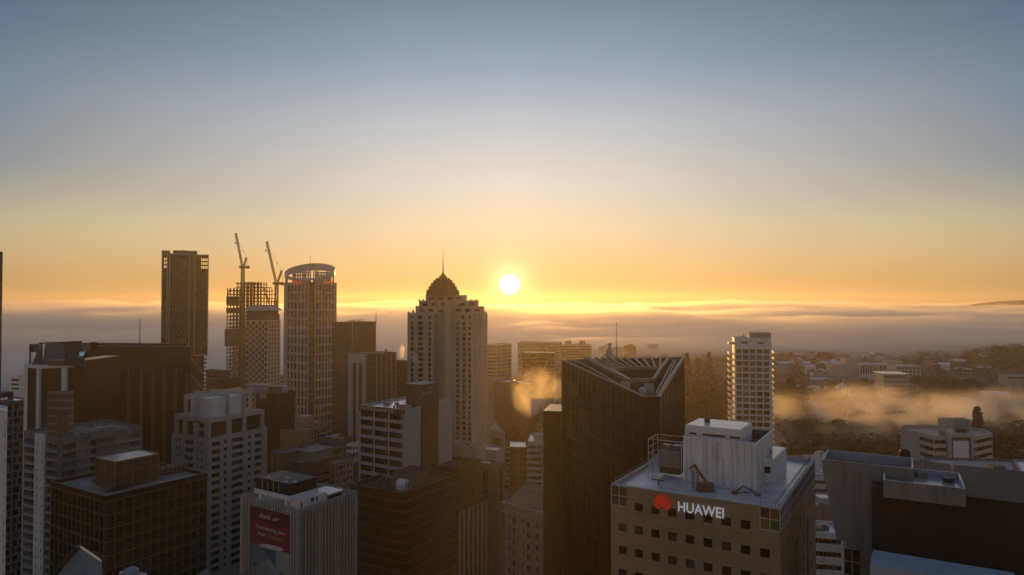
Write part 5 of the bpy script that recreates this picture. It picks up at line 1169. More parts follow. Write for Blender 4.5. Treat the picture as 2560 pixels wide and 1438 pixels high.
build_crane('luffing tower crane rising from the top of the open steel frame',705.,607,712,667,(589.5,583),(616,644),(588.5,606),60)
build_crane('luffing tower crane standing between the hexagon-patterned tower and the ringed tower',640.,691.5,790,708,(667,604),(704,676),(665,625),40)
# ---- hexagon screen tower
def build_hex():
    D=592.; z=zat(801,D,640); Fp=Yp(669,801,D); P=corner(Fp,615.5,701,-20,801); W0,W1=L2(P,0),L2(P,1)
    T=Thing('apartment_tower','white tower with honeycomb screen windows, wrapped top floors and pale canopy roof','skyscraper',(Fp.x,Fp.y,0))
    f1=gridw(W1,4,rows(z,1.2,3.6,30),1.9,2.0,.5,.3,'brownplain'); mb=MB()
    facade(T,mb,P[0],P[1],0,z,[],.3); facade(T,mb,P[1],P[2],0,z,f1,.5)
    for i in(2,3): facade(T,mb,P[i],P[(i+1)%4],0,z,[],.3)
    mb.poly([v3(p,z) for p in P]); T.part('wall',mb,'metropolis_grey')
    f=fr(P,0); n=7; cw=W0/n; hh=5.1; hexw=[]
    for i in range(n):
        for j in range(22):
            cz=z-2.6-hh*j-(hh/2 if i%2 else 0); cx=cw*(i+.5); r=cw*.44; hz=1.75; pts=[(cx-r,cz-hz*.55),(cx-r*.5,cz-hz),(cx+r*.5,cz-hz),(cx+r,cz-hz*.55),(cx+r,cz+hz*.55),(cx+r*.5,cz+hz),(cx-r*.5,cz+hz),(cx-r,cz+hz*.55)]
            hexw.append(pts)
    for q in hexw[:0]: pass
    hm=MB(); p0=hexw[0]; 
    for idx,pts in enumerate(sorted(hexw,key=lambda q:-q[0][1])):
        if idx<100:
            m=MB(); m.poly([f(x,zz,.09) for x,zz in pts]); 
            for a,b in zip(pts,pts[1:]+pts[:1]): m.quad(f(a[0],a[1],.01),f(b[0],b[1],.01),f(b[0],b[1],.09),f(a[0],a[1],.09))
            T.part('window',m,'glass_hex')
        else: hm.poly([f(x,zz,.09) for x,zz in pts])
    T.part('window',hm,'glass_hex',kind='stuff')
    zr=zat(786,D); I=inset(P,.5); mb=MB(); mb.prism(I,z,zr,0); T.part('upper_storeys',mb,'wrap_grey')
    z2=zat(777,D); I2=inset(P,1.5); mb=MB(); mb.prism(I2,zr+.01,z2,0); T.part('upper_storeys',mb,'wrap_brown')
    zt=zat(764,D); O=inset(P,-1.2); J=inset(P,2.8); mb=MB()
    for i in range(4): j=(i+1)%4; mb.quad(v3(O[i],z2+.3),v3(O[j],z2+.3),v3(J[j],zt),v3(J[i],zt)); mb.quad(v3(O[i],z2),v3(O[j],z2),v3(O[j],z2+.3),v3(O[i],z2+.3))
    mb.poly([v3(p,zt) for p in J]); mb.poly([v3(p,z2) for p in O[::-1]]); T.part('canopy',mb,'canopy_white')
    T.finish()
build_hex()
# ---- office with mast, glass
T,P,z=dbox('office_tower','brown glass office tower with a thin corner mast behind the ringed tower',478,880,806,834,940,-31,faces={},wall='curtain_brown',roof='roof_wet',par=1.5,pt=.3,cap='bronze_light')
f=fr(P,1); W=L2(P,1); m=MB(); m.beam(f(.4,z-.5,.1),f(-1.2+.2,z-60,.1),.3,.2); T.part('edge_strip',m,'light_steel')
m=MB(); q=P[2]; m.cyl((q.x,q.y,z-1),(q.x,q.y,zat(775,q.y)),.35,.1,6); T.part('mast',m,'dark_metal')
m=MB(); q=(P[0]+P[2])/2; m.beam((q.x-5.5,q.y,z+.8),(q.x+6.5,q.y,z+1.4),.4); m.beam((q.x-3,q.y,z+1.3),(q.x+4,q.y+2,z+.9),.3); m.beam((q.x-1,q.y,z-1.5),(q.x-1,q.y,z+1.2),.4); T.part('maintenance_boom',m,'bronze_strip')
# ---- vertical-finned office left of the stone tower
z=zat(885,452,940); Fp=Yp(940,885,452); P=corner(Fp,862,991,-31,885); W0,W1=L2(P,0),L2(P,1)
T=Thing('office_building','brown office with a pale slotted stair panel and pale vertical fins beside the stone tower','building',(Fp.x,Fp.y,0))
shell(T,P,0,z,{},'curtain_floors','roof_white',par=.8,pt=.3,cap='pale_concrete'); clutter(T,P,z-.8,9,6,.9)
f=fr(P,0); g=lambda px: onface(P,0,px,900)[0]; mb=MB(); zs=zat(907,P[0].y-4); x=[g(872),g(884),g(892.5),g(898),g(907),g(916)]
for a,b,lo,hi in((x[0],x[5],zs,z-.5),(x[0],x[1],0,zs-.003),(x[2],x[3],0,zs-.003),(x[4],x[5],0,zs-.003)): mb.hexa([f(a,lo,.02),f(b,lo,.02),f(b,lo,.8),f(a,lo,.8),f(a,hi,.02),f(b,hi,.02),f(b,hi,.8),f(a,hi,.8)])
T.part('stair_panel',mb,'pale_concrete')
f=fr(P,1); 
for px in(940,952,964.5,976.5,988.5):
    s=max(.3,onface(P,1,px,900)[0]); mb=MB(); lo=0; mb.hexa([f(s-.3,lo,.02),f(s+.3,lo,.02),f(s+.3,lo,.9),f(s-.3,lo,.9),f(s-.3,z-.4,.02),f(s+.3,z-.4,.02),f(s+.3,z-.4,.9),f(s-.3,z-.4,.9)]); T.part('fin',mb,'stone_pink')
for px in(963,966.5):
    q=Yp(px,880,470); m=MB(); m.cyl((q.x,q.y,z-.8),(q.x,q.y,z+2.2),.3,.3,8); T.part('flue',m,'dark_metal')
# ---- dark block with balconies beside it
T,P,z=dbox('apartment_building','brown block half hidden between the finned office and the stone tower',500,1018,905,993,1040,-31,faces={},wall='curtain_floors',roof='roof_grey',par=1,lenL=22)
for k in range(6):
    f=fr(P,0); m=MB(); m.beam(f(3,z-3-3.4*k,.6),f(18,z-3-3.4*k,.6),1.2,.4); T.part('balcony',m,'bronze_light2')
# ---- wide brown tower with braces
zf=zat(867,352,477); Fp=Yp(477,867,352); u=dirv(14); 
P=[Yp(212,877,345),Yp(476,867,338),Yp(476,867,338)+dirv(118)*30,Yp(212,877,345)+dirv(118)*30]; z=zat(867,338,476)
T=bldg('office_tower','very wide dark brown glass office with bronze pilasters and a thin roof mast',P,0,z,faces={},wall='dark_brown_glass',roof='roof_dark',par=1.2,pt=.4)
f=fr(P,0); W=L2(P,0)
for px,y in((258,939),(290.6,927),(323.6,925),(354.8,923),(384.8,921),(413,920),(440.5,918),(468,931)):
    s=onface(P,0,px,930)[0]; zz=zat(y,342); m=MB(); m.hexa([f(s-.9,0,.02),f(s+.9,0,.02),f(s+.9,0,.5),f(s-.9,0,.5),f(s-.9,zz,.02),f(s+.9,zz,.02),f(s+.9,zz,.5),f(s-.9,zz,.5)]); T.part('pilaster',m,'bronze_strip')
m=MB()
for k in range(16): m.beam(f(0,z-3-3.9*k,.03),f(W,z-3-3.9*k,.03),.08,.1)
T.part('spandrels',m,'bronze_strip')
q=Yp(349.5,860,350); m=MB(); m.cyl((q.x,q.y,z-2),(q.x,q.y,zat(797,350)),.28,.12,6)
for k in range(3): t=2*PI*k/3; m.beam((q.x+1.4*math.cos(t),q.y+1.4*math.sin(t),z-1),(q.x,q.y,z+1.5),.15)
T.part('mast',m,'dark_metal')
for px in(270,295,362,372): q=Yp(px,868,350); m=MB(); m.box((q.x-1.2,q.y-1,z-1.2),(q.x+1.2,q.y+1,z+.7)); T.part('vent',m,'dark_metal')
for a,b in(((478.7,898),(517,944)),((472.5,931.7),(512,977.6))):
    p=Yp(a[0],a[1],343.5); q=Yp(b[0],b[1],348); m=MB(); m.beam(v3(p,zat(a[1],343.5)),v3(q,zat(b[1],348)),.3,.3); T.part('brace',m,'pale_concrete')
# ---- left: angular dark crown above a white-framed tower
D=268.; z=zat(913,D,100); zb=z-1.2
P=[Yp(64,912,D+5),Yp(97,916,D),Yp(189,913,D+4),Yp(189,913,D+26),Yp(64,913,D+26)]
T=Thing('office_tower','dark tower with white corner frame and a sloping black glass crown carrying sign grids','skyscraper',(P[1].x+6,P[1].y+8,0))
shell(T,P,0,z-1.3,{},'dark_brown_glass','roof_dark',par=.3,pt=.3)
O=inset(P,-.45); mb=MB(); mb.prism(O,z-1.298,z,0); T.part('frame_beam',mb,'white_paint')
for i,(a,b) in {0:(62,70.7),1:(92.6,100)}.items():
    p=Yp(a,980,D+(5 if i==0 else -.6)); q=Yp(b,980,D+(4.4 if i==0 else -.4)); m=MB(); m.prism([p-Vector((0,.5)),q-Vector((0,.5)),q+Vector((0,1)),p+Vector((0,1))],0,z-1.31,0); T.part('frame_column',m,'white_paint')
p=Yp(155,980,D+1.6); q=Yp(166,980,D+2.1); m=MB(); m.prism([p-Vector((0,.5)),q-Vector((0,.5)),q+Vector((0,1)),p+Vector((0,1))],0,z-1.31,0); T.part('frame_column',m,'white_paint')
p=Yp(166.5,915,D+3.2); q=Yp(212,915,D+3.8); m=MB(); m.prism([p,q,q+Vector((0,24)),p+Vector((0,24))],0,zat(903,D),0); T.part('side_wing',m,'dark_brown_glass')
def L3(px,py,d): q=Yp(px,py,D+d); return Vector((q.x,q.y,zat(py,D+d)))
def solid(front,back,nm,m_): 
    m=MB(); n=len(front); m.poly(front); m.poly(back[::-1])
    for i in range(n): j=(i+1)%n; m.quad(front[j],front[i],back[i],back[j])
    T.part(nm,m,m_)
solid([L3(80,913,2),L3(107,913,1),L3(107,860,5),L3(97,859,7)],[L3(82,913,20),L3(107,913,20),L3(107,858,20),L3(99,857,20)],'crown','crown_dark')
solid([L3(107,901,1),L3(162,899,1),L3(162,857,6),L3(113,860,6)],[L3(107,901,20),L3(162,899,20),L3(162,856,20),L3(113,858,20)],'crown','crown_grey')
solid([L3(107,914,.6),L3(162,914,.6),L3(162,900,.9),L3(107,901.5,.9)],[L3(107,914,20),L3(162,914,20),L3(162,900,20),L3(107,901,20)],'crown','crown_dark')
solid([L3(162,914,.8),L3(212,914,2),L3(212,878,3),L3(205,856,6),L3(162,856,6)],[L3(162,914,20),L3(212,914,20),L3(212,878,20),L3(205,855,20),L3(162,855,20)],'crown','crown_dark')
solid([L3(206,857,8),L3(212,877,5),L3(226,876,6),L3(226,857,9)],[L3(206,857,20),L3(212,877,20),L3(226,876,20),L3(226,857,20)],'crown','bronze_light2')
m=MB(); m.beam(L3(97,858.5,6),L3(205,854,6),.5); T.part('parapet',m,'dark_metal')
def grid(x0,x1,y0,y1,d,n,k,m_,nm,lab=None):
    m=MB()
    for i in range(n+1): x=x0+(x1-x0)*i/n; m.beam(L3(x,y0,d),L3(x,y1,d),.22)
    for j in range(k+1): y=y0+(y1-y0)*j/k; m.beam(L3(x0,y,d),L3(x1,y,d),.22)
    T.part(nm,m,m_,lab)
grid(75,95,861,880,4,8,1,'frame_dark','sign_grid'); m=MB(); a,b=L3(75.5,862,4.1),L3(82,879,4.1); m.hexa([Vector((a.x,a.y,b.z)),Vector((b.x,a.y,b.z)),Vector((b.x,a.y+.1,b.z)),Vector((a.x,a.y+.1,b.z)),Vector((a.x,a.y,a.z)),Vector((b.x,a.y,a.z)),Vector((b.x,a.y+.1,a.z)),Vector((a.x,a.y+.1,a.z))]); T.part('sign_panel',m,'blue_mesh')
m=MB(); m.beam(L3(75,861,4),L3(75,913,4),.4); m.beam(L3(80,880,4),L3(80,913,4),.1); T.part('post',m,'frame_dark'); grid(227,244,856,874,8,9,5,'frame_dark','sign_grid')
# small lit blue-and-white sign
Ps=[Yp(196,880,D-1.2),Yp(214,880,D-1.0),Yp(214,880,D+2),Yp(196,880,D+2)]; zz=zat(879,D-1); zl=zat(892,D-1); f=fr(Ps,0); W=L2(Ps,0)
m=MB(); m.poly([f(.3,zl,.0),f(W*.55,zl,0),f(W*.98,zz,0),f(.3,zz,0)]); m.poly([f(.3,zz,-.3),f(W*.98,zz,-.3),f(W*.55,zl,-.3),f(.3,zl,-.3)]); m.quad(f(.3,zl,-.3),f(W*.55,zl,-.3),f(W*.55,zl,0),f(.3,zl,0)); m.quad(f(W*.55,zl,-.3),f(W*.98,zz,-.3),f(W*.98,zz,0),f(W*.55,zl,0)); m.quad(f(.3,zz,0),f(W*.98,zz,0),f(W*.98,zz,-.3),f(.3,zz,-.3)); T.part('sign_panel',m,'sign_blue')
text(T,'SAP',1.7,Ps,0,.45,zl+.45,'sign_white',.03,.03,wid=W*.62)
# ---- far-left office with staggered window grid and rooftop sign
Fp=Zp(77.6,997.5,107.6); u=dirv(59-10); Rr=Fp
A=Zp(-70,1013.5,107.6); d=(Fp-A).normalized(); P=[A,Fp,Fp+Vector((-d.y,d.x))*18,A+Vector((-d.y,d.x))*18]; W=L2(P,0); z=107.6; ww=[]
for r,h in enumerate(rows(z,1.3,3.25,24)):
    x=.5; pat=[2.0,1.0,2.2,1.6,1.1,2.4]; k=r
    while x<W-2.6:
        w_=pat[k%6]; ww.append((x,x+w_,h-2.35,h,'dark' if (k*7+r)%4 else 'grey')); x+=w_+.75; k+=1
T=bldg('office_building','grey office with staggered dark windows and a white-lettered black rooftop sign board',P,0,z,faces={0:ww},wall='grey_concrete',roof='roof_white',par=.4,pt=.3,depth=.4)
B=[P[0]+Vector((-d.y,d.x))*6+d*2,P[1]+Vector((-d.y,d.x))*6-d*4.2]; B=[B[0],B[1],B[1]+Vector((-d.y,d.x))*8,B[0]+Vector((-d.y,d.x))*8]; mb=MB(); zp=zat(979,B[1].y); mb.prism(B,z-.4,zp,0); T.part('penthouse',mb,'frame_dark')
s1=onface(B,0,19.5,991)[0]; s0=onface(B,0,-22,991)[0]; text(T,'REPACK',1.35,B,0,s0,z+.1,'sign_white',.06,.05,shear=.3,wid=s1-s0); T.finish()
# ---- white slab at the left edge
z=124.7; Fp=Zp(18.7,1027.6,z); A=Zp(-60,1016,z); P=[A,Fp,Fp+Fp.normalized()*9,A+Fp.normalized()*9]; W=L2(P,0); ww=[(W-1.1,W-.6,z-2.3-2.9*k-.9,z-2.3-2.9*k,'plain') for k in range(20)]
T=bldg('apartment_building','plain bluish white slab wall with one column of tiny windows at the frame edge',P,0,z,faces={0:ww},wall='white_paint',roof='roof_white',par=.3,pt=.2,depth=.2); T.finish()
# ---- dark edge tower
P=[Yp(-60,700,204),Yp(6.5,629,200),Yp(6.5,629,200)+dirv(126)*14,Yp(-60,700,204)+dirv(126)*14]; T=bldg('residential_tower','dark tower sliver rising against the sky at the frame edge',P,0,zat(629,200),faces={},wall='tower_dark',roof='roof_dark',par=.5,cat='skyscraper'); f=fr(P,0); m=MB()
for k in range(30): h=zat(629,200)-3-3.2*k; m.beam(f(.2,h,.04),f(L2(P,0)-.3,h,.04),.1,.35)
T.part('spandrels',m,'bronze_strip'); T.finish()
# ---- small white stepped building far left
T,P,z=dbox('apartment_building','small pale stepped apartment block in front of the fog bank',640,64,943,28,100,-20,faces={},wall='white_paint',roof='roof_grey',par=.6,lenR=20)
f=fr(P,0); W=L2(P,0)
for k in range(3):
    m=MB(); m.hexa([f(.5,z-4.2-4*k,-.3),f(W*.55,z-4.2-4*k,-.3),f(W*.55,z-4.2-4*k,.05),f(.5,z-4.2-4*k,.05),f(.5,z-2.4-4*k,-.3),f(W*.55,z-2.4-4*k,-.3),f(W*.55,z-2.4-4*k,.05),f(.5,z-2.4-4*k,.05)]); T.part('window',m,'glass_dark')
m=MB(); a=P[0]; b=P[1]; m.prism([a-dirv(-20)*6,a-dirv(-20)*.02,a-dirv(-20)*.02+dirv(70)*12,a-dirv(-20)*6+dirv(70)*12],0,z-10,0); T.part('lower_wing',m,'white_paint')
# ---- generic city blocks: (name,label,depth,px,py,pxL,pxR,wall,roof,style,floor h,ncol0,ncol1,ww,wh, phi,extra)
def gen(nm,lab,D,px,py,pxL,pxR,wall,roof,style,fh,n0,n1,ww,wh,phi=-31,nrow=8,first=1.6,base=0,group=None,lenR=None,lenL=None,par=.8,minr=0,zoff=0):
    Fp=Yp(px,py,D); z=zat(py,D,px); P=corner(Fp,pxL,pxR,phi,py,lenR,lenL); hs=rows(z,first,fh,nrow); fc={}
    hs=[h for h in hs if h-wh>base+1]
    if style:
        if n0: fc[0]=gridw(L2(P,0),n0,hs,min(ww,L2(P,0)/n0*.9),wh,.5,.5,style)
        if n1: fc[1]=gridw(L2(P,1),n1,hs,min(ww,L2(P,1)/n1*.9),wh,.5,.5,style)
    T=bldg(nm,lab,P,base,z,faces=fc,wall=wall,roof=roof,par=par,pt=.3,depth=.3,group=group); T.finish()
    if D<620 and L2(P,0)>5 and L2(P,1)>5: clutter(T,P,z-par,min(9,2+int(L2(P,0)*L2(P,1)/60)),int(px*7+py))
    return T,P,z
# behind the left towers
gen('office_building','low brown banded office at the foot of the dark slab tower',640,560,928,515,575,'dark_concrete','roof_grey','ribbon',3.6,1,1,60,1.4,nrow=9)
gen('office_building','low pale block between the slab tower and the open steel frame',760,560,930,548,578,'cream_stone','roof_grey','plain',3.8,4,2,3,1.8,nrow=6)
gen('office_building','low dark glass block with white roof edge in front of the open steel frame',560,552,949,549,600,'dark_brown_glass','roof_white',None,3,0,0,1,1)
gen('office_building','low pale block with roof vents glimpsed between honeycomb and ringed towers',620,700,938,690,712,'pale_concrete','roof_white','plain',3.6,3,2,2,1.6,nrow=4)
T,P,z=gen('office_building','dark brown block topped by pale plant decks beneath the ringed tower',385,690,985,640,738,'dark_brown_glass','roof_white',None,3,0,0,1,1)
for (a,b,y0,y1,dd,m_) in((618,668,962,975,4,'canopy_white'),(640,712,967,976,8,'canopy_white'),(648,664,976,990,2,'cream_stone'),(672,700,968,988,6,'dark_concrete')):
    p=Yp(a,y1,385+dd); q=Yp(b,y1,385+dd); m=MB(); m.prism([p,q,q+Vector((0,6)),p+Vector((0,6))],zat(y1,385+dd)-1.5,zat(y0,385+dd),0); T.part('penthouse',m,m_)
# heritage block with mansard
D=480.; z=61.; Fp=Zp(768.5,1075,z); P=corner(Fp,689,817,-31,1067); W0,W1=L2(P,0),L2(P,1); hs=rows(z,2.2,3.1,7)
T=bldg('heritage_building','cream stone heritage block with cornice, dormered mansard and square plant tower',P,0,z,faces={0:gridw(W0,10,hs,1.3,2.0,1,1,'plain'),1:gridw(W1,6,hs,1.3,2.0,1,1,'plain')},wall='cream_stone',roof='roof_grey',par=.2,pt=.3,depth=.3)
O=inset(P,-.7); m=MB(); m.prism(O,z+.002,z+.6,0); T.part('cornice',m,'cream_stone')
I=inset(P,.8); J=inset(P,2.6); m=MB()
for i in range(4): j=(i+1)%4; m.quad(v3(I[i],z+.6),v3(I[j],z+.6),v3(J[j],z+3.6),v3(J[i],z+3.6))
m.poly([v3(p,z+3.6) for p in J]); T.part('mansard_roof',m,'stone_pink')
for i,n in((0,8),(1,5)):
    f=fr(I,i); W=L2(I,i)
    for k in range(n): s=W*(k+.5)/n; m=MB(); m.hexa([f(s-.8,z+.7,-1.2),f(s+.8,z+.7,-1.2),f(s+.8,z+.7,.1),f(s-.8,z+.7,.1),f(s-.8,z+2.7,-1.2),f(s+.8,z+2.7,-1.2),f(s+.8,z+2.7,.1),f(s-.8,z+2.7,.1)]); m.hexa([f(s-.45,z+1,.11),f(s+.45,z+1,.11),f(s+.45,z+1,.15),f(s-.45,z+1,.15),f(s-.45,z+2.3,.11),f(s+.45,z+2.3,.11),f(s+.45,z+2.3,.15),f(s-.45,z+2.3,.15)],1); T.part('dormer',m,['cream_stone','glass_dark'])
a=(P[0]+P[1]+P[2]*2)/4; m=MB(); p=Yp(738,1056,D+8); q=Yp(787,1056,D+8); m.prism([p,p+dirv(-31)*9,p+dirv(-31)*9+dirv(59)*9,p+dirv(59)*9],z+3.6,zat(1040,D+8),0); T.part('penthouse',m,'cream_stone'); T.finish()
# patterned wall building with pale roof room
z=80.; Fp=Zp(752.5,1158.5,z); P=corner(Fp,712.5,833,-31,1145); 
T=bldg('office_building','dark low office with wide pale roof terrace and roof aerials',P,0,z,faces={1:gridw(L2(P,1),1,[z-6.4,z-10],60,1.3,8,1,'ribbon')},wall='dark_concrete',roof='roof_lilac',par=.3,pt=.3)
u=dirv(-31); v=dirv(59); a=P[0]+v*4+u*1; m=MB(); m.prism([a,a+u*11,a+u*11+v*13,a+v*13],z-.3,z+4.2,0); T.part('penthouse',m,'stone_lilac')
m=MB(); q=P[0]+(P[2]-P[0])*.35; m.beam((q.x,q.y,z+4.2),(q.x,q.y,z+11),.2); m.beam((q.x-2,q.y,z+6),(q.x+2,q.y,z+6.2),.15); m.beam((q.x-1.5,q.y,z+4.5),(q.x+1.5,q.y,z+5.6),.15); T.part('antenna',m,'dark_metal'); T.finish()
A=Zp(680,1130,z+4); P=[A,A+u*8.5,A+u*8.5+v*14,A+v*14]; T=bldg('office_building','narrow block with a patterned lattice wall and pale edge strips',P,0,z+4.5,faces={},wall='pattern_brown',roof='roof_dark',par=.6,pt=.3,cap='pale_concrete'); f=fr(P,0)
for s in(.15,4.2): m=MB(); m.beam(f(s,10,.1),f(s,z+4.4,.1),.35,.2); T.part('edge_strip',m,'cream_stone')
q=Yp(742,1112,330); m=MB(); m.box((q.x-8,q.y,z),(q.x+6,q.y+.4,z+9)); o=link(bpy.data.objects.new('hoarding_board',m.mesh('hoarding_board',[M['gold_line']],Vector((q.x,q.y,z))))); o.location=(q.x,q.y,z); tag(o,'blank ochre board standing on the roof in front of the heritage block','billboard')
gen('office_building','small pinkish block with paired dark windows and a shiny roof patch',312,838,1160,822,884,'stone_lilac','roof_white','plain',3.2,2,5,1.3,1.3,nrow=7)
gen('office_building','narrow cream block with arched-looking dark windows and grey pediment',382,846,1118,832,858,'cream_yellow','roof_grey','plain',4.2,2,3,1.3,2.2,nrow=4)
gen('office_building','white low block with two rows of grouped windows',425,880,1112,866,935,'white_paint','roof_grey','plain',3.6,3,7,2.0,1.9,nrow=4)
gen('office_building','white cube-like roof room above dark low roofs',455,822,1092,815,852,'white_paint','roof_white',None,3,0,0,1,1,base=0)
gen('office_building','dark low roofs in front of the white cube-like roof room',430,830,1103,800,880,'dark_concrete','roof_dark',None,3,0,0,1,1)
gen('office_building','dark red-brown low block behind the lettered office',345,850,1166,800,930,'dark_concrete','roof_tile','plain',3.4,4,6,1.4,1.4,nrow=5)
gen('office_building','long brown block behind the finned office and ringed tower',520,870,1028,846,1010,'stone_pinkdark','roof_grey','plain',3.6,3,8,2,1.6,nrow=8)
# ================================================================ RIGHT MIDDLE GROUND
# ---- white apartment tower ringed with balconies
def build_white_tower():
    D=342.; Fp=Yp(1927,846,D); z=zat(846,D,1900); u=dirv(-12); v=dirv(76); l0=-along(Fp,-u,1836,846) if 0 else along(Fp,-u,1836,846); P=[Fp-u*l0,Fp,Fp+v*17,Fp+v*17-u*l0]; W0,W1=L2(P,0),17; base=terrain(Fp.x,Fp.y)-4
    hs=[z-5.6-3.02*i for i in range(22)]; rr=random.Random(5); f0=[]; f1=[]
    for h in hs:
        x=.5
        for c in range(5):
            wv=(W0-1)/5; f0.append((.5+wv*c+.25,.5+wv*(c+1)-.25,h-2.2,h,rr.choice(['apt','apt','aptdark','apt','blind']))) 
        f1+= [(1.,3.6,h-2.1,h,'aptdark'),(8.5,11,h-2,h,'apt'),(13,15.5,h-2,h,'apt')]
    T=bldg('apartment_building','white apartment tower ringed by balconies tinted with golden light in front of the park',P,base,z,faces={0:f0,1:f1},wall='white_paint',roof='roof_grey',par=.5,pt=.3,depth=.3)
    f=fr(P,0)
    m=MB()
    for s in(W0*.28,W0*.72): m.hexa([f(s-1.5,z-2.7,-.2),f(s+1.5,z-2.7,-.2),f(s+1.5,z-2.7,.06),f(s-1.5,z-2.7,.06),f(s-1.5,z-1.9,-.2),f(s+1.5,z-1.9,-.2),f(s+1.5,z-1.9,.06),f(s-1.5,z-1.9,.06)])
    T.part('vent',m,'frame_dark')
    # wrap-round slabs and rails
    O=[P[0]-u*2.8-v*1.3,P[1]+u*.5-v*1.3,P[1]+u*.5+v*4.5,P[1]+v*4.5-u*.01,P[1]-u*.01+v*.01,P[0]+v*.01,P[0]+v*12,P[0]-u*2.8+v*12]
    for h in hs:
        m=MB(); lo=h-2.75
        A=[P[0]-u*2.8-v*1.3,P[1]+u*.9-v*1.3,P[1]+u*.9-v*.02,P[0]-u*2.8-v*.02]; m.prism(A,lo,lo+.28,0)
        A=[P[0]-u*2.8-v*.019,P[0]-u*.02-v*.019,P[0]-u*.02+v*11,P[0]-u*2.8+v*11]; m.prism(A,lo,lo+.28,0)
        A=[P[1]+u*.02-v*.018,P[1]+u*.9-v*.018,P[1]+u*.9+v*5,P[1]+u*.02+v*5]; m.prism(A,lo,lo+.28,0)
        a=P[0]-u*2.75-v*1.25; b=P[1]+u*.85-v*1.25; c=P[0]-u*2.75+v*11
        for hh in(.55,1.05): m.beam(v3(a,lo+hh),v3(b,lo+hh),.07,.07,0)
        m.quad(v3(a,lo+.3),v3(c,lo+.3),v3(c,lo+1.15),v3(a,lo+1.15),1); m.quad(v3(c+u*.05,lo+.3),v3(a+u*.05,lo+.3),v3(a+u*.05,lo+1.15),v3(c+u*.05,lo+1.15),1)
        T.part('balcony',m,['white_paint','balcony_sun_tint'])
        m=MB(); A=[P[2]+u*.02-v*9,P[2]+u*2.4-v*8.6,P[2]+u*2.4-v*.5,P[2]+u*.02-v*.5]; m.prism(A,lo,lo+.28,0); a=P[2]+u*2.35-v*8.6; c=P[2]+u*2.35-v*.5; m.quad(v3(a,lo+.3),v3(c,lo+.3),v3(c,lo+1.15),v3(a,lo+1.15),1); T.part('balcony',m,['white_paint','balcony_sun_tint'])
    m=MB(); a=P[1]+v*5+u*.1; A=[a,a+u*.7,a+u*.7+v*3,a+v*3]; m.prism(A,base,z+2.6,0); T.part('service_wall',m,'white_paint')
    m=MB(); q=P[1]-u*10+v*2; A=[q,q+u*10.2,q+u*10.2+v*9,q+v*9]; m.prism(A,z-.5,zat(832,D+3),0); T.part('penthouse',m,'pale_concrete')
    m=MB(); ff=fr(A,0)
    for k in range(9): m.beam(ff(1+.95*k,z+.3,.05),ff(1+.95*k,z+1.9,.05),.5,.08)
    T.part('louvre',m,'bronze_strip')
    m=MB(); q=P[0]+u*4.6+v*1; m.cyl((q.x,q.y,z-.5),(q.x,q.y,z+1.9),.22,.22,8); q=A[0]; m.cyl((q.x+.8,q.y+.6,z),(q.x+.8,q.y+.6,z+3.2),.3,.3,8); T.part('flue',m,'bronze_strip')
    m=MB(); zt=zat(832,D+3)
    for k in range(6): q=A[0]+u*(2.4+1.3*k)+v*2; m.beam(v3(q,zt),v3(q,zt+.9+.5*(k%2)),.08)
    m.beam(v3(A[0]+u*2.4+v*2,zt+.8),v3(A[0]+u*8.9+v*2,zt+.8),.08); T.part('railing',m,'steel')
    m=MB(); q=P[0]-u*2.8; m.prism([q-v*1.3,q+u*2.7-v*1.3,q+u*2.7+v*8,q+v*8],z-3.2,z-2.2,0); T.part('balcony',m,'balcony_sun_tint')
    T.finish()
build_white_tower()
# ---- ribbon-windowed office and glass neighbour
D=405.; Fp=Yp(1355.5,1112,D); z=zat(1104,D,1355); u=dirv(-8); l=along(Fp,-u,1318.6,1100); lr=along(Fp,u,1386,1100)
P=[Fp-u*l,Fp+u*lr,Fp+u*lr+Vector((2,22)),Fp-u*l+Vector((2,22))]; W=L2(P,0); hs=rows(z,2.6,3.55,9)
T=bldg('office_building','white office with wrapped ribbon balconies and a blank right wall behind the triangular tower',P,0,z,faces={0:[(.3,l-.2,h-1.9,h,'ribbon2') for h in hs]},wall='cream_white',roof='roof_white',par=.6,pt=.3,depth=1.4); f=fr(P,0)
for h in hs: m=MB(); m.hexa([f(-.5,h-3.45,.0),f(l-.2,h-3.45,0),f(l-.2,h-3.45,.7),f(-.5,h-3.45,.7),f(-.5,h-2.0,.0),f(l-.2,h-2.0,0),f(l-.2,h-2.0,.7),f(-.5,h-2.0,.7)]); T.part('balcony',m,'cream_white')
m=MB(); m.prism([P[0]+u*4+Vector((0,6)),P[0]+u*12+Vector((0,6)),P[0]+u*12+Vector((0,14)),P[0]+u*4+Vector((0,14))],z,z+2.6,0); T.part('penthouse',m,'stone_lilac'); T.finish()
Q=[P[0]-u*10.6+Vector((0,1.5)),P[0]-u*.62+Vector((0,1.5)),P[0]-u*.62+Vector((0,20)),P[0]-u*10.6+Vector((0,20))]; z2=z-4
T=bldg('office_building','brown glass office with thin floor lines and a sunlit wet roof patch',Q,0,z2,faces={},wall='curtain_floors',roof='roof_white',par=.5,pt=.3,cap='stone_pink'); f=fr(Q,0)
for s in(5.2,): m=MB(); m.beam(f(s,0,.1),f(s,z2,.1),.3,.3); T.part('edge_strip',m,'stone_pink')
m=MB()
for k in range(9): h=z2-3.1*k-.4; m.beam(f(-3.4,h,-1.5),f(-.1,h,.1),.3,.3); m.beam(f(-3.4,h,-1.5),f(-.1,h-.6,-3),.3,.3)
T.part('fire_escape',m,'light_steel')
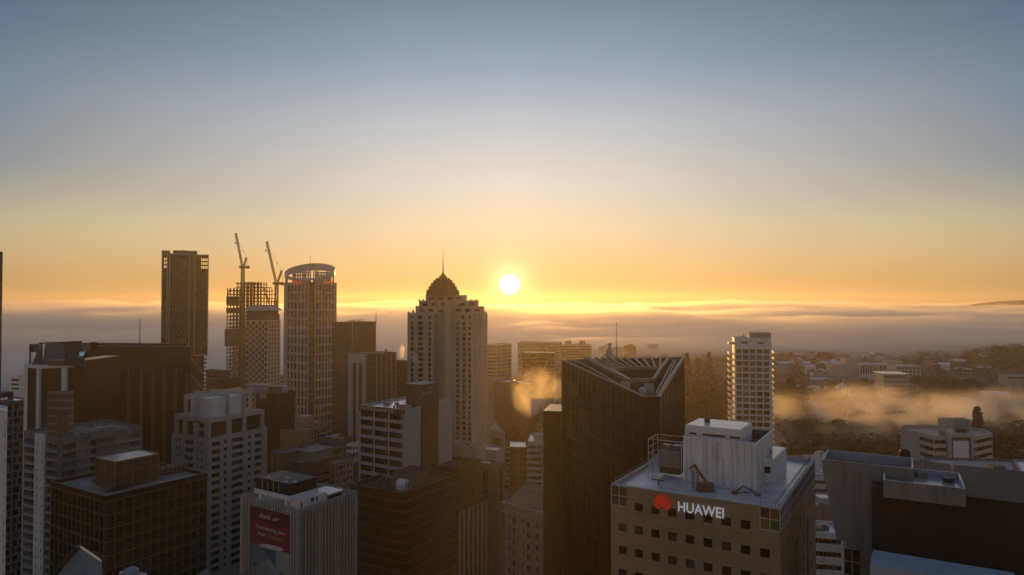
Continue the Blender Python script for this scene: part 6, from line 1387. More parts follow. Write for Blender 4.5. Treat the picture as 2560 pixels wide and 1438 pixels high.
# ---- rounded-corner heritage hotel in the street gap
D=238.; z=zat(1278,D,1320); A=Yp(1262,1278,D+10); B=Yp(1352,1278,D-2); zB=z; P=[A,B]
u=(B-A).normalized(); v=Vector((-u.y,u.x)); rad=4.0
for k in range(1,7): t=k/6*PI/2; P.append(B+u*rad*math.sin(t)+v*rad*(1-math.cos(t)))
P.append(P[-1]+v*14); P.append(A+v*18); n=len(P); W=L2(P,0); hs=rows(z,3.9,3.75,8)
fc={0:gridw(W,5,hs,1.2,1.9,.6,.2,'white')}
for i in(2,4,6): fc[i]=[(.2,L2(P,i)-.15,h-1.9,h,'plain') for h in hs]
fc[8-1+0]=gridw(L2(P,7),3,hs,1.2,1.9,.6,.6,'white')
T=bldg('heritage_building','pinkish white heritage block with rounded corner, corbelled floor bands and hipped metal roof',P,0,z,faces=fc,wall='heritage_pink',roof='roof_grey',par=.3,pt=.3,depth=.3)
for k,(zz,o,th) in enumerate([(z-.05,.9,.5),(z-3.2,.55,.35)]+[(h-2.45,.35,.3) for h in hs]):
    O=inset(P,-o); m=MB(); m.prism(O,zz,zz+th,0); T.part('cornice',m,'heritage_pink')
f=fr(P,0)
for i in(1,3):
    for h in hs: s=W*(i+.5)/5; m=MB(); m.hexa([f(s-.9,h-2.3,.01),f(s+.9,h-2.3,.01),f(s+.7,h-2.3,.7),f(s-.7,h-2.3,.7),f(s-.9,h+.1,.01),f(s+.9,h+.1,.01),f(s+.7,h+.1,.7),f(s-.7,h+.1,.7)]); m.hexa([f(s-.5,h-1.9,.71),f(s+.5,h-1.9,.71),f(s+.5,h-1.9,.75),f(s-.5,h-1.9,.75),f(s-.5,h-.1,.71),f(s+.5,h-.1,.71),f(s+.5,h-.1,.75),f(s-.5,h-.1,.75)],1); T.part('bay_window',m,['heritage_pink','glass_dark'])
J=[A+u*3+v*9,B+u*0+v*9]; O=inset(P,.1); zr=z+.5; zt=zat(1212,D+10); m=MB(); ra=v3(J[0],zt); rb=v3(J[1]-u*1,zt)
m.quad(v3(O[0],zr),v3(O[1],zr),rb,ra)
for k in range(1,7): m.poly([v3(O[k],zr),v3(O[k+1],zr),rb])
m.poly([v3(O[7],zr),v3(O[8],zr),rb]); m.quad(v3(O[8],zr),v3(O[9],zr),ra,rb); m.poly([v3(O[9],zr),v3(O[0],zr),ra]); T.part('hip_roof',m,'roof_tile'); T.finish()
# street canopy strip with trees glimpsed at the foot
# ---- low blocks between stone tower and glass office
gen('office_building','pale low hall with a peaked parapet and a bright wet roof patch',335,1240,1126,1125,1262,'cream_stone','roof_white','plain',9,0,0,1,1,par=.6,lenL=30)
T,P,z=gen('office_building','pale gabled wall with one dark window beside the white end wall of the lettered office',318,1196,1118,1128,1215,'cream_stone','roof_grey','plain',5,1,0,3,1.6,nrow=1,first=6); 
gen('office_building','brown pillared block in front of the pale low hall',300,1244,1163,1170,1262,'bronze_light2','roof_dark','ribbon',5,2,1,3,9,nrow=2,first=2.5,lenL=24)
q=Yp(1237,1080,428); T,P,z=dbox('heritage_building','small cream domed pavilion building beneath the hazy tree slope',424,1258,1080,1212,1262,-31,faces={0:[]},wall='cream_stone',roof='roof_grey',par=.4,lenL=12); c=(P[0]+P[1])/2+Vector((0,3)); m=MB(); m.dome((c.x,c.y,z-.4),4,3.4,12,4); m.box((c.x-1,c.y-1,z+2.4),(c.x+1,c.y+1,z+5)); T.part('dome',m,'cream_stone'); f=fr(P,0); m=MB(); m.hexa([f(4,z-8,-.2),f(9,z-8,-.2),f(9,z-8,.05),f(4,z-8,.05),f(4,z-4,-.2),f(9,z-4,-.2),f(9,z-4,.05),f(4,z-4,.05)]); T.part('window',m,'glass_brown'); m=MB(); m.dome((P[1].x-1.2,P[1].y+1,z-.4),1.3,2,8,3); T.part('turret',m,'cream_stone')
# ---- octagonal banded office
D=325.; zt=zat(1084,D,2400); pts=[(2297,D+3),(2335,D-6),(2440,D-6),(2481,D+2)]; P=[Yp(a,1084,d) for a,d in pts]; P+= [P[3]+Vector((3,12)),P[3]+Vector((-5,20)),P[0]+Vector((4,20)),P[0]+Vector((-2,12))]
b=20; fc={}
for i in(0,1,2,3): fc[i]=[(.3,L2(P,i)-.3,zt-1.9-3.55*k-1.7,zt-1.9-3.55*k,'ribbon') for k in range(9)]
T=bldg('office_building','pale eight-sided office with brown ribbon windows and a tall central stair bay',P,b,zt,faces=fc,wall='pale_concrete',roof='roof_grey',par=1.2,pt=.35,depth=.3)
f=fr(P,1); s0=onface(P,1,2365,1100)[0]; s1=onface(P,1,2427,1100)[0]; z3=zat(1050,D-6); m=MB()
def fb(a,b_,lo,hi,d0,d1,mi=0): m.hexa([f(a,lo,d0),f(b_,lo,d0),f(b_,lo,d1),f(a,lo,d1),f(a,hi,d0),f(b_,hi,d0),f(b_,hi,d1),f(a,hi,d1)],mi)
fb(s0,s0+1.1,b,zt+1.5,.01,2.2); fb(s1-1.1,s1,b,zt+1.5,.01,2.2); fb(s0+1.11,s1-1.11,zt-.2,zt+1.5,.01,2.2); T.part('stair_frame',m,'pale_concrete')
m=MB(); fb(s0+1.11,s1-1.11,b,zt-.21,.01,.5); T.part('stair_recess',m,'bronze_strip'); m=MB(); fb(s0+2.2,s1-2.2,b,zt-2,.51,1.9); T.part('stair_panel',m,'white_paint')
m=MB(); fb(s0,s0+.3,zt+1.51,z3,-6,0); fb(s1-.3,s1,zt+1.51,z3,-6,0); fb(s0+.31,s1-.31,zt-1,z3,-6,-5.6); T.part('penthouse',m,'pale_concrete'); m=MB(); fb(s0+1.4,s0+4.2,zt+1,zt+3,-3,-1); T.part('roof_plant',m,'white_paint'); m=MB(); fb(s1-4.6,s1-1.2,zt+1,zt+2.8,-3,-1); T.part('roof_plant',m,'rust_steel'); T.finish()
# ---- concrete block with striped windows at the right
z=100.; P=[Zp(2395,1188,z),Zp(2640,1196,z)]; P+= [P[1]+Vector((4,24)),P[0]+Vector((4,24))]; W=L2(P,0)
ws=[]
for a,b_ in((2411,2430),(2494,2528)):
    s0=onface(P,0,a,1230)[0]; s1=onface(P,0,b_,1230)[0]; n=3
    for k in range(n): ws.append((s0+(s1-s0)*k/n+.1,s0+(s1-s0)*(k+1)/n-.1,z-22,z-2.5,'brown'))
T=bldg('office_building','pale concrete block with grouped tall brown window strips and zigzag roof trim',P,0,z,faces={0:ws},wall='grey_concrete',roof='roof_grey',par=.6,pt=.3)
f=fr(P,0); s0=onface(P,0,2369,1165)[0]; m=MB()
for k in range(13):
    s=s0+1+1.02*k; m.poly([f(s,z,-3),f(s+.5,z+1.5,-3),f(s+1,z,-3)][::-1]); m.poly([f(s,z,-3.5),f(s+.5,z+1.5,-3.5),f(s+1,z,-3.5)]); m.quad(f(s,z,-3.5),f(s+.5,z+1.5,-3.5),f(s+.5,z+1.5,-3),f(s,z,-3)); m.quad(f(s+.5,z+1.5,-3.5),f(s+1,z,-3.5),f(s+1,z,-3),f(s+.5,z+1.5,-3))
T.part('zigzag_trim',m,'pale_concrete'); m=MB(); a,b_=onface(P,0,2498,1180)[0],onface(P,0,2530,1180)[0]; m.hexa([f(a,z-.1,-6),f(b_,z-.1,-6),f(b_,z-.1,-3),f(a,z-.1,-3),f(a,z+2.2,-6),f(b_,z+2.2,-6),f(b_,z+2.2,-3),f(a,z+2.2,-3)]); T.part('penthouse',m,'dark_concrete'); T.finish()
A=Zp(2531,1149,112.); B=Zp(2572,1212,112.); P=[A,B,B+Vector((14,6)),A+Vector((14,8))]; P=[A,B,B+Vector((16,2)),A+Vector((16,2))]; T=bldg('office_building','pinkish stone corner block with pale flat roof at the frame edge',P,0,112.,faces={},wall='stone_lilac',roof='roof_white',par=.3,pt=.5,cap='cream_stone')
# ---- white houses between the two foreground towers
gen('office_building','white low office with rounded dark window groups seen past the beige tower',176,2108,1334,2030,2130,'white_paint','roof_white','plain',3.3,6,3,1.1,1.3,phi=-12,nrow=9,lenR=10)
gen('office_building','small white house block with rows of barred windows',262,2072,1192,2030,2090,'white_paint','roof_white','plain',3.2,4,2,1.4,1.3,phi=-10,nrow=5,lenR=12)
T,P,z=gen('office_building','grey low roof room with white skylight between beige and concrete towers',205,2096,1268,2036,2110,'grey_concrete','roof_white',None,3,0,0,1,1,phi=-12,lenR=10)
m=MB(); q=(P[0]+P[2])/2; m.box((q.x-1.6,q.y-1.6,z-.5),(q.x+1.8,q.y+1.8,z+1.6)); T.part('skylight',m,'roof_white')
gen('office_building','long pale roofs along the park edge behind the beige tower',300,2150,1160,1990,2310,'cream_stone','roof_grey','plain',3.6,12,2,1.6,1.4,phi=-6,nrow=4,lenR=14)
D=300.; q=Yp(2052,1127,D-4); z=zat(1128,D); T=Thing('church_gable','white curved gable with a round window above the pale park-edge roofs','gable',(q.x,q.y,z)); pts=[(-4.2,0),(4.2,0),(4.2,1.0)]+[(2.6*math.cos(PI*k/8),1.0+1.9*math.sin(PI*k/8)) for k in range(9)]+[(-4.2,1.0)]
m=MB(); A=[Vector((q.x+a,q.y,z-6+b+4)) for a,b in pts]; B=[p+Vector((0,1,0)) for p in A]; m.poly(A); m.poly(B[::-1])
for i in range(len(A)): j=(i+1)%len(A); m.quad(A[j],A[i],B[i],B[j])
m.box((q.x-4.2,q.y,z-12),(q.x+4.2,q.y+1,z-2.001)); T.part('wall',m,'white_paint'); m=MB(); m.cyl((q.x,q.y-.06,z-.2),(q.x,q.y+.1,z-.2),.45,.45,12); T.part('round_window',m,'glass_dark')
# ================================================================ HAZY FAR BUILDINGS
def far(nm,lab,D,px,py,pxL,pxR,wall,style,n0,n1,nrow,fh=3.6,ww=2,wh=1.6,phi=-31,**k):
    Fp=Yp(px,py,D); return gen(nm,lab,D,px,py,pxL,pxR,wall,'roof_white',style,fh,n0,n1,ww,wh,phi=phi,nrow=nrow,base=terrain(Fp.x,Fp.y)-3,**k)
far('office_tower','hazy banded office with bright roof just right of the stone tower',690,1241,863,1214,1279,'cream_stone','ribbon',1,3,9,ww=60)
T,P,z=far('hospital_block','hazy long pale slab building on the ridge below the sun',900,1399,857,1294,1401,'cream_stone','plain',24,0,10,phi=-12,lenR=20)
far('office_building','hazy brown block standing before the long pale slab',640,1386,882,1305,1388,'stone_pinkdark','plain',12,0,8,phi=-6,lenR=26)
T,P,z=far('hospital_block','hazy banded block with two round roof drums right of the long slab',905,1479,862,1399,1482,'cream_stone','ribbon',1,0,8,ww=90,phi=-4,lenR=24)
for px in(1421,1455): q=Yp(px,860,912); m=MB(); m.cyl((q.x,q.y,z-1),(q.x,q.y,z+4.2),4.4,4.4,16); m.cyl((q.x,q.y,z+4.2),(q.x,q.y,z+5),3.6,3.6,16); T.part('roof_drum',m,'stone_pink')
T,P,z=far('apartment_tower','hazy dome-topped tower block beyond the triangular tower',1010,1590,866,1561,1592,'stone_pinkdark','plain',5,0,8,phi=-3,lenR=16); q=Yp(1576,862,1018); m=MB(); m.dome((q.x,q.y,z-1),7.5,3.6,12,3); T.part('roof_cap',m,'stone_pinkdark')
far('apartment_tower','faint hazy slab tower almost lost in the fog bank',1120,1647,861,1622,1649,'stone_pinkdark',None,0,0,0,phi=-3,lenR=16)
far('apartment_building','pale hazy block behind the roof machine of the triangular tower',1060,1556,869,1500,1558,'cream_stone','plain',8,0,7,phi=-3,lenR=16)
far('office_building','low hazy brown block among trees below the brown hazy block',560,1330,960,1235,1350,'stone_pinkdark',None,0,0,0,lenR=20)
# ---- university quarter and houses beyond the park
far('university_building','long white-striped university slab between two blank end blocks',752,2218,910,2149,2220,'white_paint','dark',11,0,1,fh=20,ww=1.7,wh=9.5,phi=-8,lenR=14)
far('university_building','blank pale block at the left end of the striped university slab',748,2148.5,897.5,2113,2150,'pale_concrete',None,0,0,0,phi=-8,lenR=16)
far('university_building','blank pale block at the right end of the striped university slab',756,2256,904,2218.5,2258,'pale_concrete',None,0,0,0,phi=-8,lenR=16)
far('university_building','low pale wing stepping down left of the blank block',740,2128,912,2079,2130,'pale_concrete',None,0,0,0,phi=-8,lenR=16)
T,P,z=far('office_building','pale flat-roofed office with dark ribbon windows among the park palms',605,2268,937,2208,2290,'pale_concrete','ribbon',1,1,5,ww=60,fh=4,wh=1.2,phi=-8,lenR=20)
O=inset(P,-1.4); m=MB(); m.prism(O,z,z+.7,0); T.part('roof_slab',m,'roof_white')
far('university_building','cluster of white stepped blocks behind the flat-roofed office',690,2302,915,2240,2322,'pale_concrete','plain',6,4,6,ww=2.2,wh=2,phi=-8,lenR=20)
far('university_building','grey block with wavy dark openings in the far quarter',830,2352,911,2330,2376,'grey_concrete','plain',5,4,5,ww=2,phi=-8,lenR=20)
far('office_building','pale gridded block facing the dark ridge',800,2430,922,2408,2446,'pale_concrete','plain',4,1,5,ww=3,wh=2.4,phi=-8,lenR=20)
far('office_building','grey end block beside the pale gridded block',810,2470,920,2447,2473,'grey_concrete',None,0,0,0,phi=-8,lenR=18)
far('office_building','long low pale building under the dark ridge at the frame edge',700,2600,939,2515,2610,'pale_concrete','ribbon',1,0,1,ww=90,phi=-3,lenR=12)
rr=random.Random(11)
kinds=[('white_paint','roof_white','white house with pale roof'),('cream_stone','roof_grey','cream house with grey roof'),('white_paint','roof_tile','white house with rusty brown roof'),('grey_concrete','roof_white','grey shed with pale metal roof'),('stone_pinkdark','roof_dark','brown house with dark roof')]
for i in range(58):
    px=rr.uniform(1960,2480); D=rr.choice([660,700,760,820,880,950,1010])+rr.uniform(-20,20)
    if i<34: px=rr.uniform(1955,2115)
    q=Yp(px,900,D); 
    if 2105<px<2330 and D<770: continue
    zb=terrain(q.x,q.y)-1; wd=rr.uniform(9,22); dp=rr.uniform(8,12); hh=rr.uniform(4.5,9); ang=rr.choice([-31,-8,10,59])
    u=dirv(ang); v=dirv(ang+90); P=[q-u*wd/2-v*dp/2,q+u*wd/2-v*dp/2,q+u*wd/2+v*dp/2,q-u*wd/2+v*dp/2]; wl,rf,desc=kinds[i%5]
    row='by the park edge' if D<740 else ('between park and fog' if D<880 else 'close to the fog')
    T=Thing('house',desc+' '+row,'house',(q.x,q.y,zb),'small houses beyond the park'); m=MB(); m.prism(P,zb,zb+hh,0); T.part('wall',m,wl)
    m=MB(); O=inset(P,-.6); r0=v3((O[0]+O[3])/2,zb+hh+dp*.28); r1=v3((O[1]+O[2])/2,zb+hh+dp*.28); z_=zb+hh+.02
    m.quad(v3(O[0],z_),v3(O[1],z_),r1,r0); m.quad(v3(O[2],z_),v3(O[3],z_),r0,r1); m.poly([v3(O[1],z_),v3(O[2],z_),r1]); m.poly([v3(O[3],z_),v3(O[0],z_),r0]); m.poly([v3(p,z_) for p in O[::-1]]); T.part('roof',m,rf)
# tents and glasshouse-like halls
def ridge(nm,lab,D,px,py,wd,dp,h,rh,ang,wl,rf,cat='hall'):
    q=Yp(px,py,D); zb=min(zat(py,D,px),400); u=dirv(ang); v=dirv(ang+90); P=[q-u*wd/2-v*dp/2,q+u*wd/2-v*dp/2,q+u*wd/2+v*dp/2,q-u*wd/2+v*dp/2]
    T=Thing(nm,lab,cat,(q.x,q.y,zb)); m=MB(); m.prism(P,zb-6,zb+h,0); T.part('wall',m,wl); m=MB(); O=inset(P,-.4); z_=zb+h+.02; r0=v3((O[0]+O[3])/2,z_+rh); r1=v3((O[1]+O[2])/2,z_+rh)
    m.quad(v3(O[0],z_),v3(O[1],z_),r1,r0); m.quad(v3(O[2],z_),v3(O[3],z_),r0,r1); m.poly([v3(O[1],z_),v3(O[2],z_),r1]); m.poly([v3(O[3],z_),v3(O[0],z_),r0]); T.part('roof',m,rf); return T
ridge('marquee','bright white pointed marquee among bare park trees',640,2106,973,8,12,.8,4.6,70,'tent_white','tent_white','tent')
ridge('shed','small white shed with pale roof left of the pointed marquee',650,2036,971,8,6,1.5,.9,-10,'white_paint','roof_white')
ridge('glasshouse','long pale blue ridged hall on the right lawn',590,2474,992,32,9,3.2,1.6,-12,'pale_concrete','roof_sky')
ridge('shed','small pale blue ridged hall behind the long ridged hall',670,2445,966,12,8,1.6,1.2,-8,'pale_concrete','roof_sky')
q0=Yp(2414,1010,480); T,P,z=dbox('retaining_terrace','wide pale concrete terrace wall below the long ridged hall',566,2497,997,2412,2500,-6,faces={},wall='pale_concrete',roof='roof_grey',par=.2,lenR=18,base=52,cat='terrace')
# ================================================================ FOREGROUND ROOFS AT THE FRAME BOTTOM
a=Yp(199.6,1369,101); T=Thing('gabled_building','pale blue-grey gable wall with dark sloping roof edge in front of the gold-gridded office','building',(a.x,a.y,0)); ap=v3(a,zat(1369,101)); r=Yp(255,1407,98); rp=v3(r,zat(1407,98)); l=Yp(120,1460,101); lp=v3(l,zat(1465,101)); bb=Vector((0,0,-40))
m=MB(); bk=Vector((-.9,1.3,0)); pts=[lp,Vector((lp.x,lp.y,lp.z-30)),Vector((rp.x,rp.y,rp.z-30)),rp,ap]; m.poly(pts); m.poly([p+bk for p in pts][::-1]); 
for i in range(5): j=(i+1)%5; m.quad(pts[j],pts[i],pts[i]+bk,pts[j]+bk)
T.part('wall',m,'roof_blue'); m=MB(); e=Vector((-.3,-.2,.15)); m.beam(ap+e+Vector((.2,0,.1)),lp+e,.9,.35); T.part('roof_edge',m,'frame_dark'); m=MB(); c=(ap+rp)/2+Vector((-1.0,-.3,-2.4)); m.box(c-Vector((.9,.2,1.6)),c+Vector((1.4,.25,-.4))); T.part('window_bay',m,'parapet_blue')
q=Yp(328,1424,96); zz=zat(1424,96); T=Thing('roof_dome','small pale blue faceted dome poking up at the frame bottom','dome',(q.x,q.y,zz-3)); m=MB(); m.cyl((q.x,q.y,zz-4),(q.x,q.y,zz-.4),1.05,1.05,10); m.dome((q.x,q.y,zz-.4),1.05,.75,10,4); T.part('cap',m,'roof_blue'); m=MB(); m.beam((q.x-1.8,q.y+.4,zz-.6),(q.x+1.9,q.y+.4,zz-.9),.35); T.part('gutter',m,'light_steel')
for (px,py,D,w_,lab) in((660,1402,112,5.2,'grey ribbed gable roof below the airline hoarding'),(505,1426,112,3.2,'small blue-grey roof corner left of the airline hoarding')):
    q=Yp(px,py,D); zz=zat(py,D,px); T=Thing('roof_gable',lab,'roof',(q.x,q.y,zz-6)); m=MB(); A=v3(q,zz); B=A+Vector((-w_*1.2,-1.2,-3.3)); Cc=A+Vector((w_*.55,-.8,-3.6)); D_=A+Vector((.3,1.5,-.25)); m.quad(B,A,D_,B+Vector((.3,1.5,-.25))); m.poly([B,Vector((B.x,B.y,B.z-8)),Vector((Cc.x,Cc.y,Cc.z-8)),Cc,A]); m.quad(A,Cc,Cc+Vector((.3,1.5,-.25)),D_); T.part('roof',m,'roof_slate')
# ================================================================ TREES
def leafmesh(name,gen_pts,size,matname,seed,flat=.5):
    r=random.Random(seed); mb=MB()
    for (p,nv) in gen_pts(r):
        s=size*r.uniform(.6,1.4); a=Vector((r.gauss(0,1),r.gauss(0,1),r.gauss(0,1)*flat)).normalized(); b=a.cross(Vector((r.gauss(0,1),r.gauss(0,1),r.gauss(0,1)))).normalized()
        mb.poly([p-a*s-b*s*.3,p+b*s*.6-a*s*.1,p+a*s+b*s*.2,p-b*s*.6+a*s*.2])
    return mb.mesh(name,[M[matname]])
def broad(r,H=1.0,Wd=1.0,n=1500):
    lobes=[(Vector((r.uniform(-.55,.55)*Wd,r.uniform(-.55,.55)*Wd,r.uniform(.35,.8)*H)),r.uniform(.28,.45)) for _ in range(9)]+[(Vector((0,0,.6*H)),.5)]
    for _ in range(n):
        c,rad=r.choice(lobes); d=Vector((r.gauss(0,1),r.gauss(0,1),r.gauss(0,1))).normalized(); k=r.random()**.35
        yield c+Vector((d.x*rad*Wd,d.y*rad*Wd,d.z*rad*.75*H))*k*1.0, d
def trunkmesh(name,h,r0,limbs,seed):
    r=random.Random(seed); mb=MB(); mb.cyl((0,0,-2),(0,0,h),r0,r0*.55,7)
    for i in range(limbs):
        a=2*PI*i/limbs+r.random(); q=Vector((math.cos(a)*h*.7,math.sin(a)*h*.7,h*1.55)); mb.cyl((0,0,h*r.uniform(.6,.98)),q,r0*.45,r0*.15,5)
    return mb.mesh(name,[M['bark']])
CR=[]
for i in range(4):
    S=10.; CR.append((leafmesh('crown',lambda r:((p*S,d) for p,d in broad(r,1.25,1.0,4600)),.44,'foliage_%d'%i,20+i),trunkmesh('trunk',4.2,.5,5,i)))
def pine_pts(H,Rm,gap,nb,r):
    z=H*.12; 
    while z<H*.985:
        t=(z-H*.12)/(H*.88); R_=Rm*(1-t)**.85*(.93+.14*r.random())+.25
        for b in range(nb):
            a=2*PI*b/nb+r.random()*.7+z
            L_=R_*r.uniform(.75,1.05); n=max(4,int(L_/.42))
            for k in range(n):
                q=L_*(k+.5)/n; yield Vector((math.cos(a)*q+r.gauss(0,.14),math.sin(a)*q+r.gauss(0,.14),z-q*.10+q*q*.022+r.gauss(0,.10))),None
        z+=gap*(1-.45*t)
PINE=(leafmesh('crown',lambda r:pine_pts(26,6.2,1.5,10,r),.42,'needles',3,.25),None)
def cone_pts(H,Rm,r):
    for _ in range(1100):
        t=r.random()**1.5; z=H*(.1+.9*t); rad=Rm*(1-t)**.9*(.5+.5*r.random())*(1+.25*math.sin(z*2.1)); a=r.random()*2*PI; yield Vector((math.cos(a)*rad,math.sin(a)*rad,z)),None
CONE=leafmesh('crown',lambda r:cone_pts(14,3.2,r),.55,'needles',5,.4)
def strk(name,h,r0,r1): return MB().cyl((0,0,-3),(0,0,h),r0,r1,7).mesh(name,[M['bark']])
PT=strk('trunk',25,.55,.08); CT=strk('trunk',12,.35,.06); PLT=strk('trunk',8.2,.3,.24)
def palmmesh():
    r=random.Random(9); mb=MB()
    for k in range(34):
        a=2*PI*k/34*1.618*5; el_=r.uniform(-.35,1.1); L_=r.uniform(2.4,3.2); pts=[]
        for i in range(6):
            t=i/5; pts.append(Vector((math.cos(a)*L_*t*math.cos(el_*.8),math.sin(a)*L_*t*math.cos(el_*.8),8.2+L_*t*math.sin(el_)-1.5*t*t)))
        side=Vector((-math.sin(a),math.cos(a),0))
        for i in range(5):
            w0=.42*math.sin(PI*(i/5*.8+.15)); w1=.42*math.sin(PI*((i+1)/5*.8+.15)); dn=Vector((0,0,.22))
            mb.quad(pts[i],pts[i+1],pts[i+1]+side*w1-dn,pts[i]+side*w0-dn); mb.quad(pts[i+1],pts[i],pts[i]-side*w0-dn,pts[i+1]-side*w1-dn)
    return mb.mesh('crown',[M['fronds']])
PALM=palmmesh()
def bare():
    r=random.Random(2); mb=MB()
    def br(p,d,L_,rad,k):
        q=p+d*L_; mb.cyl(p,q,rad,rad*.55,5)
        if k: 
            for _ in range(3): br(p.lerp(q,r.uniform(.55,1)),(d+Vector((r.gauss(0,.33),r.gauss(0,.33),r.gauss(.1,.15)))).normalized(),L_*.62,rad*.5,k-1)
    br(Vector((0,0,3.5)),Vector((0,0,1)),4.5,.2,4); return mb.mesh('crown',[M['bark']])
BARE=bare(); BT=strk('trunk',3.6,.26,.22)
def tree(kind,x,y,s,label,group=None,name=None,rot=None,z=None,sz=None):
    if kind=='broad': i=random.randrange(4); cm,tm=CR[i]; nm='tree'
    elif kind=='pine': cm,tm,nm=PINE[0],PT,'norfolk_pine'
    elif kind=='cone': cm,tm,nm=CONE,CT,'conifer'
    elif kind=='palm': cm,tm,nm=PALM,PLT,'palm_tree'
    else: cm,tm,nm=BARE,BT,'bare_tree'
    z=terrain(x,y) if z is None else z; o=link(bpy.data.objects.new(nm,None)); o.location=(x,y,z); o.scale=(s,s,sz or s); o.rotation_euler=(0,0,random.random()*6.28 if rot is None else rot); tag(o,label,'tree' if kind!='palm' else 'palm',group)
    for n_,me_ in(('trunk',tm),('crown',cm)): c=link(bpy.data.objects.new(n_,me_)); c.parent=o
    return o
def ptree(kind,px,pytop,D,H0,label,group=None,wide=1.0,name=None):
    """tree whose top shows at pixel (px,pytop) when it stands D metres off"""
    q=Yp(px,pytop,D); zt=zat(pytop,D,px); zg=terrain(q.x,q.y); H=max(5,zt-zg); s=H/H0; o=tree(kind,q.x,q.y,s*wide,label,group,sz=s); return o
ptree('pine',1772,877,545,26,'tallest pine behind the triangular tower, standing in orange haze',wide=1.0)
ptree('pine',1745,893,550,26,'shorter broad pine left of the tallest hazy pine',wide=1.2)
ptree('cone',1718,884,640,14,'faint conifer tip at the roof edge of the triangular tower',wide=.9)
ptree('pine',2317,982,440,26,'large layered norfolk pine rising through the mist right of the flat-roofed office',wide=1.25)
ptree('cone',2443,1020,385,14,'small pointed conifer above the eight-sided office',wide=1.0)
ptree('pine',1975,942,470,26,'dark spreading conifer right beside the white balconied tower',wide=2.0)
ptree('pine',2006,956,455,26,'lower dark conifer leaning out of the spreading one',wide=1.5)
for px,py,D,l in((2100,979,548,'thick-headed palm below the white marquee'),(2172,988,530,'thick-headed palm nearest the mist in the middle lawn'),(2190,961,590,'slender tall palm before the flat-roofed office corner'),(2240,977,560,'small palm before the flat-roofed office windows'),(2162,967,600,'small palm left of the slender tall palm'),(2497,984,545,'palm standing against the long ridged hall'),(2024,965,615,'small palm at the foot of the white shed')):
    o=ptree('palm',px,py,D,10,l,'palms on the park lawns',wide=1.15)
for px,py,D in((2088,950,590),(2100,945,600),(2118,948,595),(2128,952,585),(2075,955,600),(2140,955,590),(2152,958,600),(2060,958,610),(2300,962,560),(2286,955,575),(2560,950,520),(2530,960,530)):
    ptree('bare',px,py,D,12,'bare grey tree around the white marquee' if px<2200 else ('bare reddish tree before the flat-roofed office' if px<2400 else 'bare tree beside the pale halls on the right'),'leafless park trees',wide=.9)
NB={'a':'rounded evergreen in the misty park','b':'dense tree on the hazy slope below sun','c':'dark tree packed beside the white balconied tower','d':'large rounded tree amid the park mist','e':'dark tree beyond the flat-roofed office','f':'tree on the slope behind eight-sided office','g':'small dark tree between lawn and houses'}
big=[(2195,1022,400,'d',1.5),(2225,1030,392,'d',1.4),(2160,1038,395,'d',1.5),(2255,1045,388,'d',1.3),(2130,1050,380,'d',1.2),(2200,1060,372,'d',1.5),(2080,992,470,'a',1.3),(2050,985,480,'a',1.2),(2000,1000,430,'a',1.5),(1985,1015,400,'a',1.5),(2040,1010,420,'a',1.4),(2100,1060,365,'a',1.3),(2020,1050,372,'a',1.4),(2060,1075,352,'a',1.3),(2150,1085,345,'a',1.3),(2230,1085,345,'a',1.3),(2280,1075,350,'a',1.2),(2345,1040,365,'f',1.1),
 (2380,1035,362,'f',1.0),(2470,1050,368,'f',1.3),(2510,1058,360,'f',1.4),(2545,1066,352,'f',1.4),(2500,1090,345,'f',1.2),(2550,1035,400,'f',1.3),(2465,1075,355,'f',1.0),(2390,943,600,'e',1.5),(2360,945,590,'e',1.6),(2420,950,580,'e',1.5),(2340,938,620,'e',1.5),(2375,960,560,'e',1.3),(2405,965,555,'e',1.3)]
for px,py,D,k,wd in big: ptree('broad',px,py,min(640,71*F/(py-755)*(.96+.08*random.random())),13.5,NB[k],'park trees',wide=wd)
rr=random.Random(21); random.seed(5)
for i in range(60):
    px=rr.uniform(1965,2560); D=rr.uniform(335,640); q=Yp(px,1000,D)
    if 2095<px<2300 and 420<D<560: continue
    if px>2400 and 440<D<620: continue
    if 2210<px<2310 and D<640 and D>560: continue
    tree('broad',q.x,q.y,rr.uniform(.5,.95),NB['g'] if D>520 else NB['a'] if px<2300 else NB['f'],'park trees')
for i in range(34):
    px=rr.uniform(1208,1425); D=rr.uniform(425,620); q=Yp(px,1000,D); tree('broad',q.x,q.y,rr.uniform(.8,1.35),NB['b'],'trees on the hazy slope')
for i in range(30):
    px=rr.uniform(1705,1830); D=rr.uniform(380,620); q=Yp(px,1000,D); tree('broad',q.x,q.y,rr.uniform(.9,1.5),NB['c'],'trees beside the balconied tower')
for i in range(30):
    px=rr.uniform(1960,2110); D=rr.uniform(600,720); q=Yp(px,1000,D); tree('broad',q.x,q.y,rr.uniform(.45,.8),'dark tree between small houses and marquee','trees among the houses')
def woodland(pts,name,label,seed):
    r=random.Random(seed); mb=MB()
    for (x,y,s) in pts:
        z=terrain(x,y)
        for _ in range(70):
            d=Vector((r.gauss(0,1),r.gauss(0,1),abs(r.gauss(0,1)))).normalized()*s*r.uniform(.6,1.05); p=Vector((x,y,z+s*.3))+d; a=Vector((r.gauss(0,1),r.gauss(0,1),r.gauss(0,.5))).normalized()*s*.17; b=a.cross(d).normalized()*s*.15
            mb.poly([p-a,p+b,p+a,p-b])
    o=link(bpy.data.objects.new(name,mb.mesh(name,[M['foliage_2']]))); tag(o,label,'woodland',kind='stuff')
pts=[]
for i in range(300):
    y=rr.uniform(800,1050); x=y*rr.uniform(.66,.95); pts.append((x,y,rr.uniform(5,9)))
woodland(pts,'woodland','dark wooded ridge at the right frame edge running under the fog',1)
pts=[]
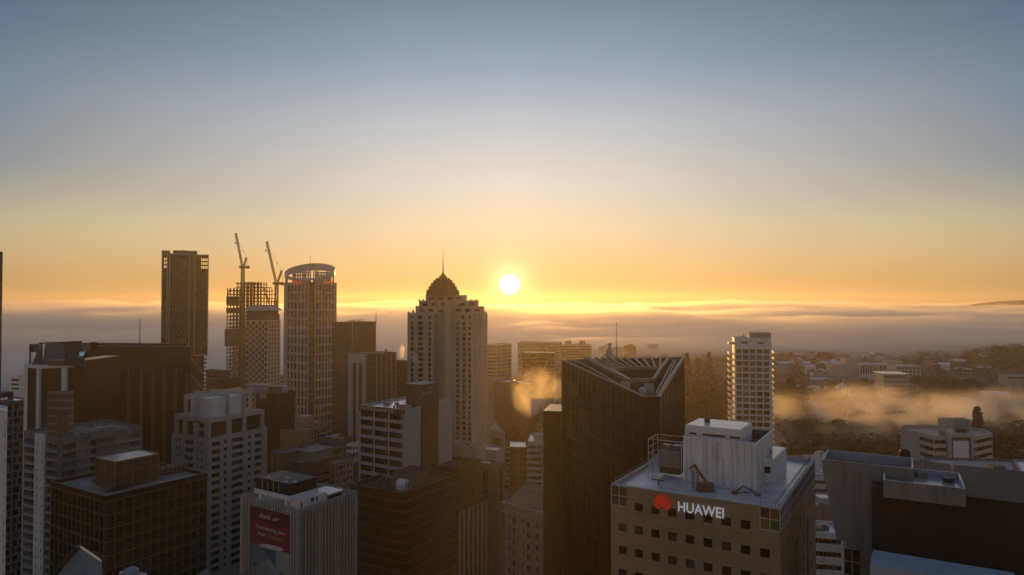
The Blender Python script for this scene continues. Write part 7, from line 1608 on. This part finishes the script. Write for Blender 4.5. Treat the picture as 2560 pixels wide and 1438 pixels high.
for i in range(420):
    y=rr.uniform(620,1040); x=y*rr.uniform(-.05,.72)
    if y<760 and .5*y>x>.45*y: continue
    pts.append((x,y,rr.uniform(3,6)))
woodland(pts,'ground_cover_trees','scattered far tree canopy between hazy houses',2)
# ================================================================ FAR HILLS, CLOUDS
def hill(px0,px1,D,prof,name,lab):
    mb=MB(); n=len(prof); A=[];B=[]
    for i,py in enumerate(prof): px=px0+(px1-px0)*i/(n-1); q=Yp(px,py,D); A.append((q,zat(py,D,px)))
    for (p,z),(q,z2) in zip(A,A[1:]): 
        mb.quad((p.x,p.y-200,0),(q.x,q.y-200,0),(q.x,q.y,z2),(p.x,p.y,z)); mb.quad((p.x,p.y,z),(q.x,q.y,z2),(q.x,q.y+500,0),(p.x,p.y+500,0))
    o=link(bpy.data.objects.new(name,mb.mesh(name,[M['foliage_0']],smooth=True))); tag(o,lab,kind='structure')
hill(2380,2760,4600,[766,762,757,753,750.5,748.5,749,748,747.5,749],'hills','far blue-grey hills at the right edge of the horizon')
# ================================================================ AIR: HAZE, FOG, MIST, STEAM
def volmat(name,col,dens,an,noise_=None,emit=0,color2=None):
    m=bpy.data.materials.new(name); m.use_nodes=True; t=m.node_tree; t.nodes.remove(t.nodes['Principled BSDF'])
    v=t.nodes.new('ShaderNodeVolumePrincipled'); v.inputs['Color'].default_value=(*col,1); v.inputs['Density'].default_value=dens; v.inputs['Anisotropy'].default_value=an
    t.links.new(v.outputs[0],t.nodes['Material Output'].inputs['Volume'])
    if noise_:
        sc_,lo,hi,fall,det=noise_[:5]; st=noise_[5] if len(noise_)>5 else (1,1,1)
        tc_=t.nodes.new('ShaderNodeTexCoord'); mp=t.nodes.new('ShaderNodeMapping'); mp.inputs['Scale'].default_value=st; t.links.new(tc_.outputs['Object'],mp.inputs['Vector'])
        nz=t.nodes.new('ShaderNodeTexNoise'); nz.inputs['Scale'].default_value=sc_; nz.inputs['Detail'].default_value=det; nz.inputs['Roughness'].default_value=.6; nz.inputs['Distortion'].default_value=.4; t.links.new(mp.outputs[0],nz.inputs['Vector'])
        mr=t.nodes.new('ShaderNodeMapRange'); mr.inputs['From Min'].default_value=lo; mr.inputs['From Max'].default_value=hi; mr.inputs['To Min'].default_value=0; mr.inputs['To Max'].default_value=dens; t.links.new(nz.outputs['Fac'],mr.inputs['Value'])
        # soft falloff towards the box walls, from generated coordinates
        sub=t.nodes.new('ShaderNodeVectorMath'); sub.operation='SUBTRACT'; sub.inputs[1].default_value=(.5,.5,fall); t.links.new(tc_.outputs['Generated'],sub.inputs[0])
        s2=t.nodes.new('ShaderNodeVectorMath'); s2.operation='MULTIPLY'; s2.inputs[1].default_value=(2,2,1/max(fall,1-fall)); t.links.new(sub.outputs[0],s2.inputs[0])
        ln=t.nodes.new('ShaderNodeVectorMath'); ln.operation='LENGTH'; t.links.new(s2.outputs[0],ln.inputs[0])
        fr_=t.nodes.new('ShaderNodeMapRange'); fr_.interpolation_type='SMOOTHSTEP'; fr_.inputs['From Min'].default_value=1; fr_.inputs['From Max'].default_value=.5; t.links.new(ln.outputs['Value'],fr_.inputs['Value'])
        mu=t.nodes.new('ShaderNodeMath'); mu.operation='MULTIPLY'; t.links.new(mr.outputs[0],mu.inputs[0]); t.links.new(fr_.outputs[0],mu.inputs[1]); t.links.new(mu.outputs[0],v.inputs['Density'])
    return m
def airbox(name,a,b,m,label,kind='stuff'):
    c=(Vector(a)+Vector(b))/2; mb=MB().box(a,b); o=link(bpy.data.objects.new(name,mb.mesh(name,[m],c))); o.location=c; tag(o,label,kind=kind); return o
airbox('haze',(-6200,-400,-3),(6200,5800,205),volmat('haze_air',(1.0,.90,.70),.00012,.62),'warm morning haze filling the air over the city')
def fogmesh(name,m,x0,x1,y0,y1,nx,ny,top,amp,seed,label):
    V_=[];Fc=[]
    for j in range(ny+1):
        t=j/ny; y=y0+(y1-y0)*t**2.2
        for i in range(nx+1):
            x=(x0+(x1-x0)*i/nx)*min(1,(y/y1)*.9+.12); yy=y-(90*noise.noise(Vector((x/260,7,seed)))+60*noise.noise(Vector((x/90,3,seed))))*(1-t)
            g_=terrain(x,yy); rise=1-math.exp(-(yy-y0+150)/900.) if yy>y0-150 else 0
            z=g_+2+(top-g_-2)*rise
            fz=noise.fractal(Vector((x/900+seed,yy/430,0)),.9,2.1,5)+.35*noise.fractal(Vector((x/200+seed,yy/120,5)),.8,2.1,3)
            V_.append((x,yy,max(z+amp*fz*rise*(1+.6*t),g_+1.5)))
    n1=len(V_)
    for (x,y,z) in list(V_): V_.append((x,y,-1.5 if terrain(x,y)<1 else terrain(x,y)-1))
    q=lambda i,j:j*(nx+1)+i
    for j in range(ny):
        for i in range(nx): Fc.append((q(i,j),q(i+1,j),q(i+1,j+1),q(i,j+1))); Fc.append((n1+q(i,j+1),n1+q(i+1,j+1),n1+q(i+1,j),n1+q(i,j)))
    for i in range(nx): Fc.append((n1+q(i,0),n1+q(i+1,0),q(i+1,0),q(i,0))); Fc.append((q(i,ny),q(i+1,ny),n1+q(i+1,ny),n1+q(i,ny)))
    for j in range(ny): Fc.append((q(0,j),q(0,j+1),n1+q(0,j+1),n1+q(0,j))); Fc.append((n1+q(nx,j),n1+q(nx,j+1),q(nx,j+1),q(nx,j)))
    me=bpy.data.meshes.new(name); me.from_pydata(V_,[],Fc); me.materials.append(m); me.polygons.foreach_set('use_smooth',[True]*len(me.polygons)); o=link(bpy.data.objects.new(name,me)); tag(o,label,kind='stuff'); return o
fogmesh('fog_bank',volmat('fog_air',(1,.995,.99),.0048,.70),-5600,5600,960,5500,210,180,127,32,1.3,'sea of fog with rolling top stretching to the horizon')
fogmesh('fog_base',volmat('fog_low',(1,.995,.99),.0045,.6),-5590,5590,1120,5450,120,100,98,12,4.1,'denser low fog under the rolling fog top')
def cloud(name,px0,px1,py0,py1,D,n,seed,label):
    r=random.Random(seed); mb=MB()
    for k in range(n):
        t=r.random(); px=px0+(px1-px0)*t; hgt=(py1-py0)*(.35+.65*math.sin(PI*t)*r.uniform(.5,1)); q=Yp(px,py1,D+r.uniform(-40,40)); z0=zat(py1,D,px); rad=hgt*D/F*r.uniform(.5,.8)
        mb.dome((q.x,q.y,z0),rad*1.3,rad*1.5,10,5)
    o=link(bpy.data.objects.new(name,mb.mesh(name,[CLOUD],smooth=True))); return tag(o,label,kind='stuff')
CLOUD=volmat('cloud_air',(1,.96,.93),.006,.3)
cloud('cloud',848,892,737,753,5000,9,1,'small grey-mauve cumulus standing above the fog left of the domed tower')
cloud('cloud',1990,2135,753,763,5000,26,2,'row of tiny cumulus tops along the fog horizon on the right')
cloud('cloud',2250,2330,757,763,5000,10,3,'faint low cloud tops before the far hills')
def vstep(m,r):
    m.cycles.volume_step_rate=r; return m
airbox('mist',(120,350,58),(330,500,104),vstep(volmat('mist_air',(1,.97,.93),.040,.70,(.030,.44,.62,.15,3,(1,1,2.2))),.6),'patchy mist drifting between the park trees')
airbox('mist',(235,350,52),(430,540,98),vstep(volmat('mist_air2',(1,.97,.93),.032,.70,(.026,.44,.62,.15,3,(1,1,2.2))),.6),'mist lying on the lower right park slope')
airbox('mist',(120,440,54),(360,660,74),vstep(volmat('mist_air3',(1,.98,.96),.013,.70,(.018,.40,.62,.1,3,(1,1,2.5))),.6),'thin ground mist over the park lawns')
def plume(name,path,m,label):
    mb=MB(); n=12; rings=[]
    for k,(p,r) in enumerate(path):
        p=Vector(p); rings.append([p+Vector((math.cos(2*PI*i/n)*r*(1+.25*noise.noise(Vector((i*.9,k*1.3,1)))),math.sin(2*PI*i/n)*r,.35*r*math.sin(2*PI*i/n+k))) for i in range(n)])
    for a_,b_ in zip(rings,rings[1:]):
        for i in range(n): j=(i+1)%n; mb.quad(a_[i],a_[j],b_[j],b_[i])
    mb.poly(rings[0][::-1]); mb.poly(rings[-1]); c=Vector(path[0][0]); o=link(bpy.data.objects.new(name,mb.mesh(name,[m],c))); o.location=c; return tag(o,label,kind='stuff')
def pp(px,py,D): q=Yp(px,py,D); return (q.x,q.y,zat(py,D,px))
sm_=vstep(volmat('steam_air',(1,.98,.95),.42,.55,(.45,.40,.62,.5,3)),.25)
plume('steam',[(pp(1064,932,378),.5),(pp(1060,922,378),1.3),(pp(1048,912,379),2.1),(pp(1036,896,381),2.3),(pp(1031,880,383),2.2),(pp(1026,868,385),1.5)],sm_,'white steam plume rising before the honey-stone tower')
plume('steam',[(pp(1013,905,470),.5),(pp(1009,897,470),1.6),(pp(1003,886,471),1.9),(pp(1006,872,473),2.0),(pp(1002,858,475),1.4)],sm_,'smaller steam wisp above the brown roof left of the honey-stone tower')
airbox('steam',(-4,374,82),(32,404,116),vstep(volmat('steam_gold',(1,.95,.85),.07,.6,(.085,.42,.66,.5,3)),.4),'golden steam cloud catching the sun left of the triangular tower')
airbox('steam',(10,396,56),(30,412,84),vstep(volmat('steam_low',(1,.95,.9),.10,.6,(.16,.45,.66,.4,3)),.4),'faint steam over the ribbon-balconied office roof')

# ================================================================ LABELS: tell look-alikes apart by row and place
ORD=['first','second','third','fourth','fifth','sixth','seventh','eighth','ninth','tenth','eleventh','twelfth','thirteenth','fourteenth','fifteenth','sixteenth','seventeenth','eighteenth','nineteenth','twentieth']
def spread():
    by={}
    for o in sc.objects:
        if o.parent is None and 'label' in o.keys() and 'category' in o.keys(): by.setdefault(o['label'],[]).append(o)
    for lab,os_ in by.items():
        if len(os_)<2: continue
        k=3 if len(os_)>6 else 1; os_.sort(key=lambda o:o.location.y); n=len(os_); names=['near','middle','far']
        if len(lab.split())>8: k=1 if n<=16 else k
        for r in range(k):
            row=os_[r*n//k:(r+1)*n//k]; row.sort(key=lambda o:o.location.x/o.location.y)
            for i,o in enumerate(row): o['label']=lab+', '+ORD[min(i,19)]+' from left'+((' in the '+names[r]+' row') if k==3 else '')
    for os_ in by.values():
        for o in os_:
            q=o['label'].replace(' in the middle rows',' midway').replace(' beyond the park','').split(); o['label']=' '.join(q)
spread()
